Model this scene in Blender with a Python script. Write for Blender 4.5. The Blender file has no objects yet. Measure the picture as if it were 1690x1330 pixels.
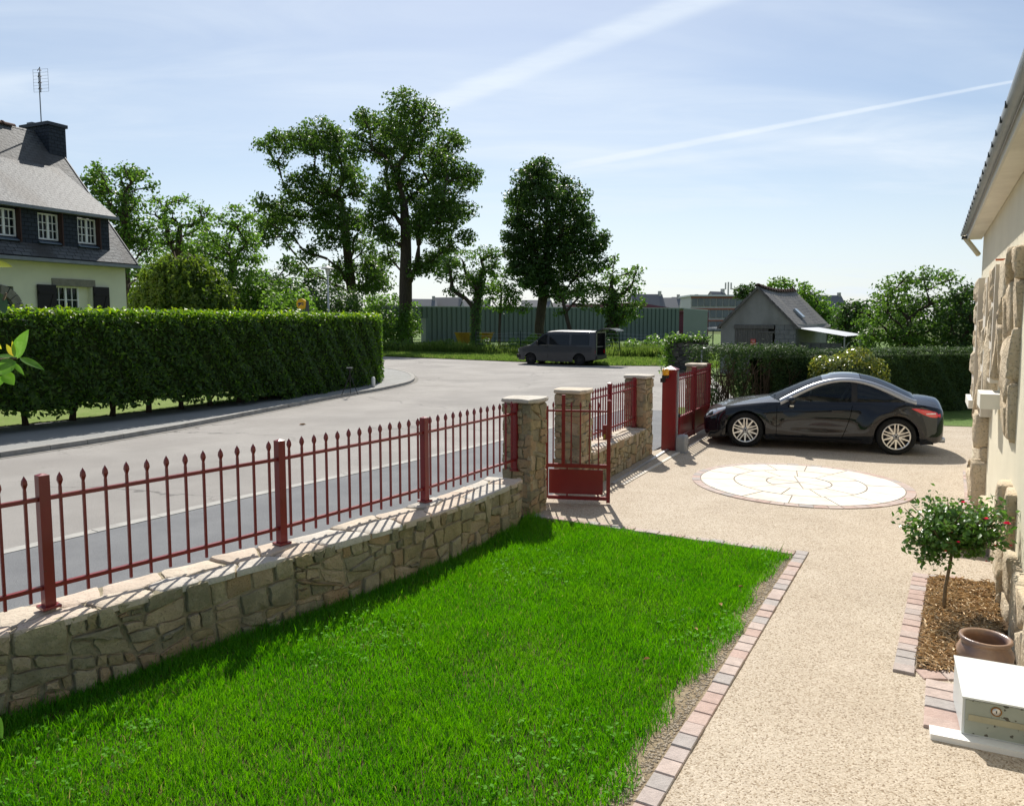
import bpy, bmesh, math, random
import numpy as np
from mathutils import Vector, Matrix
R = math.radians
scene = bpy.context.scene
COL = scene.collection
random.seed(7)

# ------------------------------------------------------------------ camera
cam_d = bpy.data.cameras.new('camera')
cam = bpy.data.objects.new('camera', cam_d); COL.objects.link(cam)
cam.location = (0, 0, 2.43); cam.rotation_euler = (R(85), 0, 0)
cam_d.sensor_width = 36; cam_d.lens = 36*1240/1690; cam_d.shift_y = -26.5/1690
cam_d.clip_start = .05; cam_d.clip_end = 20000
scene.camera = cam

# ------------------------------------------------------------------ sky, sun, exposure
SUN_AZ, SUN_EL = R(-1), R(47)          # azimuth clockwise from +Y
world = bpy.data.worlds.new('World'); scene.world = world; world.use_nodes = True
wt = world.node_tree; wn = wt.nodes; wl = wt.links; wn.clear()
def W(t, **k):
    n = wn.new(t)
    for a, b in k.items(): setattr(n, a, b)
    return n
def wmath(op, a, b=None, c=None, clamp=False):
    n = W('ShaderNodeMath', operation=op); n.use_clamp = clamp
    for i, v in enumerate((a, b, c)):
        if v is None: continue
        if isinstance(v, (int, float)): n.inputs[i].default_value = v
        else: wl.new(v, n.inputs[i])
    return n.outputs[0]
sky = W('ShaderNodeTexSky', sky_type='NISHITA', sun_disc=False, sun_elevation=SUN_EL, sun_rotation=SUN_AZ,
        altitude=50, air_density=1.0, dust_density=0.7, ozone_density=0.9)
geo = W('ShaderNodeNewGeometry')
inc = W('ShaderNodeVectorMath', operation='SCALE'); inc.inputs['Scale'].default_value = -1
wl.new(geo.outputs['Incoming'], inc.inputs[0])
DIR = inc.outputs[0]
sep = W('ShaderNodeSeparateXYZ'); wl.new(DIR, sep.inputs[0])
# thin cirrus: the view ray met with a high flat layer, stretched noise on it
zc = wmath('MAXIMUM', wmath('ADD', sep.outputs[2], .12), .02)
cx = wmath('DIVIDE', sep.outputs[0], zc); cy = wmath('DIVIDE', sep.outputs[1], zc)
comb = W('ShaderNodeCombineXYZ'); wl.new(cx, comb.inputs[0]); wl.new(cy, comb.inputs[1])
mp = W('ShaderNodeMapping'); mp.inputs['Location'].default_value = (8.8, 6.1, 0); mp.inputs['Rotation'].default_value = (0, 0, R(28)); mp.inputs['Scale'].default_value = (.55, 1.5, 1)
wl.new(comb.outputs[0], mp.inputs[0])
def wnoise(scale, detail, rough, dist=0):
    n = W('ShaderNodeTexNoise'); n.inputs['Scale'].default_value = scale; n.inputs['Detail'].default_value = detail
    n.inputs['Roughness'].default_value = rough; n.inputs['Distortion'].default_value = dist
    wl.new(mp.outputs[0], n.inputs['Vector']); return n.outputs[0]
def wrange(v, a, b, c=0., d=1.):
    n = W('ShaderNodeMapRange', interpolation_type='SMOOTHSTEP'); wl.new(v, n.inputs[0])
    for i, x in zip((1, 2, 3, 4), (a, b, c, d)): n.inputs[i].default_value = x
    return n.outputs[0]
c1 = wrange(wnoise(.55, 6, .5, .5), .30, .66)
c2 = wrange(wnoise(1.9, 8, .6, .9), .3, .85)
cirrus = wmath('MULTIPLY', wmath('MULTIPLY_ADD', c2, .6, .4), c1)
fine = wnoise(14, 5, .65, .3)
def contrail(a, b, w0, w1, amp):
    """a soft band along the great circle through two sky directions, from a to b, width w0..w1"""
    a = Vector(a).normalized(); b = Vector(b).normalized()
    n = a.cross(b).normalized(); m = (a+b).normalized(); t = n.cross(m).normalized()
    def dot(v):
        d = W('ShaderNodeVectorMath', operation='DOT_PRODUCT'); wl.new(DIR, d.inputs[0]); d.inputs[1].default_value = v
        return d.outputs['Value']
    half = abs(b.dot(t))
    along = wmath('DIVIDE', dot(t), half)                       # -1 at a, 1 at b
    dist = wmath('ABSOLUTE', wmath('ADD', dot(n), wmath('MULTIPLY', wmath('SUBTRACT', fine, .5), .35*(w0+w1)/2)))
    width = wmath('MAXIMUM', wmath('MULTIPLY_ADD', along, (w1-w0)/2, (w0+w1)/2), .0012)
    band = wmath('SUBTRACT', 1, wmath('DIVIDE', dist, width), clamp=True)
    band = wrange(band, 0, .75)
    front = wrange(dot(m), 0, .3)
    fade = wmath('MULTIPLY', wrange(along, -1.5, -.6), wrange(along, 1.2, 1.9, 1, 0))
    tex = wmath('MULTIPLY_ADD', fine, .9, .45)
    return wmath('MULTIPLY', wmath('MULTIPLY', wmath('MULTIPLY', band, tex), wmath('MULTIPLY', fade, front)), amp)
trails = wmath('MAXIMUM', contrail((-.1169, 1.0284, .2812), (.2702, 1.0418, .4338), .017, .020, .62),
               contrail((.0766, 1.0217, .2049), (.6653, 1.0316, .3173), .0068, .0022, .66))
trails = wmath('MAXIMUM', trails, contrail((-.0121, 1.02, .1848), (.62, 1.0267, .262), .006, .010, .20))
haze_f = wmath('MULTIPLY', wrange(sep.outputs[2], -.02, .30, 1, 0), .66)
cloud = wmath('MAXIMUM', wmath('MULTIPLY_ADD', cirrus, .92, .03), haze_f)
cloud = wmath('ADD', cloud, wmath('MULTIPLY', trails, .75), clamp=True)
mixc = W('ShaderNodeMix', data_type='RGBA'); wl.new(cloud, mixc.inputs[0]); wl.new(sky.outputs[0], mixc.inputs[6])
# thin ice cloud and haze scatter forwards: bright on the sun's side of the sky, dimmer opposite
sdot = W('ShaderNodeVectorMath', operation='DOT_PRODUCT'); wl.new(DIR, sdot.inputs[0])
sdot.inputs[1].default_value = (math.sin(SUN_AZ)*math.cos(SUN_EL), math.cos(SUN_AZ)*math.cos(SUN_EL), math.sin(SUN_EL))
phase = wrange(sdot.outputs['Value'], -.6, .75, .30, 1.)
cc = W('ShaderNodeVectorMath', operation='SCALE'); cc.inputs[0].default_value = (7.6, 8.45, 9.4); wl.new(phase, cc.inputs['Scale'])
wl.new(cc.outputs[0], mixc.inputs[7])
bg = W('ShaderNodeBackground'); bg.inputs['Strength'].default_value = .082
wl.new(mixc.outputs[2], bg.inputs['Color'])
wo = W('ShaderNodeOutputWorld'); wl.new(bg.outputs[0], wo.inputs['Surface'])

sun_d = bpy.data.lights.new('sun', 'SUN'); sun_d.energy = 5.0; sun_d.angle = R(.53); sun_d.color = (1, .95, .87)
sun = bpy.data.objects.new('sun', sun_d); COL.objects.link(sun)
sdir = Vector((math.sin(SUN_AZ)*math.cos(SUN_EL), math.cos(SUN_AZ)*math.cos(SUN_EL), math.sin(SUN_EL)))
sun.rotation_euler = sdir.to_track_quat('Z', 'Y').to_euler(); sun.location = (0, 30, 60)
scene.view_settings.view_transform = 'Standard'; scene.view_settings.look = 'None'
scene.view_settings.exposure = 0.42; scene.view_settings.gamma = 1
scene.render.engine = 'CYCLES'
scene.cycles.max_bounces = 6; scene.cycles.transparent_max_bounces = 12

# ------------------------------------------------------------------ materials
MATS = {}
def mat(name, col, rough=.7, spec=.4, col2=None, nscale=8., ndetail=4., bump=0., bscale=60., metal=0., coat=0.,
        transl=0., fine=None, ramp=(.35, .65), coord='Object', stretch=None, col3=None, n3=2., emit=0., alpha=1., tval=1.9):
    """procedural material: two-tone noise colour, a third large-scale tone, fine-grain speckle, bump, optional translucency"""
    if name in MATS: return MATS[name]
    m = bpy.data.materials.new(name); m.use_nodes = True; t = m.node_tree; N = t.nodes; L = t.links; N.clear()
    out = N.new('ShaderNodeOutputMaterial'); p = N.new('ShaderNodeBsdfPrincipled')
    p.inputs['Roughness'].default_value = rough; p.inputs['Specular IOR Level'].default_value = spec
    p.inputs['Metallic'].default_value = metal; p.inputs['Coat Weight'].default_value = coat; p.inputs['Coat Roughness'].default_value = .03
    p.inputs['Alpha'].default_value = alpha
    tc = N.new('ShaderNodeTexCoord'); vec = tc.outputs[coord]
    if coord == 'World':
        pass
    if stretch:
        mpn = N.new('ShaderNodeMapping'); mpn.inputs['Scale'].default_value = stretch; L.new(vec, mpn.inputs[0]); vec = mpn.outputs[0]
    def noise(s, d=4., r=.6):
        n = N.new('ShaderNodeTexNoise'); n.inputs['Scale'].default_value = s; n.inputs['Detail'].default_value = d
        n.inputs['Roughness'].default_value = r; L.new(vec, n.inputs['Vector']); return n.outputs[0]
    def mix(f, a, b):
        x = N.new('ShaderNodeMix'); x.data_type = 'RGBA'
        L.new(f, x.inputs[0])
        for i, v in ((6, a), (7, b)):
            if isinstance(v, tuple): x.inputs[i].default_value = (*v[:3], 1)
            else: L.new(v, x.inputs[i])
        return x.outputs[2]
    def rng(v, a, b):
        r_ = N.new('ShaderNodeMapRange'); L.new(v, r_.inputs[0]); r_.inputs[1].default_value = a; r_.inputs[2].default_value = b; return r_.outputs[0]
    c = tuple(col)
    if col2: c = mix(rng(noise(nscale, ndetail), *ramp), c, tuple(col2))
    if col3: c = mix(rng(noise(n3, 5), .45, .75), c, tuple(col3))
    if fine:    # (scale, colour, threshold a, b)
        c = mix(rng(noise(fine[0], 2, .5), fine[2], fine[3]), c, tuple(fine[1]))
    if isinstance(c, tuple): p.inputs['Base Color'].default_value = (*c[:3], 1)
    else: L.new(c, p.inputs['Base Color'])
    if bump:
        b = N.new('ShaderNodeBump'); b.inputs['Strength'].default_value = min(1, bump); b.inputs['Distance'].default_value = .02 if bump <= 1 else .02*bump
        L.new(noise(bscale, 5, .65), b.inputs['Height']); L.new(b.outputs[0], p.inputs['Normal'])
    sh = p.outputs[0]
    if transl:
        tr = N.new('ShaderNodeBsdfTranslucent'); ms = N.new('ShaderNodeMixShader'); ms.inputs[0].default_value = transl
        hs = N.new('ShaderNodeHueSaturation'); hs.inputs['Value'].default_value = tval; hs.inputs['Saturation'].default_value = 1.05; hs.inputs['Hue'].default_value = .49
        if isinstance(c, tuple): hs.inputs['Color'].default_value = (*c[:3], 1)
        else: L.new(c, hs.inputs['Color'])
        L.new(hs.outputs[0], tr.inputs['Color']); L.new(sh, ms.inputs[1]); L.new(tr.outputs[0], ms.inputs[2]); sh = ms.outputs[0]
    if emit:
        p.inputs['Emission Strength'].default_value = emit
    L.new(sh, out.inputs['Surface']); MATS[name] = m
    return m
def slate_mat(name, c1, c2, sx, sy, stain):
    """small overlapping slates: brick pattern for relief and tone, lichen stains"""
    m = mat(name, c1, .66, .20); t = m.node_tree; N = t.nodes; L = t.links
    p = [n for n in N if n.type == 'BSDF_PRINCIPLED'][0]
    uv = N.new('ShaderNodeUVMap'); br = N.new('ShaderNodeTexBrick'); L.new(uv.outputs[0], br.inputs['Vector'])
    br.inputs['Color1'].default_value = (*c1, 1); br.inputs['Color2'].default_value = (*c2, 1); br.inputs['Mortar'].default_value = (*[x*.35 for x in c1], 1)
    br.inputs['Scale'].default_value = 1; br.inputs['Brick Width'].default_value = sx; br.inputs['Row Height'].default_value = sy
    br.inputs['Mortar Size'].default_value = .012; br.inputs['Bias'].default_value = -.1
    n = N.new('ShaderNodeTexNoise'); n.inputs['Scale'].default_value = .9; n.inputs['Detail'].default_value = 6; n.inputs['Distortion'].default_value = .4
    mp_ = N.new('ShaderNodeMapping'); mp_.inputs['Scale'].default_value = (1, .35, 1); L.new(uv.outputs[0], mp_.inputs[0]); L.new(mp_.outputs[0], n.inputs['Vector'])
    r = N.new('ShaderNodeMapRange'); L.new(n.outputs[0], r.inputs[0]); r.inputs[1].default_value = .48; r.inputs[2].default_value = .68
    x = N.new('ShaderNodeMix'); x.data_type = 'RGBA'; L.new(r.outputs[0], x.inputs[0]); L.new(br.outputs[0], x.inputs[6]); x.inputs[7].default_value = (*stain, 1)
    L.new(x.outputs[2], p.inputs['Base Color'])
    b = N.new('ShaderNodeBump'); b.inputs['Strength'].default_value = .6; b.inputs['Distance'].default_value = .012; b.invert = True
    L.new(br.outputs[1], b.inputs['Height'])
    n2 = N.new('ShaderNodeTexNoise'); n2.inputs['Scale'].default_value = 9; n2.inputs['Detail'].default_value = 4; L.new(uv.outputs[0], n2.inputs['Vector'])
    b2 = N.new('ShaderNodeBump'); b2.inputs['Strength'].default_value = .35; b2.inputs['Distance'].default_value = .05
    L.new(n2.outputs[0], b2.inputs['Height']); L.new(b.outputs[0], b2.inputs['Normal']); L.new(b2.outputs[0], p.inputs['Normal'])
    return m
def glass_mat(name, tint, clear):
    m = bpy.data.materials.new(name); m.use_nodes = True; t = m.node_tree; N = t.nodes; L = t.links; N.clear()
    out = N.new('ShaderNodeOutputMaterial'); g = N.new('ShaderNodeBsdfPrincipled'); g.inputs['Base Color'].default_value = (.008, .011, .013, 1)
    g.inputs['Roughness'].default_value = .03; g.inputs['Specular IOR Level'].default_value = .6
    tr = N.new('ShaderNodeBsdfTransparent'); tr.inputs[0].default_value = (*tint, 1)
    ms = N.new('ShaderNodeMixShader'); ms.inputs[0].default_value = clear
    L.new(g.outputs[0], ms.inputs[1]); L.new(tr.outputs[0], ms.inputs[2]); L.new(ms.outputs[0], out.inputs[0]); MATS[name] = m
    return m

# ------------------------------------------------------------------ object helpers
def tag(o, label, cat, group=None):
    o['label'] = label; o['category'] = cat
    if group: o['group'] = group
    return o
def setting(o, kind='structure'):
    o['kind'] = kind; return o
def thing(name, label, cat, loc=(0, 0, 0), rz=0., group=None):
    o = bpy.data.objects.new(name, None); COL.objects.link(o)
    o.location = loc; o.rotation_euler = (0, 0, rz); o.empty_display_size = .2
    return tag(o, label, cat, group)
def world_of(o):
    M = Matrix.Translation(o.location) @ o.rotation_euler.to_matrix().to_4x4()
    return (world_of(o.parent) @ o.matrix_parent_inverse @ M) if o.parent else M
def link(name, me, m, parent=None, world=False, smooth=False):
    o = bpy.data.objects.new(name, me); COL.objects.link(o)
    if m is not None and not me.materials: me.materials.append(m)
    if parent:
        o.parent = parent
        if world: o.matrix_parent_inverse = world_of(parent).inverted()
    if smooth: me.shade_smooth()
    if smooth == 'angle': me.set_sharp_from_angle(angle=R(38))
    return o
def copy_tree(o, parent=None):
    c = o.copy(); COL.objects.link(c)
    if parent: c.parent = parent
    for ch in list(o.children): copy_tree(ch, c)
    return c
class MB:
    """collects polygons of ONE piece"""
    def __init__(s): s.v = []; s.f = []; s.uv = None
    def add(s, vs, fs):
        k = len(s.v); s.v += [tuple(v) for v in vs]; s.f += [tuple(i+k for i in f) for f in fs]; return s
    def box(s, x0, x1, y0, y1, z0, z1):
        return s.add([(x0,y0,z0),(x1,y0,z0),(x1,y1,z0),(x0,y1,z0),(x0,y0,z1),(x1,y0,z1),(x1,y1,z1),(x0,y1,z1)],
                     [(0,3,2,1),(4,5,6,7),(0,1,5,4),(1,2,6,5),(2,3,7,6),(3,0,4,7)])
    def obox(s, O, u, v, n, a0, a1, b0, b1, c0, c1):
        O, u, v, n = map(Vector, (O, u, v, n))
        pts = [O+u*a+v*b+n*c for c in (c0, c1) for (a, b) in ((a0,b0),(a1,b0),(a1,b1),(a0,b1))]
        return s.add(pts, [(0,3,2,1),(4,5,6,7),(0,1,5,4),(1,2,6,5),(2,3,7,6),(3,0,4,7)])
    def prism(s, poly, z0, z1):
        n = len(poly); return s.add([(x,y,z0) for x,y in poly]+[(x,y,z1) for x,y in poly],
            [tuple(range(n-1,-1,-1)), tuple(range(n,2*n))]+[(i,(i+1)%n,n+(i+1)%n,n+i) for i in range(n)])
    def tube(s, pts, rad, k=6, cap=True):
        pts = [Vector(p) for p in pts]; n = len(pts); rad = rad if hasattr(rad, '__len__') else [rad]*n
        b = len(s.v); ref = Vector((.31, .17, .93))
        for i, p in enumerate(pts):
            d = (pts[min(i+1, n-1)]-pts[max(i-1, 0)])
            d = d.normalized() if d.length > 1e-9 else Vector((0,0,1))
            a = d.cross(ref if abs(d.dot(ref)) < .95 else Vector((1,0,0))).normalized(); c = d.cross(a)
            for j in range(k):
                t = 2*math.pi*j/k; s.v.append(tuple(p+(a*math.cos(t)+c*math.sin(t))*rad[i]))
        for i in range(n-1):
            for j in range(k): s.f.append((b+i*k+j, b+i*k+(j+1)%k, b+(i+1)*k+(j+1)%k, b+(i+1)*k+j))
        if cap: s.f.append(tuple(b+j for j in range(k))[::-1]); s.f.append(tuple(b+(n-1)*k+j for j in range(k)))
        return s
    def lathe(s, prof, k=24, O=(0,0,0), axis='z'):
        b = len(s.v); O = Vector(O)
        for r, h in prof:
            for j in range(k):
                t = 2*math.pi*j/k; c, d = r*math.cos(t), r*math.sin(t)
                s.v.append(tuple(O+Vector((c, d, h) if axis == 'z' else (c, h, d))))
        for i in range(len(prof)-1):
            for j in range(k): s.f.append((b+i*k+j, b+i*k+(j+1)%k, b+(i+1)*k+(j+1)%k, b+(i+1)*k+j))
        return s
    def mesh(s, name):
        me = bpy.data.meshes.new(name); me.from_pydata(s.v, [], s.f); me.validate()
        bm = bmesh.new(); bm.from_mesh(me); bmesh.ops.recalc_face_normals(bm, faces=bm.faces); bm.to_mesh(me); bm.free()
        return me
    def build(s, name, m, parent=None, world=False, smooth=False):
        return link(name, s.mesh(name), m, parent, world, smooth)
def np_mesh(name, V, F):
    """V (n,3), F (m,k) fast mesh"""
    me = bpy.data.meshes.new(name); V = np.ascontiguousarray(V, np.float32); F = np.ascontiguousarray(F, np.int32); m, k = F.shape
    me.vertices.add(len(V)); me.vertices.foreach_set('co', V.ravel()); me.loops.add(m*k); me.loops.foreach_set('vertex_index', F.ravel())
    me.polygons.add(m); me.polygons.foreach_set('loop_start', np.arange(0, m*k, k, dtype=np.int32)); me.polygons.foreach_set('loop_total', np.full(m, k, np.int32))
    me.update(calc_edges=True); return me
def unit(v): return v/np.maximum(np.linalg.norm(v, axis=-1, keepdims=True), 1e-9)
def leaf_mesh(name, C, D, size, aspect=.55, rng=None, fold=.25):
    """pointed leaves: centre C, facing D, each 4 corners of a folded kite"""
    rng = rng or np.random.default_rng(1); n = len(C)
    D = unit(D); ax = unit(np.cross(D, unit(rng.normal(size=(n,3))))); b = np.cross(D, ax)
    s = np.broadcast_to(np.asarray(size), (n,))[:, None]
    h = s*aspect*.5
    P = np.stack([C-ax*s*.5, C+b*h-ax*s*.04+D*h*fold, C+ax*s*.5, C-b*h-ax*s*.04+D*h*fold], 1).reshape(-1, 3)
    i = np.arange(n)[:, None]*4
    F = np.concatenate([i+np.array([[0,1,2]]), i+np.array([[0,2,3]])], 1).reshape(-1, 3)
    return np_mesh(name, P, F)
def sheet(name, poly, z, m, parent=None, kind='structure', res=None):
    me = MB().add([(x, y, z) for x, y in poly], [tuple(range(len(poly)))]).mesh(name)
    o = link(name, me, m, parent)
    if kind: setting(o, kind)
    return o
def in_poly(P, poly):
    x, y = P[:, 0], P[:, 1]; ins = np.zeros(len(P), bool); n = len(poly)
    for i in range(n):
        x0, y0 = poly[i]; x1, y1 = poly[(i+1) % n]
        c = ((y0 > y) != (y1 > y)) & (x < (x1-x0)*(y-y0)/(y1-y0+1e-12)+x0); ins ^= c
    return ins

# ================================================================== SETTING: ground, road, pavements, drive
M_earth = mat('earth_green', (.05, .075, .02), .95, .1, (.09, .11, .035), 1.2, bump=.6, bscale=8)
M_road = mat('road_asphalt', (.275,.258,.24), .9, .25, (.34,.322,.30), .45, 6, bump=.6, bscale=90, fine=(130, (.15,.14,.13), .53, .68), col3=(.225,.213,.20), n3=.3)
def cracks(m, scale, col):
    t = m.node_tree; N = t.nodes; L = t.links; p = [n for n in N if n.type == 'BSDF_PRINCIPLED'][0]; src = p.inputs['Base Color'].links[0].from_socket
    tc = N.new('ShaderNodeTexCoord'); nz = N.new('ShaderNodeTexNoise'); nz.inputs['Scale'].default_value = 1.3; nz.inputs['Detail'].default_value = 6; L.new(tc.outputs['Object'], nz.inputs['Vector'])
    ad = N.new('ShaderNodeVectorMath'); ad.operation = 'MULTIPLY_ADD'; L.new(nz.outputs['Color'], ad.inputs[0]); ad.inputs[1].default_value = (1.6,1.6,0); L.new(tc.outputs['Object'], ad.inputs[2])
    vo = N.new('ShaderNodeTexVoronoi'); vo.feature = 'DISTANCE_TO_EDGE'; vo.inputs['Scale'].default_value = scale; L.new(ad.outputs[0], vo.inputs['Vector'])
    r1 = N.new('ShaderNodeMapRange'); L.new(vo.outputs['Distance'], r1.inputs[0]); r1.inputs[1].default_value = .002; r1.inputs[2].default_value = .009; r1.inputs[3].default_value = .75; r1.inputs[4].default_value = 0
    n2 = N.new('ShaderNodeTexNoise'); n2.inputs['Scale'].default_value = .22; L.new(tc.outputs['Object'], n2.inputs['Vector'])
    r2 = N.new('ShaderNodeMapRange'); L.new(n2.outputs[0], r2.inputs[0]); r2.inputs[1].default_value = .48; r2.inputs[2].default_value = .62
    mu = N.new('ShaderNodeMath'); mu.operation = 'MULTIPLY'; L.new(r1.outputs[0], mu.inputs[0]); L.new(r2.outputs[0], mu.inputs[1])
    mx = N.new('ShaderNodeMix'); mx.data_type = 'RGBA'; L.new(mu.outputs[0], mx.inputs[0]); L.new(src, mx.inputs[6]); mx.inputs[7].default_value = (*col, 1); L.new(mx.outputs[2], p.inputs['Base Color'])
cracks(M_road, .22, (.10,.095,.09))
M_walk = mat('pavement_asphalt', (.15, .155, .162), .9, .25, (.185, .19, .195), 1.5, 5, bump=.5, bscale=120, fine=(160, (.10, .10, .105), .55, .68))
M_kerb = mat('kerb_concrete', (.34, .33, .31), .9, .25, (.25, .24, .22), 6, bump=.4, bscale=60)
M_strip = mat('flush_concrete', (.40, .39, .36), .9, .25, (.30, .29, .27), 3, bump=.3, bscale=70)
M_soil = mat('lawn_soil', (.055, .06, .02), .95, .1, (.10, .075, .04), 14, bump=.7, bscale=50)
M_verge = mat('verge_turf', (.085, .15, .03), .9, .15, (.13, .19, .05), 1.3, 6, bump=1, bscale=14, fine=(40, (.06, .10, .02), .5, .62))
M_drive = mat('resin_gravel', (.40,.345,.275), .85, .25, (.445,.39,.32), 1.8, 5, bump=.3, bscale=40, col3=(.375,.32,.255), n3=.7)
def grains(m, scale):
    """bound aggregate: every Voronoi cell is one grain with its own tone and dome"""
    t = m.node_tree; N = t.nodes; L = t.links; p = [n for n in N if n.type == 'BSDF_PRINCIPLED'][0]; src = p.inputs['Base Color'].links[0].from_socket
    tc = N.new('ShaderNodeTexCoord'); vo = N.new('ShaderNodeTexVoronoi'); vo.inputs['Scale'].default_value = scale; L.new(tc.outputs['Object'], vo.inputs['Vector'])
    sp = N.new('ShaderNodeSeparateColor'); L.new(vo.outputs['Color'], sp.inputs[0])
    cr = N.new('ShaderNodeValToRGB'); L.new(sp.outputs[0], cr.inputs[0]); e = cr.color_ramp.elements; e[0].position = 0; e[0].color = (.45,.39,.33,1); e[1].position = 1; e[1].color = (1.28,1.28,1.28,1)
    for q, c in ((.12,(.68,.61,.52,1)),(.26,(.92,.89,.84,1)),(.6,(1.03,1.01,.98,1)),(.85,(1.14,1.12,1.08,1))): x = e.new(q); x.color = c
    mx = N.new('ShaderNodeMix'); mx.data_type = 'RGBA'; mx.blend_type = 'MULTIPLY'; mx.inputs[0].default_value = 1; L.new(src, mx.inputs[6]); L.new(cr.outputs[0], mx.inputs[7]); L.new(mx.outputs[2], p.inputs['Base Color'])
    b = N.new('ShaderNodeBump'); b.invert = True; b.inputs['Strength'].default_value = .5; b.inputs['Distance'].default_value = .006; L.new(vo.outputs['Distance'], b.inputs['Height'])
    L.new(p.inputs['Normal'].links[0].from_socket, b.inputs['Normal']); L.new(b.outputs[0], p.inputs['Normal'])
grains(M_drive, 112)
setting(link('ground', MB().add([(-9000,-300,-.09),(9000,-300,-.09),(9000,9000,-.09),(-9000,9000,-.09)], [(0,1,2,3)]).mesh('ground'), M_earth))
sheet('road', [(-16,-6),(3.9,14.4),(6.2,19),(9,34),(9,41),(5.18,41.4),(.55,45.1),(-8.6,52.1),(-30,66),(-60,70),(-60,-6)], -.03, M_road)

def lerp_poly(pts, step):
    """resample a polyline smoothly (Catmull-Rom)"""
    P = [Vector((*p, 0)) for p in pts]; P = [2*P[0]-P[1]]+P+[2*P[-1]-P[-2]]; out = []
    for i in range(1, len(P)-2):
        n = max(1, int((P[i+1]-P[i]).length/step+.5))
        for k in range(n):
            t = k/n; a, b, c, d = P[i-1:i+3]
            q = .5*((2*b)+(c-a)*t+(2*a-5*b+4*c-d)*t*t+(3*b-a-3*c+d)*t**3); out.append((q.x, q.y))
    out.append((P[-2].x, P[-2].y)); return out
def offset(pts, d):
    out = []
    for i, p in enumerate(pts):
        a = pts[max(i-1, 0)]; b = pts[min(i+1, len(pts)-1)]; t = Vector((b[0]-a[0], b[1]-a[1])).normalized()
        out.append((p[0]+t.y*d, p[1]-t.x*d))
    return out
# far pavement with its kerb stones, running round the corner under the laurel hedge
KERB = lerp_poly([(-14.2,5.2),(-11.6,9.2),(-9.25,13.42),(-7.75,16.7),(-5.62,23.9),(-4.5,27.2),(-4.02,30.6),(-4.9,35.1),(-7.2,39.0),(-13,43.5),(-30,52)], .95)
inner = offset(KERB, -.15)
far_walk = sheet('pavement', inner+[(-40,52),(-40,5)], .062, mat('old_pavement_asphalt', (.27,.27,.26), .9, .25, (.31,.31,.30), 1.2, 5, bump=.5, bscale=120, fine=(150,(.15,.15,.145),.55,.68)))
for i in range(len(KERB)-1):
    a0, a1 = Vector(KERB[i]), Vector(KERB[i+1]); b0, b1 = Vector(inner[i]), Vector(inner[i+1]); g = (a1-a0).normalized()*.006
    poly = [(a0+g)[:], (a1-g)[:], (b1-g)[:], (b0+g)[:]]
    MB().prism(poly, -.09, .070+.004*random.random()).build('kerb_stone', M_kerb, far_walk)
ga = offset(KERB, .16)
gut = MB()
for i in range(len(KERB)-1): gut.add([(*KERB[i],-.024),(*ga[i],-.024),(*ga[i+1],-.024),(*KERB[i+1],-.024)], [(0,1,2,3)])
setting(gut.build('gutter', mat('gutter_concrete', (.23,.215,.195), .9, .2, (.17,.16,.14), 4, bump=.4, bscale=60)))
# garden of the neighbouring house behind the hedge
HEDGE = lerp_poly([(-16.2,9.4),(-13.6,13.0),(-11.3,16.47),(-9.6,19.0),(-7.87,21.8),(-6.3,25.2),(-5.35,28.3),(-5.7,31.2),(-7.4,34.6),(-11,38.5)], .5)
sheet('garden_lawn', offset(HEDGE, -.25)+[(-40,46),(-40,9)], .085, mat('garden_turf', (.12,.19,.03), .9, .15, (.17,.23,.06), 2, bump=1, bscale=20, fine=(30,(.22,.19,.10),.56,.7)))
# near pavement: dark strip between the wall and a flush concrete line
NEAR = lerp_poly([(-10.6,-.4),(-8.1,3.6),(-5.35,7.67),(-3.76,10.08),(-.6,14.55),(1.9,18.6),(3.2,20.8)], 1.0)
near_walk = sheet('pavement', NEAR+[(5.0,20.0),(4.2,17.0),(.9,10.6),(.1,9.2),(-3,4.2),(-6,-.5)], -.004, M_walk)
nb = offset(NEAR, -.16)
for i in range(len(NEAR)-1):
    a0, a1, b0, b1 = map(Vector, (NEAR[i], NEAR[i+1], nb[i], nb[i+1])); g = (a1-a0).normalized()*.005
    MB().prism([(a0+g)[:], (b0+g)[:], (b1-g)[:], (a1-g)[:]], -.09, .003+.003*random.random()).build('edging_stone', M_strip, near_walk)

# the drive of pale bound gravel
LE0, LE1, LE2 = (-.372,1.64), (3.115,7.70), (.30,9.27)          # lawn edging: near end, corner, gate end
DRIVE = [(LE0[0],LE0[1]),LE1,LE2,(.12,9.6),(.8,10.75),(2.25,13.5),(3.0,14.3),(4.5,17.3),(9.5,17.4),(12.5,16.6),(9.8,13.5),(7.8,12.2),(2.0,1.6)]
sheet('driveway', DRIVE, .010, M_drive)
sheet('strip_lawn', [(4.4,17.25),(9.5,17.45),(12.5,16.65),(16,19),(16,23),(4.4,21)], .014, M_verge)
sheet('verge', [(9.3,34),(9.3,41),(5.25,41.6),(.6,45.3),(-8.6,52.3),(-30,66.3),(-60,70.3),(-60,140),(60,140),(60,34)], .0, M_verge)

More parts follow.
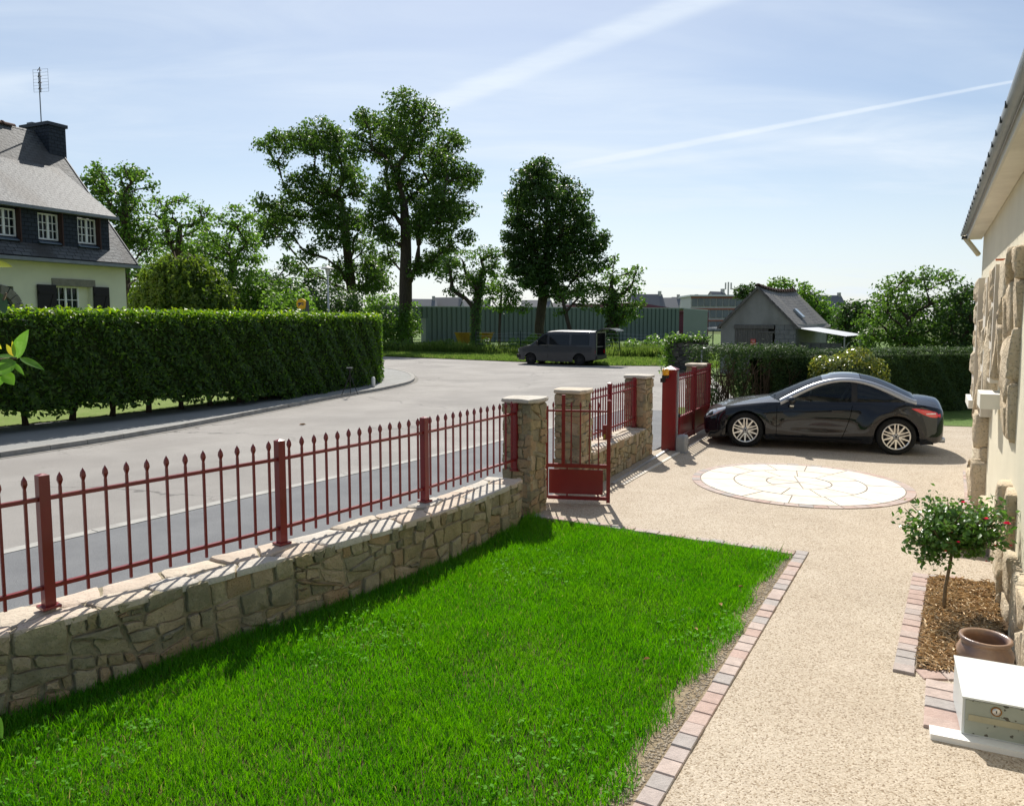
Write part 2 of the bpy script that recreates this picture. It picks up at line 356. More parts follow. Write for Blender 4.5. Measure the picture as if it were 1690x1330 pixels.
# round paving medallion of pale slabs in a ring of pink setts
CC = Vector((4.30, 11.10)); RAD = 1.43
M_slab = [mat('pale_slab_%d' % i, c, .75, .35, c2, 3, bump=.25, bscale=30) for i, (c, c2) in enumerate((((.64,.60,.52),(.56,.50,.41)), ((.66,.63,.57),(.59,.55,.48)), ((.60,.53,.43),(.64,.60,.52))))]
M_joint = mat('slab_joint', (.24,.21,.175), .9, .2)
M_sett = [mat('sett_%d' % i, c, .8, .3, tuple(x*.82 for x in c), 20, bump=.4, bscale=70) for i, c in enumerate(((.45,.34,.295),(.45,.36,.32),(.37,.335,.315),(.48,.39,.345),(.42,.355,.325),(.44,.32,.275)))]
med = thing('paving_circle', 'round medallion of cream stone slabs with pink sett border set in the driveway', 'paving', (CC.x, CC.y, .010))
MB().lathe([(RAD+.005,.001),(RAD+.005,.006),(0.001,.006)], 72).build('joint_bed', M_joint, med)
def sector(r0, r1, a0, a1, gap, z):
    k = max(2, int((a1-a0)*r1/.12)); mb = MB()
    def arc(r):
        g = gap/max(r, .12); return [(r*math.cos(a0+g+(a1-a0-2*g)*i/k), r*math.sin(a0+g+(a1-a0-2*g)*i/k)) for i in range(k+1)]
    inn = arc(r0) if r0 > .05 else [(.02*math.cos((a0+a1)/2), .02*math.sin((a0+a1)/2))]
    return mb.prism(arc(r1)+inn[::-1], .002, z)
for r0, r1, n, ph in ((0,.46,6,.3),(.47,.93,11,.1),(.94,RAD,14,.22)):
    for i in range(n):
        a = 2*math.pi*i/n+ph; sector(r0, r1-.008, a, a+2*math.pi/n, .008, .012+.003*random.random()).build('slab', random.choice(M_slab), med)
for i in range(52):
    a = 2*math.pi*i/52; sector(RAD+.006, RAD+.125, a, a+2*math.pi/52, .004, .009+.003*random.random()).build('sett', random.choice(M_sett), med)

# rows of paving setts
def sett_row(parent, p0, p1, width, pitch, side=1):
    p0, p1 = Vector(p0), Vector(p1); d = (p1-p0); n = max(1, round(d.length/pitch)); u = d.normalized(); v = Vector((u.y, -u.x))*side
    for i in range(n):
        a = d.length*i/n+.003; b = d.length*(i+1)/n-.003; w = width+random.uniform(-.004,.004); z = .026+random.uniform(-.004,.004)
        mb = MB(); q = [p0+u*a, p0+u*b, p0+u*b+v*w, p0+u*a+v*w]; c = sum(q, Vector((0,0)))/4
        k = [c+(x-c)*.93 for x in q]
        mb.add([(x.x,x.y,-.03) for x in q]+[(x.x,x.y,z-.006) for x in q]+[(x.x,x.y,z) for x in k],
               [(0,1,5,4),(1,2,6,5),(2,3,7,6),(3,0,4,7),(4,5,9,8),(5,6,10,9),(6,7,11,10),(7,4,8,11),(8,9,10,11)])
        mb.build('sett', random.choice(M_sett), parent, True)
e1 = thing('sett_edging', 'long row of pink and grey setts edging the right side of the lawn', 'edging', (*LE1, 0))
sett_row(e1, LE0, LE1, .115, .145, -1)
e2 = thing('sett_edging', 'row of pink setts edging the far end of the lawn by the small gate', 'edging', (*LE2, 0))
sett_row(e2, (LE1[0]-.13, LE1[1]+.02), LE2, .12, .15, -1)

# the lawn: soil sheet and blades
FACE = [(-4.75,2.2),(-3.95,3.35),(-3.1,4.39),(-2.29,5.36),(-1.47,6.32),(-.64,7.46),(.05,8.72),(.235,9.2)]     # wall face on the lawn side
LAWN = [(-5,0)]+FACE+[LE2, LE1, LE0]
sheet('lawn_ground', LAWN, .004, M_soil)
rng = np.random.default_rng(3)
def grass(name, poly, density, hgt, wid, m, z0=.0, lean=.55, keep=None, seed=3, label='grass', ymin=-1e9):
    rng = np.random.default_rng(seed); P = np.array(poly); lo, hi = P.min(0), P.max(0); lo[1] = max(lo[1], ymin)
    n = int((hi-lo).prod()*density); Q = rng.uniform(lo, hi, (n, 2)); Q = Q[in_poly(Q, poly)]
    if keep is not None: Q = Q[keep(Q, rng)]
    n = len(Q)
    clump = .75+.5*np.sin(Q[:,0]*5.1+1.3*np.sin(Q[:,1]*3.7))*np.sin(Q[:,1]*4.3+np.sin(Q[:,0]*6))*.5+rng.normal(0,.16,n)
    h = hgt*np.clip(clump+rng.exponential(.12,n), .35, 2.0); a = rng.uniform(0, 2*np.pi, n); l = rng.uniform(.1, lean, n)*h
    dx, dy = np.cos(a)*l, np.sin(a)*l; f = rng.uniform(0, 2*np.pi, n); w = wid*rng.uniform(.7, 1.3, n)
    wx, wy = np.cos(f)*w/2, np.sin(f)*w/2; X, Y = Q[:,0], Q[:,1]; Z = np.full(n, z0)
    V = np.stack([np.stack([X-wx,Y-wy,Z],1), np.stack([X+wx,Y+wy,Z],1), np.stack([X+wx*.75+dx*.4,Y+wy*.75+dy*.4,Z+h*.6],1),
                  np.stack([X-wx*.75+dx*.4,Y-wy*.75+dy*.4,Z+h*.6],1), np.stack([X+dx,Y+dy,Z+h*.97],1)], 1).reshape(-1,3)
    i = np.arange(n)[:,None]*5
    F = np.concatenate([i+np.array([[0,1,2]]), i+np.array([[0,2,3]]), i+np.array([[3,2,4]])], 1).reshape(-1,3)
    o = link(name, np_mesh(name, V, F), m); o['label'] = label; o['kind'] = 'stuff'; return o
M_grass = mat('grass_blade', (.030,.160,.005), .5, .28, (.066,.245,.009), 1.6, 6, transl=.45, fine=(55,(.15,.34,.02),.55,.72), col3=(.082,.235,.014), n3=.9)
ed = Vector(LE1)-Vector(LE0); edn = Vector((ed.y, -ed.x)).normalized()
def lawn_keep(Q, rng):
    d = -((Q[:,0]-LE0[0])*edn.x+(Q[:,1]-LE0[1])*edn.y)        # distance from the edging
    bare = .165+.035*np.sin(Q[:,1]*3.1)+.03*np.sin(Q[:,1]*9.7)+.012*np.maximum(0, 6-Q[:,1])
    p = np.clip((d-bare)/.10, 0, 1)
    f_ = Vector(LE2)-Vector(LE1); fn = Vector((-f_.y, f_.x)).normalized()
    if fn.y > 0: fn = -fn
    d2 = (Q[:,0]-LE1[0])*fn.x+(Q[:,1]-LE1[1])*fn.y
    p *= np.clip((d2-.16)/.10, 0, 1); return rng.uniform(size=len(Q)) < p
go = grass('lawn_grass', LAWN, 8200, .068, .0052, M_grass, .003, .75, lawn_keep, 3, 'bright green mown grass of the front lawn', 2.9)
M_dry_grass = mat('dry_blade', (.20,.22,.045), .6, .2, (.28,.26,.08), 9, transl=.4)
grass('dry_grass_blades', LAWN, 140, .075, .0045, M_dry_grass, .003, .9, lambda Q, r: lawn_keep(Q, r) & (r.uniform(size=len(Q)) < .35+.65*(np.sin(Q[:,0]*1.7+2)*np.sin(Q[:,1]*1.3) > .1)), 13, 'scattered yellowing blades in the lawn', 2.9)
grass('coarse_tufts', LAWN, 260, .115, .0075, M_grass, .003, .8, lambda Q, r: lawn_keep(Q, r) & (np.sin(Q[:,0]*3.1+np.sin(Q[:,1]*2.2)*2)*np.sin(Q[:,1]*2.7) > .2), 17, 'coarser longer tufts in the lawn', 2.9)
# a taller fringe along the wall foot, where the mower does not reach
fr = [(x+.0, y) for x, y in FACE[1:]]+[(x+.13, y-.09) for x, y in FACE[1:]][::-1]
grass('lawn_fringe', fr, 2600, .11, .005, M_grass, .003, .6, None, 5, 'longer uncut grass along the foot of the stone wall')
n = 1500; Q = np.random.default_rng(8).uniform([-4,3],[3,9.2],(n*3,2)); Q = Q[in_poly(Q, LAWN)]; Q = Q[lawn_keep(Q, np.random.default_rng(2))]
cl = np.sin(Q[:,0]*2.3+1)*np.sin(Q[:,1]*1.9+.5); Q = Q[cl > .45]; r8 = np.random.default_rng(9)
C = np.concatenate([np.repeat(Q, 3, 0)+r8.normal(0,.016,(len(Q)*3,2)), r8.uniform(.035,.065,(len(Q)*3,1))], 1)
o = link('clover', leaf_mesh('clover', C, np.tile([[0,0,1.]],(len(C),1))+r8.normal(0,.35,(len(C),3)), r8.uniform(.018,.034,len(C)), .8, r8), mat('clover_leaf', (.09,.28,.015), .7, .15, (.13,.33,.03), 6, transl=.4))
o['label'] = 'small pale clover leaves scattered in the lawn'; setting(o, 'stuff')
# bare stony margin between grass and setts
n = 2600; r9 = np.random.default_rng(11); t = r9.uniform(.2,1,n); d = np.abs(r9.normal(0,.05,n))+.135
P = np.stack([LE0[0]+ed.x*t-edn.x*d, LE0[1]+ed.y*t-edn.y*d, np.full(n,.008)],1); s = r9.uniform(.004,.014,n)[:,None]
oc = np.array([[1,0,0],[0,1,0],[-1,0,0],[0,-1,0],[0,0,.7],[0,0,-.7]])
V = (P[:,None,:]+oc[None]*s[:,None,:]*r9.uniform(.6,1.3,(n,6,1))).reshape(-1,3); i = np.arange(n)[:,None]*6
F = np.concatenate([i+np.array([f]) for f in ((0,1,4),(1,2,4),(2,3,4),(3,0,4),(1,0,5),(2,1,5),(3,2,5),(0,3,5))],1).reshape(-1,3)
o = link('pebbles', np_mesh('pebbles', V, F), mat('pebble', (.42,.36,.28), .85, .3, (.24,.20,.15), 30)); o['label'] = 'small loose stones in the bare margin beside the setts'; setting(o, 'stuff')
margin = sheet('bare_margin', [(LE0[0],LE0[1]),(LE1[0],LE1[1]),(LE1[0]-.26*edn.x-.06,LE1[1]-.26*edn.y-.03),(LE0[0]-.33*edn.x,LE0[1]-.33*edn.y)], .0075, mat('bare_earth', (.24,.185,.12), .95, .1, (.34,.28,.19), 18, bump=.9, bscale=60))
M_dry = mat('dry_leaf', (.30,.15,.06), .7, .2, (.42,.27,.14), 9)
for k, (x, y, s, lb) in enumerate(((2.05,6.55,.05,'curled brown leaf on the lawn near the setts, farthest up'),(1.75,6.12,.055,'brown fallen leaf at the lawn edge midway along the setts'),(.95,5.1,.05,'pale dry leaf lying in the middle of the lawn'),(1.42,5.62,.045,'small dry leaf on the lawn beside the bare margin'),(-4.98,17.7,.16,'brown fallen leaf lying alone on the road'))):
    mb = MB(); a = k*1.7
    pts = [(-.5,0,.1),(-.2,.28,.22),(.2,.25,.2),(.55,0,.08),(.2,-.25,.3),(-.2,-.28,.28),(0,0,.02)]
    mb.add([(s*(p[0]*math.cos(a)-p[1]*math.sin(a)), s*(p[0]*math.sin(a)+p[1]*math.cos(a)), s*p[2]) for p in pts], [(0,1,6),(1,2,6),(2,3,6),(3,4,6),(4,5,6),(5,0,6)])
    o = mb.build('fallen_leaf', M_dry); o.location = (x, y, .06 if y < 9 else -.028); tag(o, lb, 'leaf', 'fallen leaves')

# ================================================================== STONE WALLS, PILLARS, FENCE, GATES
STONE = [mat('wall_stone_%d' % i, c, .88, .25, c2, 7, 6, bump=.9, bscale=22, fine=(70,tuple(x*.55 for x in c),.55,.72), col3=c3, n3=3.5) for i, (c, c2, c3) in enumerate((
    ((.37,.30,.175),(.27,.22,.125),(.20,.175,.10)), ((.41,.35,.235),(.31,.265,.17),(.24,.215,.14)), ((.34,.235,.135),(.40,.295,.185),(.24,.185,.115)),
    ((.31,.275,.185),(.23,.205,.135),(.18,.165,.105)), ((.43,.345,.235),(.33,.245,.155),(.36,.30,.215))))]
COPE = [mat('coping_stone_%d' % i, c, .85, .3, c2, 5, 5, bump=.7, bscale=24, fine=(60,tuple(x*.6 for x in c),.58,.75)) for i, (c, c2) in enumerate((((.56,.48,.38),(.48,.41,.32)), ((.54,.45,.36),(.46,.38,.30)), ((.52,.48,.42),(.44,.40,.34)), ((.49,.39,.305),(.55,.46,.37))))]
MORTAR = mat('lime_mortar', (.37,.32,.225), .95, .15, (.26,.225,.155), 9, 5, bump=1, bscale=40)
def clip(poly, px, py, nx, ny):
    out = []
    for i in range(len(poly)):
        a, b = poly[i], poly[(i+1) % len(poly)]; da = (a[0]-px)*nx+(a[1]-py)*ny; db = (b[0]-px)*nx+(b[1]-py)*ny
        if da <= 0: out.append(a)
        if (da < 0 < db) or (db < 0 < da):
            t = da/(da-db); out.append((a[0]+(b[0]-a[0])*t, a[1]+(b[1]-a[1])*t))
    return out
def rubble(parent, O, u, v, n, w, h, sx, sy, seed, mats=STONE, depth=.05, gap=.012, name='stone', world=True, jit=.42, smooth=False, dome=.35, aspect=1.5, pack=False, at=None):
    """rubble masonry on a w x h face: cells of a power diagram, each cell one uneven stone with its own outline and tilt.
    pack throws stones of mixed sizes at random, otherwise they lie in rough courses; at(x) bends the face along a polyline"""
    rr = random.Random(seed); O, u, v, n = map(Vector, (O, u, v, n)); S = []; k = aspect
    frame = at or (lambda x: (O+u*x, n))
    cells = []
    if pack:                                                     # blocky rubble: the face is split again and again by slightly tilted joints
        todo = [[(0,0),(w,0),(w,h),(0,h)]]
        while todo:
            P = todo.pop(); A = abs(sum(P[q][0]*P[(q+1)%len(P)][1]-P[(q+1)%len(P)][0]*P[q][1] for q in range(len(P)))/2)
            x0, x1 = min(p[0] for p in P), max(p[0] for p in P); y0, y1 = min(p[1] for p in P), max(p[1] for p in P)
            if A < sx*sy*rr.choice((.35,.7,1.,1.,1.6,2.6)) and (x1-x0) < 4.5*(y1-y0): cells.append(P); continue
            t = rr.uniform(.3,.7); an = rr.gauss(0,.16)
            if (x1-x0) > rr.uniform(1.1,2.0)*(y1-y0): px_, py_, nx, ny = x0+(x1-x0)*t, (y0+y1)/2, math.cos(an), math.sin(an)
            else: px_, py_, nx, ny = (x0+x1)/2, y0+(y1-y0)*t, math.sin(an), math.cos(an)
            for sg in (1,-1):
                q = clip(P, px_, py_, nx*sg, ny*sg)
                if len(q) >= 3: todo.append(q)
    else:
        nr = max(1, round(h/sy))
        for j in range(nr):
            y = h*(j+.5)/nr; x = -sx*rr.uniform(.1,.9)
            while x < w+sx:
                st = sx*rr.uniform(.5,1.7); S.append((x+st/2+rr.uniform(-.1,.1)*sx, y+rr.uniform(-jit,jit)*h/nr, 0.)); x += st
    for i, (x, y, r_) in enumerate(S):
        poly = [(0,0),(w,0),(w,h),(0,h)]
        if not (-sx < x < w+sx): continue
        for j, (a, b, c_) in enumerate(S):
            if i == j or abs(a-x) > 3*sx+.5 or abs(b-y) > 3*sy+.4: continue
            dx, dy = (a-x)/k, b-y; d2 = dx*dx+dy*dy; t = .5+(r_*r_-c_*c_)/(2*d2)
            poly = clip(poly, x+(a-x)*t, y+(b-y)*t, dx/k, dy)
            if len(poly) < 3: break
        if len(poly) >= 3: cells.append(poly)
    for poly in cells:
        A = sum(poly[q][0]*poly[(q+1)%len(poly)][1]-poly[(q+1)%len(poly)][0]*poly[q][1] for q in range(len(poly)))/2
        if A < .0009: continue
        cx = sum(p[0] for p in poly)/len(poly); cy = sum(p[1] for p in poly)/len(poly)
        rad = math.sqrt(A)/2; f = max(.55, 1-gap*rr.uniform(.5,1.5)/rad)
        q = [(cx+(p[0]-cx)*f, cy+(p[1]-cy)*f) for p in poly]; o = []
        for a_, b_ in zip(q, q[1:]+q[:1]):
            L_ = math.hypot(b_[0]-a_[0], b_[1]-a_[1])
            if L_ < .02: o.append(((a_[0]+b_[0])/2, (a_[1]+b_[1])/2)); continue
            for t in (.14, .86) if L_ < .09 else (.06, .36, .66, .94):
                o.append((a_[0]+(b_[0]-a_[0])*t+rr.uniform(-.008,.008), a_[1]+(b_[1]-a_[1])*t+rr.uniform(-.008,.008)))
        m = len(o); d = depth*rr.uniform(.35,1.2); tl = (rr.uniform(-.35,.35), rr.uniform(-.3,.3)); vs = []
        for sc, dd in ((1,-.03),(.99,d*.55),(.93,d*.93),(.55,d*1.02)):
            for (x_, y_) in o:
                X, Y = cx+(x_-cx)*sc, cy+(y_-cy)*sc; F, N_ = frame(X)
                z = dd if dd < 0 else dd+(tl[0]*(x_-cx)+tl[1]*(y_-cy))*sc*dome*.4+rr.uniform(-.13,.13)*depth*(1 if sc < 1 else .5)
                vs.append(F+v*Y+N_*z if at is None or v.z else F+at_side(X)*Y+N_*z)
        F, N_ = frame(cx)
        vs.append((F+v*cy if at is None or v.z else F+at_side(cx)*cy)+N_*(d+rr.uniform(-.1,.2)*depth*dome))
        fs = [(r2*m+i_, r2*m+(i_+1)%m, (r2+1)*m+(i_+1)%m, (r2+1)*m+i_) for r2 in range(3) for i_ in range(m)]+[(3*m+i_, 3*m+(i_+1)%m, 4*m) for i_ in range(m)]
        MB().add(vs, fs).build(name, rr.choice(mats), parent, world, smooth)
at_side = None
UP = Vector((0,0,1))
def wall_run(label, pts, height, thick, seed, sx, sy, cope_s=.34):
    """a rubble wall standing on a polyline (its face towards the lawn), stones laid on the unrolled face"""
    global at_side
    t = thing('stone_wall', label, 'wall', (*pts[len(pts)//2], 0)); core = MB()
    pts = lerp_poly(pts, .25); V = [Vector((*p,0)) for p in pts]; acc = [0.]
    for a, b in zip(V, V[1:]): acc.append(acc[-1]+(b-a).length)
    nor = [Vector(((V[min(i+1,len(V)-1)]-V[max(i-1,0)]).y, -(V[min(i+1,len(V)-1)]-V[max(i-1,0)]).x, 0)).normalized() for i in range(len(V))]
    def pos(x):
        x = min(max(x, 0), acc[-1]-1e-6); i = max(q for q in range(len(V)-1) if acc[q] <= x); f = (x-acc[i])/(acc[i+1]-acc[i])
        return V[i].lerp(V[i+1], f), nor[i].lerp(nor[i+1], f).normalized()
    at_side = lambda x: pos(x)[1]
    z0, z1 = -.08, height-.03; f_ = [p+n*.004 for p, n in zip(V, nor)]; k_ = [p-n*thick for p, n in zip(V, nor)]; m = len(V)
    core.v = [(p.x,p.y,z) for z in (z0,z1) for p in f_]+[(p.x,p.y,z) for z in (z0,z1) for p in k_]
    for i in range(m-1): core.f += [(i,i+1,m+i+1,m+i),(2*m+i+1,2*m+i,3*m+i,3*m+i+1),(m+i,m+i+1,3*m+i+1,3*m+i)]
    core.f += [(0,m,3*m,2*m),(m-1,3*m-1,4*m-1,2*m-1)]; core.build('mortar_core', MORTAR, t, True)
    rubble(t, V[0], (1,0,0), UP, (0,-1,0), acc[-1], height-.02, sx, sy, seed, depth=.036, gap=.009, pack=True, aspect=1.45, at=pos, smooth='angle')
    rubble(t, V[0], (1,0,0), (0,1,0), UP, acc[-1], thick+.035, cope_s, .21, seed+50, COPE, .026, .007, 'coping_stone', dome=.2, smooth='angle', at=lambda x: (pos(x)[0]-pos(x)[1]*thick+UP*(height-.034), UP))
    return t
def pillar(label, c, u, size, height, seed):
    u = Vector((*u,0)).normalized(); n = Vector((u.y,-u.x,0)); C = Vector((*c,0)); s = size/2
    t = thing('gate_pillar', label, 'pillar', (*c,0), group='stone gate pillars')
    MB().obox(C, u, n, UP, -s+.02, s-.02, -s+.02, s-.02, -.08, height-.06).build('mortar_core', MORTAR, t, True)
    for k, (a, o) in enumerate(((u,n),(n,-u),(-u,-n),(-n,u))):   # four faces
        rubble(t, C+o*(s-.028)-a*s-UP*.05, a, UP, o, size, height-.02, .23, .12, seed+k*7, depth=.034, gap=.007, smooth='angle', pack=True)
    mb = MB(); m = 14; rr = random.Random(seed); ring = []      # the coping slab
    for i in range(m*4//4):
        th = 2*math.pi*(i+.5)/m; q = max(abs(math.cos(th)), abs(math.sin(th))); r_ = (s+.045)/q*rr.uniform(.96,1.02); ring.append((r_*math.cos(th), r_*math.sin(th)))
    for sc, z in ((.95,height-.055),(1,height-.045),(1,height-.018),(.965,height-.004),(.5,height+.004)):
        mb.v += [tuple(C+(u*x+n*y)*sc+UP*(z+rr.uniform(-.005,.005))) for x, y in ring]
    for r_ in range(4): mb.f += [(r_*m+i, r_*m+(i+1)%m, (r_+1)*m+(i+1)%m, (r_+1)*m+i) for i in range(m)]
    mb.f += [tuple(4*m+i for i in range(m)), tuple(range(m-1,-1,-1))]
    mb.build('cap_stone', COPE[seed % 2*2], t, True)
    return t
wall_run('low rubble wall with pale coping running along the lawn under the long fence', FACE[:-1]+[(.10,8.93)], .56, .43, 20, .235, .125)
d1 = (.52,.854); d2 = (.455,.89)
P1, P2, P3, P4 = (.165,9.49), (.88,10.71), (2.29,13.53), (4.24,17.15)
pillar('nearest stone pillar at the end of the long fence by the lawn', P1, d1, .42, 1.47, 3)
pillar('stone pillar standing right behind the open small gate', P2, d2, .42, 1.47, 14)
pillar('stone pillar with the yellow beacon post beside it', P3, d2, .42, 1.47, 25)
pillar('farthest stone pillar at the conifer hedge beyond the sliding gate', P4, d2, .42, 1.47, 36)
n2 = Vector((.89,-.455)); u2 = Vector((.455,.89))
w0 = Vector(P2)+u2*.21+n2*.20; w1 = Vector(P3)-u2*.21+n2*.20
wall_run('short rubble wall between two pillars beside the drive', [tuple(w0), tuple(w0.lerp(w1,.5)), tuple(w1)], .55, .41, 70, .22, .12, cope_s=.3)

# ---- red railings
M_red = mat('red_paint', (.20,.009,.013), .36, .45, (.17,.008,.011), 2.5, 6, bump=.10, bscale=60, coat=.15, fine=(38,(.12,.018,.016),.68,.76))
def box_mesh(name, sx, sy, z0, z1, cap=0.):
    mb = MB().box(-sx/2,sx/2,-sy/2,sy/2,z0,z1)
    if cap: mb.f.pop(1); k = len(mb.v); mb.v += [(0,0,z1+cap)]; mb.f += [(4,5,k),(5,6,k),(6,7,k),(7,4,k)]
    return mb.mesh(name)
PICKET = {}
def picket_mesh(z0, z1, w=.017):
    key = (z0, z1, w)
    if key not in PICKET:
        mb = MB(); h = w/2; prof = [(h,z0),(h,z1-.105),(h*.85,z1-.085),(h*1.75,z1-.055),(h*1.45,z1-.03),(.0008,z1)]
        for r_, z in prof: mb.v += [(-r_,-r_,z),(r_,-r_,z),(r_,r_,z),(-r_,r_,z)]
        for i in range(len(prof)-1): mb.f += [(i*4+j, i*4+(j+1)%4, (i+1)*4+(j+1)%4, (i+1)*4+j) for j in range(4)]
        PICKET[key] = mb.mesh('picket')
    return PICKET[key]
def place(name, me, m, parent, loc, rz=0.):
    o = link(name, me, m, parent); o.location = loc; o.rotation_euler = (0,0,rz); return o
post_me = box_mesh('post', .066, .066, 0, .875, .012)
foot_me = MB().box(-.056,.056,-.056,.056,-.004,.012).mesh('foot_plate')
def fence(label, posts, npick, zb, zr0, zr1, ztop, group='red railings'):
    t = thing('picket_fence', label, 'fence', (*posts[0], 0), 0, group); O = Vector(posts[0])
    for i, p in enumerate(posts):
        q = Vector(p)-O; a = Vector(posts[min(i+1,len(posts)-1)])-Vector(posts[max(i-1,0)]); rz = math.atan2(a.y,a.x)
        po = place('post', post_me, M_red, t, (q.x,q.y,zb), rz)
        if i < 8: place('foot_plate', foot_me, M_red, po, (0,0,0))
    for i in range(len(posts)-1):
        a, b = Vector(posts[i])-O, Vector(posts[i+1])-O; d = b-a; rz = math.atan2(d.y,d.x); L_ = d.length
        for z in (zr0, zr1):
            place('rail', MB().box(.03,L_-.03,-.016,.016,-.013,.013).mesh('rail'), M_red, t, (a.x,a.y,z), rz)
        k = npick[i]
        for j in range(k):
            s = a+d*((j+.72)/(k+.44)); place('picket', picket_mesh(0, ztop), M_red, t, (s.x,s.y,zb+.045+.004*(j%2)), rz)
FP = [(-4.12,3.33),(-3.04,4.79),(-1.94,6.20),(-.907,7.69),(.045,9.32)]
fence('long red railing with spear tips on top of the lawn wall', FP, [12,12,13,13], .565, .70, 1.285, .835)
f0 = Vector(P2)+u2*.235; f1 = Vector(P3)-u2*.235; fm = f0.lerp(f1,.5)
fence('short red railing with spear tips on the wall between two pillars', [tuple(f0), tuple(fm), tuple(f1)], [11,11], .555, .70, 1.25, .80)

# ---- small gate, swung open across the path
G0, G1 = Vector((.44,9.93)), Vector((1.30,9.80)); gd = G1-G0; GW = gd.length; grz = math.atan2(gd.y,gd.x)
t = thing('garden_gate', 'small red gate with solid lower panel standing open beside the nearest pillar', 'gate', (G0.x,G0.y,.01), grz)
def gbar(name, x0, x1, z0, z1, th=.04, y=0., m=None): return MB().box(x0,x1,y-th/2,y+th/2,z0,z1).build(name, m or M_red, t)
gbar('hinge_stile', 0, .045, .06, 1.30); gbar('latch_stile', GW-.05, GW, .02, 1.38, .05)
MB().add([(GW-.054,-.028,1.38),(GW+.004,-.028,1.38),(GW+.004,.028,1.38),(GW-.054,.028,1.38),(GW-.025,0,1.40)], [(0,1,4),(1,2,4),(2,3,4),(3,0,4),(3,2,1,0)]).build('stile_cap', M_red, t)
gbar('bottom_rail', .046, GW-.051, .05, .095); gbar('middle_rail', .046, GW-.051, .48, .53); gbar('top_rail', .046, GW-.051, 1.225, 1.25, .03)
gbar('infill_panel', .055, GW-.095, .125, .455, .02)
for x in (.3, GW-.16): gbar('spacer', x-.009, x+.009, .094, .126, .02); gbar('spacer', x-.009, x+.009, .454, .481, .02)
for j in range(6): place('picket', picket_mesh(0,.86,.016), M_red, t, (.11+j*(GW-.25)/5*.97,.0,.5))
MB().box(.225,.27,-.03,.015,.52,1.45).build('stop_bar', M_red, t)
lock = MB().box(GW-.10,GW-.052,-.03,.03,.86,1.06).build('lock_box', M_red, t)
MB().tube([(GW-.085,-.03,1.0),(GW-.085,-.07,1.0),(GW-.2,-.07,1.0)], .009, 6).build('handle', M_red, lock)
MB().box(GW-.092,GW-.07,-.036,-.0305,.88,.94).build('key_plate', mat('brass', (.45,.30,.08), .35, .5, metal=.8), lock)
# ---- sliding drive gate with its guide post, motor and ground rail
M_galv = mat('galvanised', (.42,.43,.44), .45, .5, (.36,.37,.38), 12, metal=.6)
M_motor = mat('motor_grey', (.30,.31,.32), .5, .4, (.26,.27,.28), 5)
S0, S1 = Vector((3.15,14.38)), Vector((4.47,16.98)); sd = S1-S0; SW = sd.length; srz = math.atan2(sd.y,sd.x)
t = thing('sliding_gate', 'wide red sliding gate with picket top and solid base in front of the car nose', 'gate', (S0.x,S0.y,.01), srz)
def gbar(name, x0, x1, z0, z1, th=.05, y=0., m=None): return MB().box(x0,x1,y-th/2,y+th/2,z0,z1).build(name, m or M_red, t)
gbar('end_stile', 0, .08, .04, 1.43, .08); gbar('end_stile', SW-.09, SW-.01, .04, 1.47, .08); gbar('centre_post', SW*.50-.04, SW*.50+.04, .04, 1.47, .085)
for a, b in ((.081,SW*.5-.041),(SW*.5+.041,SW-.091)):
    gbar('bottom_rail', a, b, .05, .16, .06); gbar('middle_rail', a, b, .50, .56, .06); gbar('top_rail', a, b, 1.28, 1.305, .035)
    gbar('infill_panel', a, b, .17, .49, .02)
    k = 9
    for j in range(k): place('picket', picket_mesh(0,.86,.017), M_red, t, (a+(b-a)*(j+.5)/k,0,.555))
gbar('tail_frame', -.42, -.001, .42, .47, .05); gbar('tail_post', -.16, -.06, .04, .60, .09, -.07)
t = thing('guide_post', 'tall thick red steel post guiding the sliding gate', 'post', (2.98,14.08,0), srz)
MB().box(-.10,.10,-.13,.13,-.02,1.53).build('shaft', M_red, t)
MB().add([(-.115,-.145,1.531),(.115,-.145,1.531),(.115,.145,1.531),(-.115,.145,1.531),(0,0,1.60)], [(0,1,4),(1,2,4),(2,3,4),(3,0,4),(3,2,1,0)]).build('cap', M_red, t)
MB().box(-.03,.03,-.152,-.1305,.02,1.5).build('pale_strip', M_galv, t)  # thin pale grey strip down one face of the post
for z in (.12,.62): MB().box(.101,.17,-.16,-.08,z,z+.05).build('roller_bracket', mat('black_rubber', (.018,.018,.019), .7, .3), t)
t = thing('beacon', 'yellow flashing warning beacon fixed high on the thick red post', 'beacon', (2.84,13.86,1.40), srz)
MB().box(-.05,.05,-.055,.055,-.02,.03).build('base', mat('black_plastic', (.014,.014,.015), .45, .4), t)
MB().lathe([(.045,.031),(.062,.04),(.066,.12),(.055,.15),(.001,.155)], 12).build('lens', mat('amber_lens', (.75,.36,.01), .25, .5, (.65,.28,.01), 20), t, smooth=True)
MB().box(-.03,.08,.02,.09,-.10,-.021).build('bracket', MATS['black_plastic'], t)
t = thing('gate_motor', 'grey rounded gate motor box on the ground at the gate end', 'motor', (3.16,13.80,.01), srz)
mb = MB()
for sc, z in ((1,.0),(1,.22),(.96,.27),(.75,.305),(.3,.315)):
    mb.v += [(sc*.115*max(-1,min(1,1.25*math.cos(a))), sc*.095*max(-1,min(1,1.25*math.sin(a))), z+.012) for a in [2*math.pi*i/20 for i in range(20)]]
for r_ in range(4): mb.f += [(r_*20+i, r_*20+(i+1)%20, r_*20+20+(i+1)%20, r_*20+20+i) for i in range(20)]
mb.f += [tuple(range(80,100))]; mb.build('cover', M_motor, t, smooth=True)
MB().box(-.135,.135,-.11,.11,.0,.012).build('base_plate', M_motor, t)
MB().lathe([(.035,-.101),(.035,-.094),(.02,-.094)], 16, (.05,0,.12), 'y').build('release_ring', MATS['black_plastic'], t)
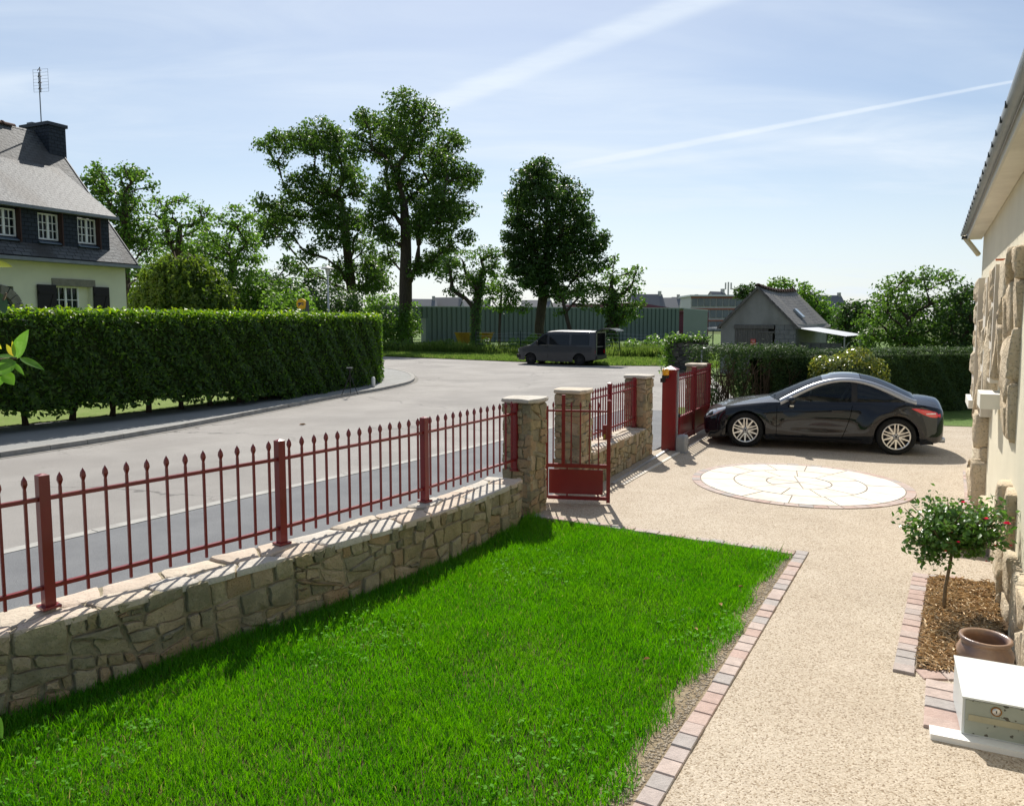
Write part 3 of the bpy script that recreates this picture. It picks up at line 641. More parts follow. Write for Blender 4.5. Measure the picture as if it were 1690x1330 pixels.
o = MB().obox((1.50,11.02,.012), (.434,.901,0), (.901,-.434,0), UP, 0, 3.35, -.025, .025, 0, .022).build('gate_rail', M_galv); tag(o, 'galvanised ground rail of the sliding gate along the short wall', 'rail')
o = MB().obox((1.62,10.93,.008), (.464,.886,0), (.886,-.464,0), UP, 0, 6.1, -.03, .03, 0, .016).build('rail_bed_edge', mat('pale_mortar', (.62,.57,.49), .85, .3)); tag(o, 'pale straight mortar line beside the gate rail on the drive', 'edging')

# ================================================================== TREES, HEDGES, SHRUBS
M_bark = mat('oak_bark', (.055,.043,.032), .95, .15, (.09,.072,.053), 9, 5, bump=1, bscale=14, stretch=(1,1,.3))
def leafm(name, a, b, c=None, tr=.4, n=.5): return mat(name, a, .45, .35, b, n, 4, transl=tr, fine=(3.5, c or tuple(x*1.25 for x in b), .5, .72))
M_oak = leafm('oak_leaf', (.036,.082,.012), (.060,.125,.017), (.10,.175,.026), .45)
M_dark = leafm('dark_leaf', (.026,.064,.012), (.042,.094,.017), (.07,.125,.023), .4)
M_light = leafm('light_leaf', (.060,.138,.017), (.092,.19,.024), (.14,.245,.036), .48)
M_mid = leafm('mid_leaf', (.044,.105,.014), (.070,.148,.020), (.11,.195,.030), .45)
TREE = {}
TREE['oak_a'] = ((-10.24,72.0), [(0.08,2.4),(0.13,5.76),(0.21,9.1),(0.19,11.3),(0.04,13.5)], [(0.55,21.95,1.36),(-1.67,21.52,1.59),(-3.44,21.09,1.13),(2.3,20.66,1.59),(4.06,19.59,1.47),(5.27,19.26,0.63),(-0.81,19.59,1.7),(-2.6,18.51,1.47),(1.17,18.51,1.47),(3.38,17.86,1.02),(-3.94,17.86,1.02),(4.25,16.34,1.7),(6.25,15.9,1.25),(7.14,16.01,0.57),(2.25,15.69,1.47),(-0.41,16.12,1.25),(-1.76,15.03,1.47),(0.45,14.16,1.13),(4.01,13.5,1.7),(5.79,12.84,1.02),(2.22,12.62,1.36),(-1.79,13.06,1.7),(-2.71,11.3,1.47),(3.77,11.3,1.7),(5.89,10.2,0.86),(1.53,10.86,1.25),(-1.38,10.42,1.02),(3.07,8.21,1.47),(1.72,7.32,1.02),(4.42,9.1,0.86),(-1.86,8.65,1.02),(-4.57,19.7,0.91)])
TREE['oak_b'] = ((-16.52,80.0), [(-0.15,2.9),(-0.36,5.39),(-0.68,8.36),(-0.98,11.8),(-1.41,15.22)], [(-3.36,21.97,1.51),(-5.34,21.49,1.51),(-7.32,21.01,1.39),(-9.06,20.53,0.96),(-8.12,18.85,0.81),(-1.66,21.25,1.39),(-3.41,19.81,1.13),(-1.21,19.33,1.39),(-0.5,17.64,1.39),(-3.47,17.16,1.39),(-4.98,15.95,1.64),(-6.73,15.46,1.13),(-2.52,15.46,1.39),(0.21,15.95,1.39),(-8.49,14.24,1.51),(-9.52,12.78,1.39),(-8.59,10.82,1.13),(-6.29,13.27,1.64),(-3.81,13.27,1.64),(-1.08,13.27,1.64),(1.14,12.29,1.39),(-5.6,11.06,0.96),(-1.87,10.82,1.64),(0.61,10.33,1.39),(-4.39,9.34,1.26),(-1.43,7.86,1.51),(1.57,8.36,1.39),(-3.21,6.38,1.13),(2.54,6.63,1.39),(-5.68,7.86,0.71),(1.03,5.88,0.88)])
TREE['dense'] = ((2.28,66.0), [(0.11,1.99),(0.42,4.46),(0.71,7.32),(0.8,10.56),(0.59,13.18)], [(-0.03,14.98,1.04),(-0.84,14.18,1.25),(0.99,13.98,1.46),(2.42,14.18,0.58),(-1.45,12.58,1.35),(0.59,12.18,1.77),(3.04,12.78,1.14),(-2.06,10.97,0.94),(-0.42,10.16,1.77),(2.04,10.16,1.77),(4.08,10.97,1.14),(-2.27,8.54,0.94),(-0.21,7.93,1.77),(2.46,8.13,1.77),(4.71,8.95,1.14),(5.52,9.76,0.58),(-1.03,6.3,1.14),(1.03,6.1,1.56),(3.5,6.5,1.35),(5.14,7.32,0.94),(-2.47,9.76,0.79),(-1.86,6.91,0.79),(2.27,4.87,0.83),(3.92,5.07,0.83)])
TREE['small_a'] = ((-2.84,60.0), [(-0.07,1.28),(-0.06,3.15),(0.23,4.65),(0.33,6.13)], [(0.24,7.71,0.85),(1.27,7.71,0.72),(-1.07,7.25,0.94),(-2.01,6.13,1.04),(-0.71,5.76,0.94),(0.98,6.32,0.85),(0.04,5.02,0.85),(-1.93,4.83,0.53),(1.54,6.88,0.47),(-2.38,6.88,0.76)])
TREE['small_b'] = ((-1.05,62.0), [(0.01,1.63),(0.09,3.18),(0.18,4.53)], [(0.09,5.3,0.98),(1.25,4.72,0.88),(-0.5,3.95,0.74),(0.86,3.76,0.88),(2.12,3.47,0.55),(0.48,6.26,0.55),(-0.88,4.91,0.55)])
TREE['small_c'] = ((7.69,58.0), [(-0.02,1.5),(0.05,3.13),(0.21,4.57)], [(0.31,4.21,1.0),(1.38,5.11,0.82),(1.73,6.19,0.55),(-0.07,5.83,0.73),(-0.78,3.67,0.82),(1.41,3.13,0.82),(0.69,2.95,0.82),(0.09,7.26,0.33),(1.76,3.85,0.64),(-0.34,4.93,0.73),(-1.15,4.93,0.73),(0.69,2.4,0.55)])
TREE['small_d'] = ((4.74,59.0), [(-0.19,1.67),(-0.57,3.14),(-0.85,4.43)], [(-1.04,4.24,0.52),(-0.3,4.61,0.56),(0.44,4.24,0.56),(0.81,3.69,0.56),(-1.03,3.14,0.33)])
TREE['left_a'] = ((-20.73,40.0), [(0.27,2.99),(0.31,5.19),(0.46,7.37),(0.43,8.99)], [(0.48,10.28,0.56),(-0.29,10.01,0.5),(1.13,10.12,0.5),(1.65,9.47,0.39),(0.11,9.2,0.61),(-1.02,9.58,0.5),(0.85,8.56,0.73),(0.05,7.91,0.73),(-0.44,6.83,0.84),(0.99,6.83,0.84),(0.17,5.74,0.84),(1.51,6.17,0.61),(0.58,4.97,0.56),(-1.29,9.79,0.28),(-0.69,8.56,0.45),(1.56,7.37,0.56),(-0.78,8.99,0.31)])
TREE['left_b'] = ((-20.51,46.0), [(0.2,3.71),(0.3,6.24),(0.49,8.11)], [(-0.21,9.42,0.54),(0.68,9.72,0.54),(1.55,9.29,0.58),(2.17,9.04,0.41),(-0.74,8.73,0.58),(0.39,8.55,0.64),(1.25,8.11,0.71),(-0.28,7.74,0.71),(-0.81,7.11,0.71),(0.71,7.11,0.64),(-0.96,9.72,0.38),(1.78,8.61,0.51)])
TREE['left_c'] = ((-19.01,52.0), [(-0.23,3.02),(-0.16,5.31),(-0.24,7.3)], [(0.41,9.77,0.51),(-0.46,9.13,0.65),(0.52,8.71,0.73),(-1.62,8.85,0.65),(-2.36,8.15,0.8),(-0.94,7.86,0.8),(0.92,7.72,0.73),(-1.68,7.01,0.8),(0.03,6.73,0.8),(1.68,6.59,0.55),(-3.1,7.44,0.65),(1.14,5.59,0.8),(0.82,4.31,0.8),(1.98,4.59,0.65),(0.36,3.45,0.65),(-0.3,5.45,0.87),(1.12,9.55,0.36),(1.8,3.59,0.65)])
TREE['far_dark'] = ((-29.00,95.0), [(0.11,2.39),(0.04,5.35)], [(-0.37,6.83,1.65),(-1.84,7.41,1.35),(1.17,9.18,0.96),(2.29,6.24,1.65),(-1.31,5.05,1.5),(4.34,5.35,1.35),(0.76,4.76,1.5),(-3.09,5.35,1.5),(4.1,7.71,1.2),(1.35,10.2,0.54),(3.13,4.17,1.35),(5.2,3.58,1.05)])
TREE['low_light'] = ((-17.27,100.0), [(0.32,0.82),(0.36,3.01)], [(-0.87,4.88,1.26),(1.0,4.57,1.57),(0.36,3.01,1.42),(2.25,3.64,1.42),(4.13,3.95,1.26),(4.9,2.39,1.26),(3.17,2.08,1.26),(0.02,1.45,1.26)])
TREE['bush_a'] = ((16.44,31.0), [(0.05,1.02),(-0.08,1.87),(-0.2,2.53)], [(-0.74,3.93,0.52),(0.05,4.12,0.47),(0.85,4.12,0.43),(1.4,4.3,0.25),(-1.33,3.37,0.52),(-0.51,3.09,0.71),(0.43,3.09,0.71),(1.08,3.28,0.43),(-1.53,2.62,0.52),(-0.75,2.15,0.71),(0.2,1.96,0.71),(0.94,2.34,0.57),(-1.78,1.87,0.43),(-1.3,1.68,0.47),(-0.35,1.49,0.47),(0.88,1.59,0.52)])
TREE['bush_b'] = ((17.36,29.0), [(0.1,1.2),(0.06,2.08)], [(-0.27,3.35,0.4),(0.07,3.53,0.35),(0.38,3.4,0.27),(0.03,2.7,0.58),(-0.2,1.99,0.62),(0.32,2.08,0.49),(0.55,2.7,0.35),(-0.5,2.7,0.35),(-0.35,1.46,0.4),(0.27,1.46,0.44)])
TREE['shed_tree'] = ((21.43,55.0), [(-0.26,0.6),(-0.33,2.6)], [(-2.58,5.09,0.37),(-1.75,5.18,0.5),(-0.91,4.93,0.54),(-0.22,4.43,0.67),(0.47,3.77,0.84),(1.17,2.94,0.84),(1.84,2.77,0.76),(2.38,1.94,0.76),(0.34,2.6,0.84),(1.72,1.6,0.84),(-0.71,3.93,0.67)])
TREE['shed_tree_b'] = ((21.40,48.0), [(0.02,0.39),(-0.04,2.0)], [(0.05,3.31,0.66),(0.86,3.31,0.59),(-0.36,2.73,0.66),(0.53,2.44,0.73),(-0.47,1.71,0.73),(0.28,1.27,0.73),(0.99,1.85,0.59),(-0.73,0.83,0.66),(1.18,0.83,0.66)])
TREE['far_round'] = ((43.87,140.0), [(-0.39,3.72),(-0.38,6.26)], [(-0.52,8.37,1.2),(-1.35,7.74,1.03),(0.54,8.58,1.03),(0.78,7.52,1.11),(-1.76,7.1,0.77)])
def tree(key, name, label, leaf, bark=M_bark, leafsize=.28, dens=70, twig=.42, trunk_r=.5, depth=.6, seed=1, group=None, extra=.6, sink=0., ivy=False):
    (X0, Y0), trunk, blobs = TREE[key]; rr = random.Random(seed); rg = np.random.default_rng(seed)
    t = thing(name, label, 'tree', (X0, Y0, sink), 0, group)
    half = (max(b[0] for b in blobs)-min(b[0] for b in blobs))/2; mx = sum(b[0] for b in blobs)/len(blobs)
    B = []
    for (x, z, r_) in blobs:
        lim = depth*half*math.sqrt(max(.1, 1-((x-mx)/(half+r_))**2))
        y = rr.uniform(-lim, lim); B.append((Vector((x, y, z)), r_))
        if rr.random() < extra:
            y2 = -math.copysign(rr.uniform(.3,1)*lim, y); B.append((Vector((x*.93+rr.uniform(-.3,.3)*r_, y2, z+rr.uniform(-.35,.2)*r_)), r_*rr.uniform(.75,1.0)))
    # limbs: every clump hangs on the nearest existing limb point
    nodes = [(Vector((trunk[0][0], 0, -.15)), -1)]
    for (x, z) in trunk: nodes.append((Vector((x, rr.uniform(-.1,.1), z)), len(nodes)-1))
    plen = [0.]
    for i in range(1, len(nodes)): plen.append(plen[-1]+(nodes[i][0]-nodes[i-1][0]).length)
    tips = []
    top = nodes[-1][0]
    for c, r_ in sorted(B, key=lambda b: min((b[0]-nodes[k][0]).length for k in range(1, len(trunk)+1))):
        best = min(range(1, len(nodes)), key=lambda k: (c-nodes[k][0]).length*(1 if c.z > nodes[k][0].z-.1*abs(c.x-nodes[k][0].x) else 2.2)+.25*plen[k])
        p = nodes[best][0]; d = c-p; m = p+d*.5+Vector((rr.uniform(-.1,.1), rr.uniform(-.1,.1), rr.uniform(-.02,.10)))*d.length
        nodes.append((m, best)); plen.append(plen[best]+d.length*.5); nodes.append((c, len(nodes)-1)); plen.append(plen[-1]+d.length*.5); tips.append((len(nodes)-1, r_))
    w = [0.]*len(nodes)
    for k, r_ in tips: w[k] = r_**2
    for k in range(len(nodes)-1, 0, -1): w[nodes[k][1]] += w[k]
    sc = trunk_r/math.sqrt(w[0])
    rad = [max(.018, sc*math.sqrt(x)) for x in w]
    nt = len(trunk)+1
    tb = MB(); ptsT = [n_[0] for n_ in nodes[:nt]]; rT = [max(rad[k], trunk_r*.25) for k in range(nt)]; rT[0] = trunk_r*1.45; rT[1] = min(rT[1], trunk_r)
    ins = ptsT[0].lerp(ptsT[1], .3); ptsT = [ptsT[0], ins]+ptsT[1:]; rT = [rT[0], trunk_r*1.08]+rT[1:]
    tb.tube(ptsT, rT, 9).build('trunk', bark, t, smooth=True)
    lb = MB()
    for k in range(nt, len(nodes)):
        p, j = nodes[k]; lb.tube([nodes[j][0], nodes[j][0].lerp(p,.5)+Vector((rr.uniform(-.05,.05),rr.uniform(-.05,.05),rr.uniform(-.05,.05)))*(p-nodes[j][0]).length, p], [min(rad[k]*1.25, rad[j]), rad[k]*1.08, rad[k]*.9 if k % 2 else rad[k]*.5], 5, False)
    for k, r_ in tips:                                           # twigs inside each clump
        for _ in range(5):
            d = Vector((rr.gauss(0,1), rr.gauss(0,1), rr.gauss(.3,.8))).normalized()*r_*rr.uniform(.5,.95)
            lb.tube([nodes[k][0], nodes[k][0]+d*.5+Vector((0,0,.06*r_)), nodes[k][0]+d], [.03*max(1,leafsize/.25),.02,.01], 3, False)
    lb.build('limbs', bark, t, smooth=True)
    CC_, DD = [], []
    for c, r_ in B:
        r_ *= rg.uniform(.9,1.25); k = max(5, int(dens*r_**2/8*1.55)); n_ = 9
        d = unit(rg.normal(size=(k,3))); rho = r_*rg.uniform(.35,1.08,(k,1))**.7
        cen = np.array(c)+d*rho*np.array([1,1,.82])
        L_ = np.repeat(cen, n_, 0)+rg.normal(0, twig*.5, (k*n_,3))*np.array([1,1,.6])
        CC_.append(L_); DD.append(np.repeat(d*.5+np.array([0,0,.45]), n_, 0)+rg.normal(0,.75,(k*n_,3)))
    if ivy:
        k = 1500; tt = rg.uniform(0,1,k)*(len(ptsT)-1.001); i0 = tt.astype(int); f = (tt-i0)[:,None]; PT = np.array([tuple(p) for p in ptsT]); a = rg.uniform(0,6.28,k)
        CC_.append(PT[i0]*(1-f)+PT[i0+1]*f+np.stack([np.cos(a),np.sin(a),0*a],1)*trunk_r*rg.uniform(1,1.5,(k,1))); DD.append(np.stack([np.cos(a),np.sin(a),0*a+.3],1))
    C = np.concatenate(CC_); D = np.concatenate(DD)
    link('crown', leaf_mesh('crown', C, D, leafsize*.88*rg.uniform(.6,1.35,len(C)), .62, rg), leaf, t)
    return t
tree('oak_a', 'oak_tree', 'tallest oak tree with thick straight trunk standing on the verge', M_oak, leafsize=.33, dens=215, twig=.5, trunk_r=.62, seed=4, depth=.65)
tree('oak_b', 'oak_tree', 'second large oak with a wide leaning crown left of the tallest oak', M_oak, leafsize=.36, dens=175, twig=.55, trunk_r=.55, seed=9, depth=.65)
tree('dense', 'broadleaf_tree', 'dense dark tree with a tall oval crown behind the grey van', M_dark, leafsize=.30, dens=300, twig=.42, trunk_r=.42, seed=5, depth=.7, extra=.85)
tree('small_a', 'broadleaf_tree', 'young ivy-clad tree between the tallest oak and the dense dark tree', M_mid, leafsize=.25, dens=190, twig=.36, trunk_r=.33, seed=6, ivy=True)
tree('small_b', 'broadleaf_tree', 'small light green sapling in front of the metal shed', M_light, leafsize=.24, dens=210, twig=.34, trunk_r=.12, seed=7)
tree('small_c', 'broadleaf_tree', 'small tree with dark trunk behind the raised van tailgate', M_mid, leafsize=.25, dens=210, twig=.36, trunk_r=.42, seed=8, ivy=True)
tree('small_d', 'broadleaf_tree', 'thin forked sapling behind the roof of the van', M_mid, leafsize=.22, dens=170, twig=.32, trunk_r=.16, seed=3)
tree('left_a', 'broadleaf_tree', 'tall tree right behind the corner of the slate-roofed house', M_mid, leafsize=.22, dens=330, twig=.30, trunk_r=.3, seed=2, depth=.8, extra=.8)
tree('left_b', 'broadleaf_tree', 'airy tree with visible branches behind the weeping tree', M_light, leafsize=.22, dens=190, twig=.30, trunk_r=.25, seed=12, depth=.6)
tree('left_c', 'broadleaf_tree', 'light green leafy tree between the weeping tree and the oaks', M_light, leafsize=.25, dens=260, twig=.34, trunk_r=.25, seed=13, depth=.7, extra=.8)
tree('far_dark', 'broadleaf_tree', 'dark distant tree behind the yellow round sign', M_dark, leafsize=.45, dens=120, twig=.6, trunk_r=.4, seed=14)
tree('low_light', 'broadleaf_tree', 'low light green bushy tree between the two oak trunks', M_light, leafsize=.42, dens=110, twig=.6, trunk_r=.3, seed=15)
tree('bush_a', 'broadleaf_tree', 'large loose shrubby tree behind the right hedge, left of the darker one', M_mid, leafsize=.15, dens=520, twig=.22, trunk_r=.16, seed=16, depth=.8, extra=.85)
tree('bush_b', 'broadleaf_tree', 'darker round shrubby tree behind the right hedge beside the house corner', M_dark, leafsize=.15, dens=560, twig=.22, trunk_r=.14, seed=17, depth=.8, extra=.85)
tree('shed_tree', 'broadleaf_tree', 'green tree rising behind the slate roof of the old shed', M_light, leafsize=.26, dens=260, twig=.34, trunk_r=.2, seed=18, extra=.8)
tree('shed_tree_b', 'broadleaf_tree', 'dark low tree to the right of the old shed roof', M_dark, leafsize=.24, dens=280, twig=.34, trunk_r=.2, seed=19, extra=.8)
tree('far_round', 'broadleaf_tree', 'far round dark tree peeping above the left slope of the shed roof', M_dark, leafsize=.5, dens=90, twig=.6, trunk_r=.4, seed=20)

# ---- weeping tree with hanging curtains of foliage
rg = np.random.default_rng(31)
WX, WY = -13.6, 31.5
t = thing('weeping_tree', 'dome-shaped weeping tree with hanging foliage beside the house', 'tree', (WX, WY, .09))
MB().tube([(0,0,-.1),(.1,0,1.2),(.0,.1,2.6),(.3,0,3.6)], [.22,.17,.14,.08], 8).build('trunk', M_bark, t, smooth=True)
lb = MB(); C, D = [], []
for k in range(480):
    a = rg.uniform(0, 2*np.pi); q = rg.uniform(.12,1)**.6; rx, ry = 2.45, 2.1
    ex, ey = math.cos(a)*rx*q, math.sin(a)*ry*q
    top = 5.1*math.sqrt(max(0,1-(q*.9)**2))*.62+1.95+rg.uniform(-.22,.14)-(.25 if ex > .9 else 0); end = rg.uniform(.4,1.2) if q > .6 else top-rg.uniform(.8,1.5)
    m_ = int(max(12, (top-end)*30))
    s = np.linspace(0, 1, m_); x = ex*(.9+.14*s)+rg.normal(0,.05,m_); y = ey*(.9+.14*s)+rg.normal(0,.05,m_); z = top-(top-end)*s+rg.normal(0,.03,m_)
    C.append(np.stack([x,y,z],1)); D.append(np.stack([np.full(m_,ex*.5),np.full(m_,ey*.5),np.full(m_,.25)],1)+rg.normal(0,.6,(m_,3)))
    if k % 9 == 0: lb.tube([(0,0,2.8),(ex*.5,ey*.5,top+.12),(ex*.9,ey*.9,top-.1)], [.05,.03,.012], 4, False)
lb.build('limbs', M_bark, t, smooth=True)
C = np.concatenate(C); D = np.concatenate(D)
link('crown', leaf_mesh('crown', C, D, rg.uniform(.12,.26,len(C)), .4, rg), leafm('weeping_leaf', (.050,.10,.010), (.085,.145,.016), (.15,.21,.026), .45), t)

# ---- laurel hedge: stems below, a deep coat of leaves on front, top and ends
M_laurel = mat('laurel_leaf', (.024,.060,.007), .42, .30, (.042,.095,.010), 3, 4, transl=.5, fine=(11,(.11,.21,.015),.54,.70), tval=3.0)
def hedge_coat(path, z0f, z1, thick, per_m2, size, seed, rough=.07, aspect=.45, top_fuzz=.08, back=False):
    rg = np.random.default_rng(seed); C, D = [], []
    for i in range(len(path)-1):
        a, b = np.array(path[i]), np.array(path[i+1]); L_ = np.linalg.norm(b-a); u = (b-a)/L_; n = np.array([u[1],-u[0]])
        z0 = z0f(i)
        def put(n_, off, zz, nx, nz, jit):
            s = rg.uniform(0, L_, n_); o = off(n_); z = zz(n_)
            wob = .05*np.sin((s+i*.5)*4.3+z*3)+.04*np.sin((s+i*.5)*9.1+z*7.3)
            P = a[None]+u[None]*s[:,None]+n[None]*(o+wob*(nx != 0))[:,None]
            C.append(np.concatenate([P, z[:,None]],1)); D.append(np.tile(np.array([n[0]*nx, n[1]*nx, nz]),(n_,1))+rg.normal(0,jit,(n_,3)))
        k = int(L_*(z1-z0)*per_m2)
        put(k, lambda q: -np.abs(rg.normal(0,rough,q)), lambda q: rg.uniform(z0,z1,q)+rg.normal(0,.03,q)*(rg.uniform(size=q)<.3), 1, .35, .55)
        k = int(L_*thick*per_m2*1.1)
        put(k, lambda q: -rg.uniform(-.02,thick,q), lambda q: z1+rg.normal(0,top_fuzz,q)*.7+.03, 0, 1, .7)
        if back: put(int(L_*(z1-z0)*per_m2*.35), lambda q: -thick+np.abs(rg.normal(0,rough,q)), lambda q: rg.uniform(z0,z1,q), -1, .3, .55)
    C = np.concatenate(C); D = np.concatenate(D)
    return leaf_mesh('foliage', C, D, rg.uniform(.65,1.3,len(C))*size, aspect, rg)
t = thing('laurel_hedge', 'long clipped bright green laurel hedge bordering the far pavement', 'hedge', (-9.6,19,.06))
H_z0 = lambda i: max(.06, min(.42, .42-.075*(HEDGE[i][1]-19)))+.07*math.sin(i*1.7)
def spread(p): return 1.15 if p[1] < 18 else max(.2, 1.15-.12*(p[1]-18))
HF = []
for p, q in zip(HEDGE, offset(HEDGE, 1.)): HF.append((p[0]+(q[0]-p[0])*spread(p), p[1]+(q[1]-p[1])*spread(p)))
link('foliage', hedge_coat(HF, H_z0, 2.55, 1.7, 430, .135, 41, back=True), M_laurel, t, True)
rg = np.random.default_rng(47); C, D = [], []                     # fresh upright shoots along the clipped top, sunlit brightness put into their leaf colour
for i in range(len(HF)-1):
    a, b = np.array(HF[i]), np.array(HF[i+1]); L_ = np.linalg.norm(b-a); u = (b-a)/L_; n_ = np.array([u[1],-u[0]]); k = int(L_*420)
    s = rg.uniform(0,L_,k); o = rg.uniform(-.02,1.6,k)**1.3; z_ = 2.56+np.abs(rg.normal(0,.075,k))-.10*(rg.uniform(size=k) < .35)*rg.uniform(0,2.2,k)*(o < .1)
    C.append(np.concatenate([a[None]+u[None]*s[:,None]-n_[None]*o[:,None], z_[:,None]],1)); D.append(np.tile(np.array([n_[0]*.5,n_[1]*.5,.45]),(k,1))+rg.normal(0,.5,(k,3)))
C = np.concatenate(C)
link('sunlit_shoots', leaf_mesh('sunlit_shoots', C, np.concatenate(D), rg.uniform(.07,.15,len(C)), .42, rg), mat('laurel_sunlit_shoot', (.13,.24,.010), .4, .3, (.19,.30,.016), 4, transl=.5, fine=(14,(.26,.36,.03),.52,.66), tval=2.0), t, True)
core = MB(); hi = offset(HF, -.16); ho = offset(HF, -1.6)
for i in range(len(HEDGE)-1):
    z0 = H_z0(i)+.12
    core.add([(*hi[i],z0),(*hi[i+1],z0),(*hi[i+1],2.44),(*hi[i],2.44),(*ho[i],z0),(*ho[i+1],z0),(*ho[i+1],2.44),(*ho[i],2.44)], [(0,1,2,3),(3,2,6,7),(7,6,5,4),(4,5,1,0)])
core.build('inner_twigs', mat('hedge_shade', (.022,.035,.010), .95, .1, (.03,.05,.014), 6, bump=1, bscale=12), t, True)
for i in range(2, len(HEDGE)-2, 2):
    p = Vector(offset(HEDGE, -.15)[i]); rr = random.Random(i); mb = MB()
    mb.tube([(p.x,p.y,-.0),(p.x+rr.uniform(-.05,.05),p.y,.3),(p.x+rr.uniform(-.2,.2),p.y+rr.uniform(-.1,.1),.85)], [.085,.065,.05], 6)
    for _ in range(4): mb.tube([(p.x,p.y,.22),(p.x+rr.uniform(-.25,.25),p.y+rr.uniform(-.2,.2),.5),(p.x+rr.uniform(-.45,.45),p.y+rr.uniform(-.3,.3),.85)], [.035,.026,.018], 4)
    mb.build('stem', M_bark, t, True, True)

# ---- conifer hedge on the right, its left end bare and twiggy
M_con = mat('conifer_leaf', (.026,.058,.016), .6, .25, (.040,.078,.018), 4, transl=.25, fine=(9,(.065,.105,.022),.55,.72))
HR = lerp_poly([(6.35,18.15),(8.0,18.75),(10.0,19.45),(12.3,20.2),(15.5,21.2)], .5)
t = thing('conifer_hedge', 'tall dense dark conifer hedge on the right behind the car tail', 'hedge', (10,19.5,.01))
link('foliage', hedge_coat(HR, lambda i: .03, 1.62, 1.0, 950, .10, 43, rough=.06, aspect=.22, top_fuzz=.05), M_con, t, True)
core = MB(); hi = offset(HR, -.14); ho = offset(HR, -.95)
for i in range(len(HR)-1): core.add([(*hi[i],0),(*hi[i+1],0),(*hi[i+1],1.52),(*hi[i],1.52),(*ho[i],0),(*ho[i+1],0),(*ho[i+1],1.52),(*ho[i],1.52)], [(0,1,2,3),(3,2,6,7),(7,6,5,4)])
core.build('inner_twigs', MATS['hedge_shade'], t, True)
HL = lerp_poly([(4.55,17.55),(5.6,17.9),(7.3,18.5)], .5)
t = thing('conifer_hedge', 'older conifer hedge with bare brown stems behind the car bonnet', 'hedge', (5.5,17.9,.01))
rg = np.random.default_rng(44)
link('foliage', hedge_coat(HL, lambda i: 1.5, 1.74, 1.1, 900, .10, 45, rough=.1, aspect=.22, top_fuzz=.07), M_con, t, True)
n = 7000; s = rg.uniform(0,1,n); dep = rg.uniform(.45,1.15,n); hh = rg.uniform(.1,1.7,n)
patch = np.sin(s*17+hh*2)+np.sin(s*31-hh*3)*.6 > .1; front = np.where(patch, rg.uniform(-.02,.3,n), dep)
C = np.stack([4.55+2.75*s-.33*-front*0+(-.33)*front, 17.55+.95*s+.94*front, hh],1)
link('inner_foliage', leaf_mesh('inner_foliage', C, rg.normal(0,.6,(n,3))+np.array([.3,-.9,.4]), rg.uniform(.06,.13,n), .25, rg), M_con, t, True)
M_twig = mat('bare_twig', (.105,.078,.055), .95, .1, (.07,.05,.035), 8)
for i in range(9):
    rr = random.Random(i+5); b = Vector((4.75+i*.29, 17.95+i*.10, 0)); mb = MB()
    for _ in range(7):
        d = Vector((rr.uniform(-.55,.55), rr.uniform(-.35,.1), rr.uniform(1.1,1.6))); m_ = b+d*.45+Vector((rr.uniform(-.12,.12),0,-.1)); e = b+d
        mb.tube([b, m_, e], [.026,.017,.007], 4, False)
        for _ in range(4):
            q = m_.lerp(e, rr.uniform(.1,.9)); mb.tube([q, q+Vector((rr.uniform(-.25,.25), rr.uniform(-.3,.05), rr.uniform(.05,.35)))], [.008,.004], 3, False)
    mb.build('stem', M_twig, t, True)
# ---- round variegated shrub
t = thing('variegated_shrub', 'rounded shrub with yellow-edged leaves behind the car roof', 'shrub', (7.9,17.75,.01))
rg = np.random.default_rng(46); n = 5200; d = unit(rg.normal(size=(n,3))); d[:,2] = np.abs(d[:,2])
lump = 1+.07*np.sin(d[:,0]*6)*np.sin(d[:,2]*7+1); q = np.clip(1-np.abs(rg.normal(0,.10,n)),.5,1.06)
sup = np.sign(d)*np.abs(d)**.62; sup = sup/np.max(np.abs(sup),1,keepdims=True)*.5+d*.5
C = sup*np.array([.92,.62,1.62])*(lump*q)[:,None]+np.array([0,0,.12])
link('foliage', leaf_mesh('foliage', C, d+rg.normal(0,.6,(n,3)), rg.uniform(.06,.125,n), .55, rg), mat('variegated_leaf', (.075,.12,.02), .25, .6, (.12,.155,.025), 5, transl=.35, fine=(16,(.34,.33,.06),.54,.62)), t)
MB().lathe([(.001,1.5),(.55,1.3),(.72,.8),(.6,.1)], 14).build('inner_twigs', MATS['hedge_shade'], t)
MB().tube([(0,0,-.02),(0,0,.5)], .05, 6).build('stem', M_bark, t)

# ---- rough growth, verge grass and hedge bank on the far side of the road
M_weed = mat('weed_blade', (.075,.135,.022), .7, .2, (.11,.175,.035), .5, 4, transl=.4, fine=(2.5,(.17,.21,.06),.55,.75))
M_vg = mat('verge_blade', (.085,.155,.025), .7, .2, (.12,.19,.04), .6, 4, transl=.4, fine=(2,(.18,.21,.07),.55,.75))
grass('verge_grass', [(12,36.5),(9,41.1),(5.2,41.5),(.6,45.2),(-8.6,52.2),(-14,56),(-14,62),(0,54),(12,48)], 150, .16, .05, M_vg, 0, .7, None, 51, 'mown verge grass across the road')
grass('tall_weeds', [(-14,61),(-3,55.5),(6,50.5),(13,46.5),(13,49.5),(6,54),(-3,59.5),(-14,65)], 260, .75, .07, M_weed, 0, .5, lambda Q, r: r.uniform(size=len(Q)) < .55+.45*np.sin(Q[:,0]*.9+np.sin(Q[:,1])), 52, 'tall rough weeds along the foot of the trees')
rg = np.random.default_rng(53)
SH = [(-11.5,61.5,1.6,1.0),(-8.6,60,1.5,.9),(-5.2,58.6,1.4,.9),(-2.2,57.4,1.1,1.0),(1.2,56.2,1.6,1.25),(3.0,55.3,1.4,1.5),(6.2,53.2,1.5,1.1),(9.3,51.6,1.7,1.3),(11.4,50.2,1.3,1.2)]
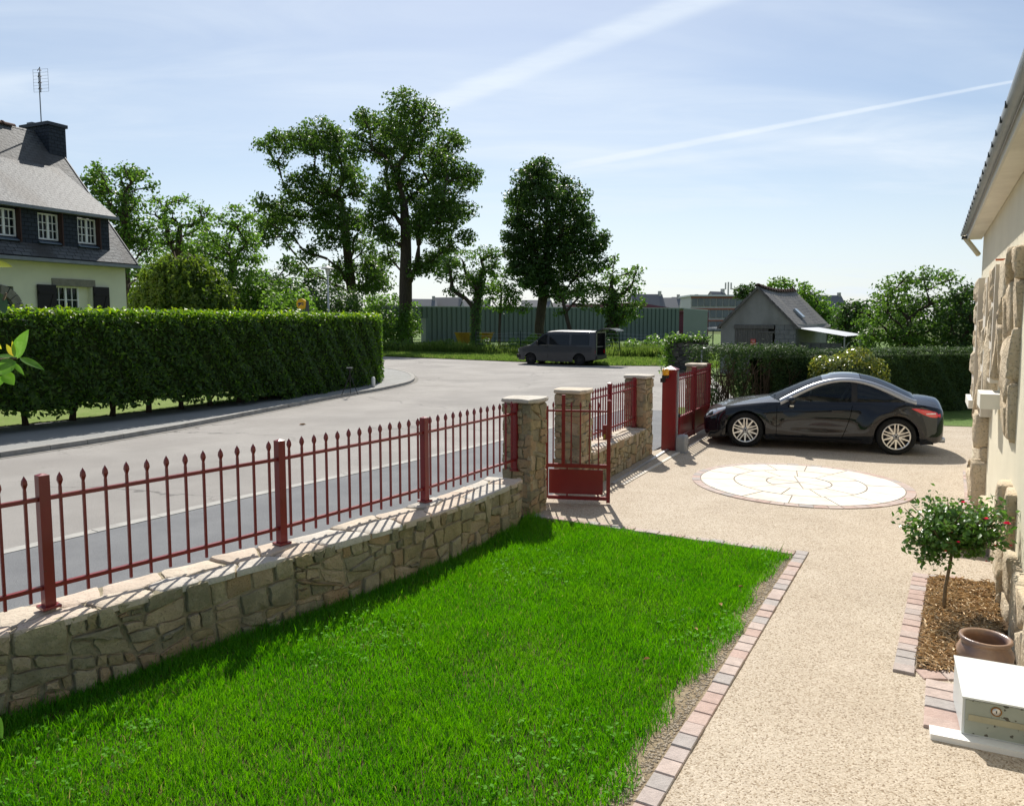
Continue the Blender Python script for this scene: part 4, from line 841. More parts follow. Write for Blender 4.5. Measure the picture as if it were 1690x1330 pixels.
names = ['dark bramble bush at the foot of the tallest oak','low bramble bush right of the tallest oak trunk','low leafy bush left of the yellow skip','leafy bush right under the ivy-clad young tree','bush in front of the metal shed left of the van','high bush just behind the van bonnet','bush behind the open back of the van','bush right of the van tailgate','bushy growth nearest the leaning fence post']
for (x, y, r_, h), lb_ in zip(SH, names):
    t = thing('bramble_bush', lb_, 'bush', (x,y,0), 0, 'bushes along the verge'); n = int(1300*r_)
    d = unit(rg.normal(size=(n,3))); d[:,2] = np.abs(d[:,2]); C = d*np.array([r_,r_*.8,h])*rg.uniform(.6,1.05,(n,1))*(1+.2*np.sin(d[:,:1]*7))
    link('foliage', leaf_mesh('foliage', C, d+rg.normal(0,.6,(n,3)), rg.uniform(.12,.26,n), .6, rg), [M_mid,M_dark,M_light][int(x*7)%3], t)
    mb = MB()
    for k in range(5): mb.tube([(0,0,0),(rg.uniform(-.5,.5)*r_,rg.uniform(-.4,.4)*r_,h*.8)], [.03,.01], 4)
    mb.build('stems', M_bark, t)

# ---- the leafy mass closing the view behind the left garden
rg = np.random.default_rng(57)
for k, (x, y, r_, h, lb_) in enumerate(((-24.5,44,3.2,6.0,'broad green bush mass behind the slate house'),(-20.2,47,3.0,5.4,'wide bush right of the slate house behind the weeping tree'),(-17.2,52,3.0,6.2,'tall bush between the weeping tree and the pale tree'),(-14.8,50,2.3,4.6,'bush at the foot of the light green tree by the hedge'),(-16.5,66,3.4,5.6,'dark bush left of the yellow round sign'),(-11.2,70,2.6,4.2,'bush just right of the street lamp'),(-26,60,4.5,9.0,'large distant bush high behind the tall tree by the house'))):
    t = thing('garden_bush', lb_, 'bush', (x,y,0), 0, 'bushes behind the left garden'); n = int(620*r_*h/2); rr = random.Random(k)
    cs = np.array([[rr.uniform(-.7,.7)*r_, rr.uniform(-.5,.5)*r_, h*rr.uniform(.25,.8)] for _ in range(16)]); i_ = rg.integers(0,16,n)
    d = unit(rg.normal(size=(n,3))); C = cs[i_]+d*np.array([.42*r_,.42*r_,.25*h])*rg.uniform(.5,1.05,(n,1)); C[:,2] = np.abs(C[:,2])
    link('foliage', leaf_mesh('foliage', C, d+rg.normal(0,.6,(n,3))+np.array([0,0,.3]), rg.uniform(.16,.36,n), .6, rg), [M_mid,M_light,M_mid,M_light,M_dark,M_mid,M_mid][k], t)
    mb = MB()
    for q in range(6): mb.tube([(0,0,0),tuple(cs[q]*.6),tuple(cs[q])], [.07,.04,.015], 5)
    mb.build('stems', M_bark, t)

# ================================================================== BUILDINGS
M_white = mat('white_paint', (.78,.78,.76), .5, .4)
M_pane = mat('window_pane', (.05,.065,.08), .06, .6, (.10,.12,.14), .8)
M_curtain = mat('net_curtain', (.55,.57,.58), .9, .1, (.42,.45,.47), 14, stretch=(3,3,.2))
M_zinc = mat('zinc', (.17,.185,.205), .5, .4, (.22,.235,.25), 5, metal=.35)
M_slate = slate_mat('roof_slate', (.095,.10,.105), (.13,.138,.14), .28, .155, (.06,.058,.056))
M_slate_dk = slate_mat('clad_slate', (.026,.034,.048), (.036,.045,.060), .22, .13, (.022,.028,.040))
def uvplane(name, pts, m, parent, thick=.06):
    """a roof slope with real thickness; UV in metres along the first edge"""
    P = [Vector(p) for p in pts]; n = (P[1]-P[0]).cross(P[-1]-P[0]).normalized(); k = len(P)
    if n.z < 0: n = -n
    mb = MB(); mb.v = [tuple(p) for p in P]+[tuple(p-n*thick) for p in P]
    mb.f = [tuple(range(k)), tuple(range(2*k-1,k-1,-1))]+[(i,(i+1)%k,k+(i+1)%k,k+i) for i in range(k)]
    me = mb.mesh(name); u = (P[1]-P[0]).normalized(); v = n.cross(u); L_ = me.uv_layers.new(name='UVMap')
    for lp in me.loops:
        q = Vector(me.vertices[lp.vertex_index].co)-P[0]; L_.data[lp.index].uv = (q.dot(u), q.dot(v))
    return link(name, me, m, parent)
def window(parent, x0, x1, z0, z1, y, cols, rows, curtain=True, fr=.05, depth=.10, frame_m=None, inner=None):
    """casement in a plane y: frame > stile, glazing bars, panes, curtain; y grows inwards"""
    f = MB().box(x0,x0+fr,y,y+.06,z0,z1).box(x1-fr,x1,y,y+.06,z0,z1).box(x0+fr,x1-fr,y,y+.06,z0,z0+fr).box(x0+fr,x1-fr,y,y+.06,z1-fr,z1)
    w = f.build('window', frame_m or M_white, parent)
    b = MB(); xm = (x0+x1)/2
    b.box(xm-.035,xm+.035,y-.01,y+.05,z0+fr,z1-fr)
    xs = []
    for a_, b_ in ((x0+fr,xm-.035),(xm+.035,x1-fr)):
        for i in range(1, cols): b.box(a_+(b_-a_)*i/cols-.012, a_+(b_-a_)*i/cols+.012, y+.004, y+.04, z0+fr, z1-fr)
        for j in range(1, rows): b.box(a_, b_, y+.003, y+.038, z0+fr+(z1-z0-2*fr)*j/rows-.012, z0+fr+(z1-z0-2*fr)*j/rows+.012)
        for i in range(cols):
            for j in range(rows):
                MB().box(a_+(b_-a_)*i/cols,a_+(b_-a_)*(i+1)/cols,y+.045,y+.05,z0+fr+(z1-z0-2*fr)*j/rows,z0+fr+(z1-z0-2*fr)*(j+1)/rows).build('pane', M_house_glass, w)
    b.build('glazing_bars', frame_m or M_white, w)
    MB().box(x0,x1,y+.45,y+.46,z0,z1).build('dark_room', M_room, w)
    if curtain:
        for s in (0, 1):
            mb = MB(); k = 7; zz = [z0+fr, z0+(z1-z0)*.45, z1-fr]; wd = [.34,.18,.46] if curtain == 1 else [.46,.46,.46]
            for z, q in zip(zz, wd):
                for i in range(k):
                    t_ = i/(k-1)*q*(x1-x0); mb.v.append((x0+t_ if s == 0 else x1-t_, y+.13+.02*(i%2), z))
            for r_ in range(2): mb.f += [(r_*k+i, r_*k+i+1, (r_+1)*k+i+1, (r_+1)*k+i) for i in range(k-1)]
            mb.build('curtain', M_curtain, w)
    return w
M_house_glass = glass_mat('house_glass', (.62,.70,.72), .62)
M_room = mat('dark_room', (.02,.022,.025), .9, .1)

# ---- slate-roofed house on the left
M_cream = mat('cream_render', (.74,.73,.56), .9, .2, (.69,.68,.52), 1.5, bump=.25, bscale=80)
M_granite = mat('granite', (.27,.25,.21), .85, .3, (.20,.185,.155), 8, bump=.5, bscale=30, fine=(60,(.12,.11,.10),.56,.7))
M_shut = mat('dark_shutter', (.010,.008,.008), .5, .3, (.014,.011,.010), 6)
lh = thing('slate_house', 'cream house with slate roof, dormer windows and slate-clad chimney behind the laurel hedge', 'house', (-13.9,27,.08), math.atan2(.91,.41))
HZ = -.08
z = lambda v: v+HZ
# facade built round its openings so that panes sit in real holes
wall = MB(); DX0, DX1, DZ1 = -2.5, -1.22, z(3.58); AX0, AX1 = -4.9, -3.86
def rect(x0, x1, z0, z1, y0=0., y1=.3): wall.box(x0,x1,y0,y1,z0,z1)
rect(-12,-4.92,-.1,z(4.42)); rect(-4.92,-3.84,z(3.5),z(4.42)); rect(-3.84,DX0,-.1,z(4.42)); rect(DX0,DX1,DZ1,z(4.42)); rect(DX1,.15,-.1,z(4.42)); rect(DX0,DX1,-.1,z(1.5))
wall.box(-.15,.15,.3,7.7,-.1,z(4.42)).box(-12,.15,7.7,8,-.1,z(4.42)).box(-12,-11.7,.3,7.7,-.1,z(4.42))
wall.add([(.13,-.0,z(4.42)),(.13,8,z(4.42)),(.13,4,z(9.3)),(-.1,0,z(4.42)),(-.1,8,z(4.42)),(-.1,4,z(9.3))], [(0,1,2),(5,4,3),(0,2,5,3),(1,4,5,2)])
wall.build('wall', M_cream, lh)
EV, RG = (-.42, z(4.36)), (4.0, z(9.33))
def mz(y): return EV[1]+(RG[1]-EV[1])*(y-EV[0])/(RG[0]-EV[0])
rf = uvplane('roof', [(-12.3,EV[0],EV[1]+.09),(.32,EV[0],EV[1]+.09),(.32,RG[0],RG[1]+.09),(-12.3,RG[0],RG[1]+.09)], M_slate, lh, .09)
uvplane('roof', [(.32,8.42,EV[1]+.09),(-12.3,8.42,EV[1]+.09),(-12.3,4.0,RG[1]+.088),(.32,4.0,RG[1]+.088)], M_slate, lh, .09)
MB().add([(.325,EV[0],EV[1]-.06),(.325,RG[0],RG[1]-.06),(.325,RG[0],RG[1]+.12),(.325,EV[0],EV[1]+.12),(.36,EV[0],EV[1]-.06),(.36,RG[0],RG[1]-.06),(.36,RG[0],RG[1]+.12),(.36,EV[0],EV[1]+.12)], [(0,1,2,3),(7,6,5,4),(0,4,5,1),(3,2,6,7),(0,3,7,4)]).build('verge_board', mat('verge_dark', (.045,.05,.058), .6, .3), rf)
MB().box(-12.35,.38,EV[0]-.10,EV[0]+.03,EV[1]-.06,EV[1]+.045).build('gutter', M_zinc, lh)
MB().box(-12.3,.3,EV[0]+.03,0,EV[1]-.05,EV[1]-.01).build('soffit', mat('grey_soffit', (.24,.245,.24), .7, .3), lh)
rtm = MB()
for j in range(10):
    a = math.pi*j/9
    for q, r_ in ((0,.15),(.05,.15),(.06,.12),(.45,.12)): rtm.v.append((q, r_*math.cos(a), r_*math.sin(a)))
for j in range(9): rtm.f += [(j*4+k, j*4+k+1, j*4+k+5, j*4+k+4) for k in range(3)]
rt_me = rtm.mesh('ridge_tile'); M_tile = mat('ridge_terracotta', (.16,.085,.06), .85, .2, (.11,.07,.055), 6)
for i in range(25): place('ridge_tile', rt_me, M_tile, rf, (-12.2+i*.45,RG[0],RG[1]+.05))
# long shed dormer clad in dark slate
DR, DF, DT = -.45, -.03, z(6.05)
def dormer_face():
    xs = [(-12,-4.4),(-3.62,-2.97),(-2.25,-1.62),(-.9,DR)]; zs0, zs1 = z(5.02), z(5.90)
    def panel(x0, x1, z0, z1): uvplane('slate_cladding', [(x0,DF,z0),(x1,DF,z0),(x1,DF,z1),(x0,DF,z1)], M_slate_dk, lh, .12)
    for a_, b_ in xs: panel(a_, b_, z(4.75), DT-.02)
    for a_, b_ in ((-4.4,-3.62),(-2.97,-2.25),(-1.62,-.9)): panel(a_, b_, z(4.75), zs0); panel(a_, b_, zs1, DT-.02)
    for a_, b_ in ((-4.4,-3.62),(-2.97,-2.25),(-1.62,-.9)):
        window(lh, a_+.02, b_-.02, zs0+.02, zs1-.02, DF+.06, 2, 3)
        sl = MB().add([(a_-.02,DF-.10,zs0-.09),(b_+.02,DF-.10,zs0-.09),(b_+.02,DF+.05,zs0+.0),(a_-.02,DF+.05,zs0+.0),(a_-.02,DF-.10,zs0-.11),(b_+.02,DF-.10,zs0-.11),(b_+.02,DF+.05,zs0-.11),(a_-.02,DF+.05,zs0-.11)], [(0,1,2,3),(4,5,1,0),(5,6,2,1),(7,4,0,3)]); sl.build('window_sill', mat('blue_zinc', (.13,.17,.22), .4, .5, metal=.3), lh)
        MB().box(b_-.004,b_+.035,DF-.145,DF+.05,zs0-.14,zs1+.03).build('jamb_board', mat('brown_wood', (.06,.03,.025), .7, .3), lh)
dormer_face()
MB().add([(DR,DF,z(4.75)),(DR,DF,DT),(DR,1.15,DT+.25),(DR-.02,DF,z(4.75)),(DR-.02,DF,DT),(DR-.02,1.15,DT+.25)], [(0,1,2),(5,4,3),(0,3,4,1),(1,4,5,2)]).build('dormer_cheek', M_slate_dk, lh)
uvplane('dormer_roof', [(-12.3,DF-.26,DT-.02),(DR+.14,DF-.26,DT-.02),(DR+.14,2.62,mz(2.62)+.17),(-12.3,2.62,mz(2.62)+.17)], M_slate, lh, .07)
MB().box(-12.3,DR+.17,DF-.33,DF-.24,DT-.12,DT-.02).build('dormer_gutter', M_zinc, lh)
MB().box(-12.3,DR+.12,DF-.24,DF,DT-.10,DT-.07).build('dormer_soffit', MATS['grey_soffit'], lh)
# chimney, antenna
CX0, CX1, CY0, CY1, CT = -.22, .44, 3.2, 4.7, z(9.68)
c = MB(); c.box(CX0,CX1,CY0,CY1,z(7.9),CT-.12); me = c.mesh('chimney'); uvl = me.uv_layers.new(name='UVMap')
for lp in me.loops:
    q = me.vertices[lp.vertex_index].co; uvl.data[lp.index].uv = (q.x+q.y, q.z)
chim = link('chimney', me, M_slate_dk, lh)
MB().box(CX0-.06,CX1+.06,CY0-.06,CY1+.06,CT-.12,CT).build('chimney_cap', M_slate_dk if False else mat('dark_zinc', (.026,.032,.044), .5, .4), chim)
MB().box(-.15,.1,4.2,4.5,CT+.001,CT+.10).build('flue', M_zinc, chim)
an = thing('tv_antenna', 'grid television antenna on a thin mast above the left chimney', 'antenna', (-17.45,28.6,z(9.6)+.08), 0)
M_steel = mat('aerial_steel', (.25,.26,.27), .4, .5, metal=.7)
MB().tube([(0,0,0),(0,0,1.95)], .022, 6).build('mast', M_steel, an)
g_ = MB()
for k in range(8):
    zz = 1.25+k*.115; g_.tube([(-.22,.02,zz),(.40,-.1,zz)], .005, 3)
for x in (-.22,.40): g_.tube([(x,.02 if x < 0 else -.1,1.25),(x,.02 if x < 0 else -.1,2.06)], .006, 3)
g_.build('reflector_grid', M_steel, an)
MB().tube([(.13,-.14,1.2),(.13,-.14,2.1)], .016, 5).build('boom', mat('aerial_black', (.02,.02,.022), .5, .4), an)
for k in range(4):
    MB().tube([(.06,-.16,1.3+k*.22),(.13,-.2,1.36+k*.22),(.20,-.16,1.3+k*.22)], .014, 4).build('dipole', MATS['aerial_black'], an)
# french window, lintel, shutters, door arch
window(lh, DX0+.0, DX1-.34, z(1.5), DZ1-.0, .16, 2, 5, curtain=1)
MB().box(DX1-.34,DX1,.16,.28,z(1.5),DZ1).build('jamb_fill', M_cream, lh)
MB().box(DX0-.1,DX1+.15,-.035,.10,DZ1,DZ1+.24).build('lintel', M_granite, lh)
for a_, b_ in ((-3.12,-2.5),(-1.17,-.58)):
    s_ = MB().box(a_,b_,-.075,-.035,z(1.6),z(3.6)).build('shutter', M_shut, lh)
    for q in (1.8,3.3): MB().box(a_+.03,b_-.03,-.095,-.0755,z(q),z(q)+.09).build('batten', M_shut, s_)
    MB().add([(a_+.04,-.092,z(1.9)),(a_+.12,-.092,z(1.9)),(b_-.04,-.092,z(3.28)),(b_-.12,-.092,z(3.28)),(a_+.04,-.0755,z(1.9)),(a_+.12,-.0755,z(1.9)),(b_-.04,-.0755,z(3.28)),(b_-.12,-.0755,z(3.28))], [(0,1,2,3),(0,4,5,1),(2,6,7,3),(1,5,6,2),(3,7,4,0)]).build('brace', M_shut, s_)
for i in range(9):                                               # granite arch stones round the front door
    a0, a1 = math.pi*i/9, math.pi*(i+1)/9; mb = MB(); P_ = []
    for a in (a0+.02, (a0+a1)/2, a1-.02): P_.append((-4.38+.80*math.cos(a), z(2.75)+.80*math.sin(a)))
    for a in (a1-.02, (a0+a1)/2, a0+.02): P_.append((-4.38+.52*math.cos(a), z(2.75)+.52*math.sin(a)))
    mb.add([(x,-.06,zz) for x, zz in P_]+[(x,.1,zz) for x, zz in P_], [tuple(range(6)), tuple(range(11,5,-1))]+[(k,(k+1)%6,6+(k+1)%6,6+k) for k in range(6)]).build('arch_stone', M_granite, lh)
for s in (-1,1):
    for k in range(5): MB().box(-4.38+s*.66-.16-.03*(k%2),-4.38+s*.66+.16+.03*(k%2),-.055,.1,z(.7+k*.41)+.006,z(.7+(k+1)*.41)-.006).build('arch_stone', M_granite, lh)
MB().box(-4.92,-3.84,.14,.2,0,z(3.5)).build('door', mat('blue_grey_door', (.10,.14,.20), .5, .4), lh)

# ---- rendered house on the right with rough stone surrounds
M_rend = mat('beige_render', (.76,.70,.545), .92, .2, (.72,.66,.51), 2, bump=.35, bscale=110)
HS = [mat('surround_stone_%d' % i, c_, .9, .2, c2, 6, 6, bump=1.6, bscale=26, fine=(45,tuple(x*.62 for x in c_),.54,.7), col3=c3, n3=3) for i, (c_, c2, c3) in enumerate((((.64,.52,.36),(.56,.445,.30),(.62,.53,.40)), ((.62,.51,.36),(.54,.43,.29),(.65,.56,.43)), ((.63,.54,.40),(.56,.46,.32),(.60,.51,.38))))]
T = Vector((-.486,-.874,0)); NH = Vector((-.874,.486,0)); HC = Vector((7.704,12.439,0))
rh = thing('rendered_house', 'beige rendered house wall with rough stone surrounds and overhanging eave on the right', 'house', (HC.x,HC.y,0))
def hbox(name, m, t0, t1, z0, z1, o0, o1, parent=None): return MB().obox(HC, T, NH, UP, t0, t1, o0, o1, z0, z1).build(name, m, parent or rh, True)
def hw_(t0, t1, z0, z1, o0=-.3, o1=0): WALL.obox(HC, T, NH, UP, t0, t1, o0, o1, z0, z1)
WALL = MB()
W1a, W1b, W2a, W2b = .75, 1.95, 4.35, 5.05
hw_(0,W1a,-.1,3.82); hw_(W1a,W1b,-.1,1.30); hw_(W1a,W1b,2.72,3.82); hw_(W1b,12.2,-.1,3.82)
WALL.obox(HC, T, NH, UP, 0, .3, -7, -.3, -.1, 3.82)
WALL.build('wall', M_rend, rh, True)
hbox('window', M_white, W1a, W1b, 1.3, 2.72, -.2, -.14)
# eave: soffit, fascia, gutter with its brackets
E0, E1 = -.42, 12.2
hbox('soffit', mat('pvc_soffit', (.78,.74,.64), .6, .3, (.66,.62,.53), 2), E0, E1, 3.80, 3.83, .005, .20)
hbox('fascia', mat('fascia_pale', (.62,.60,.54), .6, .3), E0-.01, E1, 3.79, 3.95, .20, .22)
gm = MB(); prof = [(.222+.045-.045*math.cos(a), 3.905-.045*math.sin(a)) for a in [math.pi*i/8 for i in range(9)]]
for t_ in (E0-.03, E1):
    gm.v += [tuple(HC+T*t_+NH*o_+UP*z_) for o_, z_ in prof]
gm.f += [(i,i+1,10+i,9+i) for i in range(8)]; gm.f += [tuple(range(9))]
gm.build('gutter', mat('light_zinc', (.36,.39,.42), .45, .4, (.30,.33,.36), 4, metal=.3), rh, True, True)
for k in range(21):
    t_ = -.38+k*.44; MB().obox(HC, T, NH, UP, t_, t_+.014, .300, .3165, 3.862, 3.909).build('gutter_bracket', mat('dark_bracket', (.06,.065,.07), .5, .4, metal=.4), rh, True)
o_ = MB().add([tuple(HC+T*t_+NH*o+UP*z_) for t_, o, z_ in ((E0,.21,3.95),(E1,.21,3.95),(E1,-3.6,6.6),(E0,-3.6,6.6),(E0,.21,3.99),(E1,.21,3.99),(E1,-3.6,6.64),(E0,-3.6,6.64))], [(0,1,2,3),(4,5,6,7),(0,1,5,4),(1,2,6,5),(2,3,7,6),(3,0,4,7)]).build('roof', mat('house_roof_slate', (.14,.145,.155), .5, .4, (.18,.185,.19), 6), rh, True)
# gutter outlet with a cream swan-neck and downpipe at the corner
MB().tube([HC+T*-.33+NH*.27+UP*3.86, HC+T*-.28+NH*.22+UP*3.78, HC+T*-.12+NH*.12+UP*3.62, HC+T*-.02+NH*.06+UP*3.52], .04, 8).build('downpipe', mat('cream_pipe', (.66,.58,.38), .5, .4), rh, True, True)
hbox('gutter_end', MATS['dark_bracket'], -.44, -.25, 3.81, 3.85, .18, .30)
def chain(t0, t1, z0, z1, sy, depth, seed, sx=1.2, gap=.012):
    rubble(rh, HC+T*t0+UP*z0+NH*.02, T, UP, NH, t1-t0, z1-z0, sx, sy, seed, HS, depth, gap, 'surround_stone', dome=.9, aspect=.8, smooth=True)
def jamb_blocks(t0, t1, z0, z1, n_, out, seed):
    """cut blocks with squared reveals and pale joints, rough outer faces"""
    rr = random.Random(seed); h = (z1-z0)/n_
    hbox('joint_bed', MATS['pale_mortar'], t0+.02, t1-.02, z0+.01, z1-.02, 0, out*.9)
    for k in range(n_):
        a, b = z0+k*h+.010, z0+(k+1)*h-.010; o = out*rr.uniform(.92,1.12); d0 = rr.uniform(0,.12); mb = MB(); m = 6; vs = []
        for i in range(m+1):
            for j in range(m+1):
                u_, v_ = i/m, j/m; e = min(1, 4*min(u_,1-u_,v_,1-v_)); bul = .035*e**.5+rr.uniform(-.010,.012)*(e > 0)
                vs.append(HC+T*(t0+d0*(1-u_)+(t1-t0-d0)*u_)+UP*(a+(b-a)*v_)+NH*(o-.03+bul))
        k0 = len(vs); ring = [(i,0) for i in range(m+1)]+[(m,j) for j in range(1,m+1)]+[(i,m) for i in range(m-1,-1,-1)]+[(0,j) for j in range(m-1,0,-1)]
        vs += [vs[i*(m+1)+j]-NH*(o+.02) for i, j in ring]; R_ = len(ring)
        fs = [(i*(m+1)+j,(i+1)*(m+1)+j,(i+1)*(m+1)+j+1,i*(m+1)+j+1) for i in range(m) for j in range(m)]
        fs += [(ring[q][0]*(m+1)+ring[q][1], ring[(q+1)%R_][0]*(m+1)+ring[(q+1)%R_][1], k0+(q+1)%R_, k0+q) for q in range(R_)]
        mb.add(vs, fs).build('surround_stone', rr.choice(HS), rh, True)
jamb_blocks(2.00,2.62,1.34,3.02,5,.165,1)
chain(2.70,3.30,1.0,2.95,.40,.10,71)
jamb_blocks(3.35,3.85,1.25,2.98,3,.13,2)
chain(2.75,3.5,.05,1.28,.40,.12,77,.6)
chain(3.95,4.5,1.55,3.05,.45,.09,74)
jamb_blocks(4.55,5.0,1.75,3.05,3,.12,3)
chain(5.05,5.75,1.8,3.08,.46,.08,75,.6)
chain(6.05,6.75,1.35,3.1,.5,.075,76,.5)
chain(6.5,7.2,.0,1.0,.30,.08,78,.5)
chain(7.2,9.3,-.05,.55,.3,.05,79,.5)
chain(3.7,6.4,-.05,.30,.28,.05,80,.5)
hbox('window_sill', M_rend if False else mat('white_sill', (.80,.78,.70), .6, .3), 1.45, 2.45, 1.22, 1.335, -.1, .19)
hbox('window_sill', MATS['white_sill'], 4.70, 5.25, 1.50, 1.66, 0, .20)
hbox('plinth_step', MATS['white_sill'], 5.1, 5.62, .14, .235, .02, .46)
hbox('plinth_block', M_granite, 5.12, 5.60, -.02, .139, .02, .44)
hbox('red_anchor', mat('orange_plastic', (.55,.13,.04), .5, .4), 4.72, 4.76, 3.09, 3.11, .0, .10)

# ---- old shed with slate roof behind the right hedge
M_old = mat('old_render', (.27,.275,.265), .95, .15, (.22,.225,.215), 1.2, bump=.4, bscale=30, col3=(.17,.17,.16), n3=1.1, stretch=(1,1,.5))
M_plank = mat('grey_plank', (.145,.14,.13), .9, .2, (.105,.10,.095), 5, bump=.6, bscale=30, stretch=(4,4,.4))
M_block = mat('concrete_block', (.21,.215,.215), .95, .15, (.17,.175,.175), 4, bump=.4, bscale=40)
sh = thing('old_shed', 'grey rendered old shed with sagging slate roof and weathered plank doors', 'shed', (11.07,34,0), R(-35))
hs, eh, ah, dp = 1.68, 2.30, 3.98, 6.0
MB().add([(-hs,0,0),(-1.02,0,0),(-1.02,0,2.26),(1.72,0,2.26),(hs,0,eh),(0,0,ah-.05),(-hs,0,eh)]+[(-hs,.25,0),(-1.02,.25,0),(-1.02,.25,2.26),(1.72,.25,2.26),(hs,.25,eh),(0,.25,ah-.05),(-hs,.25,eh)],
         [(0,1,2,6),(6,2,3,4,5),(13,9,8,7),(12,11,10,9,13),(1,8,9,2),(2,9,10,3)]).box(-hs,-hs+.25,.25,dp,0,eh).box(hs-.25,hs,.25,dp,0,eh).box(-hs,hs,dp-.25,dp,0,eh).build('wall', M_old, sh)
MB().box(-1.05,.75,-.06,.2,2.09,2.255).build('lintel_beam', M_plank, sh)
for i in range(13):
    x = -1.0+i*.115; MB().box(x,x+.108,-.01+.004*(i%3),.03,.05,2.085).build('door_plank', M_plank, sh)
for i in range(6): MB().box(.10+i*.10,.10+i*.10+.094,-.045,-.012,1.28,1.9).build('shutter_plank', M_plank, sh)
for a_ in (1.2,1.9): MB().box(.04,.78,-.075,-.046,a_,a_+.08).build('shutter_batten', M_plank, sh)
for j in range(11):
    for i in range(3):
        x0 = .80+i*.40-.2*(j%2); x0, x1 = max(.78,x0), min(1.68,x0+.39)
        if x1-x0 > .06: MB().box(x0,x1,-.02,.22,j*.205+.004,(j+1)*.205-.006).build('block', M_block, sh)
s_ = MB().box(-.28,-.05,-.03,-.011,1.33,1.62).build('warning_sign', mat('sign_red', (.50,.045,.03), .5, .4), sh)
for k in range(3): MB().box(-.25,-.08,-.036,-.0305,1.39+k*.08,1.405+k*.08).build('print_line', M_white, s_)
M_oslate = slate_mat('old_slate', (.13,.125,.12), (.19,.18,.17), .26, .17, (.21,.195,.165))
n_ = 9
for s in (-1,1):
    mb = MB(); uv = []
    for i in range(n_+1):
        t_ = i/n_; sag = .13*math.sin(math.pi*t_)
        for q in (0,.5,1): mb.v.append((s*(hs+.14)*q, -.14+t_*(dp+.2), ah+.03-sag-(ah-eh+.16)*q-.05*math.sin(math.pi*q)*0)); uv.append((t_*6.2, q*2.4))
    nv = len(mb.v); mb.v += [(x,y,z_-.07) for x,y,z_ in mb.v[:nv]]
    for b0 in (0,nv):
        for i in range(n_):
            for q in range(2): mb.f.append((b0+i*3+q,b0+i*3+q+1,b0+i*3+q+4,b0+i*3+q+3))
    for i in range(n_): mb.f += [(i*3+2,i*3+5,nv+i*3+5,nv+i*3+2)]
    mb.f += [(0,1,nv+1,nv),(1,2,nv+2,nv+1)]
    me = bpy.data.meshes.new('roof'); me.from_pydata(mb.v, [], mb.f); L_ = me.uv_layers.new(name='UVMap')
    for lp in me.loops: L_.data[lp.index].uv = uv[lp.vertex_index % nv]
    r1 = link('roof', me, M_oslate, sh)
for i in range(15):
    t_ = (i+.1)/15; o = place('ridge_tile', rt_me, mat('ridge_orange', (.20,.11,.055), .9, .2, (.13,.085,.05), 5), r1, (0,-.14+t_*(dp+.2),ah-.01-.13*math.sin(math.pi*t_)), R(90))
MB().obox((.95,2.2,ah-.13-.97+.06), (0,1,0), Vector((.72,0,-.70)).normalized(), Vector((.70,0,.72)).normalized(), 0, .45, 0, .55, 0, .10).build('skylight', mat('skylight_glass', (.30,.34,.37), .12, .6), r1)
bb = MB()
for s in (-1,1): bb.obox((0,-.16,ah-.02), Vector((s*(hs+.14),0,-(ah-eh+.16))).normalized(), (0,1,0), UP, 0, 2.55, 0, .05, -.10, 0)
bb.build('barge_board', M_plank, sh)
# lean-to with white corrugated sheet
lt = thing('lean_to', 'lean-to with white corrugated sheet roof against the old shed', 'lean-to', (11.07,34,0), R(-35))
mb = MB(); k = 26
for x, zz in ((hs+.02,2.12),(hs+2.05,1.78)):
    mb.v += [(x, .2+i*3.6/k, zz+.03*(i%2)) for i in range(k+1)]
mb.f = [(i,i+1,k+2+i,k+1+i) for i in range(k)]; o = mb.build('corrugated_sheet', mat('white_sheet', (.62,.64,.66), .5, .4, (.52,.54,.56), 3), lt)
for j in range(7):
    for i in range(4): MB().box(hs+.03+i*.42+.2*(j%2),hs+.03+i*.42+.2*(j%2)+.40,.9,1.1,j*.21+.004,(j+1)*.21-.004).build('block', M_block, lt)
for y in (.3,3.6): MB().tube([(hs+1.95,y,0),(hs+1.95,y,1.74)], .04, 6).build('post', M_galv, lt)

# ---- green metal warehouse across the road, burgundy hall, school, far houses
M_clad = mat('green_cladding', (.145,.185,.175), .55, .4, (.13,.17,.16), .2)
def corrugated(name, m, parent, a, b, z0, z1, pitch=.55, amp=.12, hole=None):
    a, b = Vector((*a,0)), Vector((*b,0)); u = (b-a).normalized(); n = Vector((u.y,-u.x,0)); L_ = (b-a).length; mb = MB(); k = int(L_/pitch); xs = []
    for i in range(k): xs += [(i*pitch,0),(i*pitch+pitch*.62,0),(i*pitch+pitch*.68,-amp),(i*pitch+pitch*.94,-amp)]
    for x, o in xs: p = a+u*x+n*o; lo = hole[2] if hole and hole[0] < x < hole[1] else z0; mb.v += [(p.x,p.y,lo),(p.x,p.y,z1)]
    mb.f = [(2*i,2*i+2,2*i+3,2*i+1) for i in range(len(xs)-1)]; return mb.build(name, m, parent, True)
wh = thing('metal_warehouse', 'long grey-green corrugated metal warehouse behind the trees', 'warehouse', (-10,85,0))
corrugated('front_wall', M_clad, wh, (-14.5,84.0), (22.0,97.0), 0, 4.0, .58, .13, (.5,5.0,2.75))
corrugated('end_wall', M_clad, wh, (22.05,97.0), (29.6,114), 0, 4.0, .58, .06)
MB().add([(-14.5,84,4.0),(22,97,4.0),(29.6,114,4.0),(-7,101,4.0),(-14.5,84,4.12),(22,97,4.12),(29.6,114,4.12),(-7,101,4.12)], [(4,5,6,7),(0,1,5,4),(1,2,6,5),(3,2,1,0)]).build('roof', mat('pale_roof_trim', (.33,.36,.35), .6, .3), wh, True)
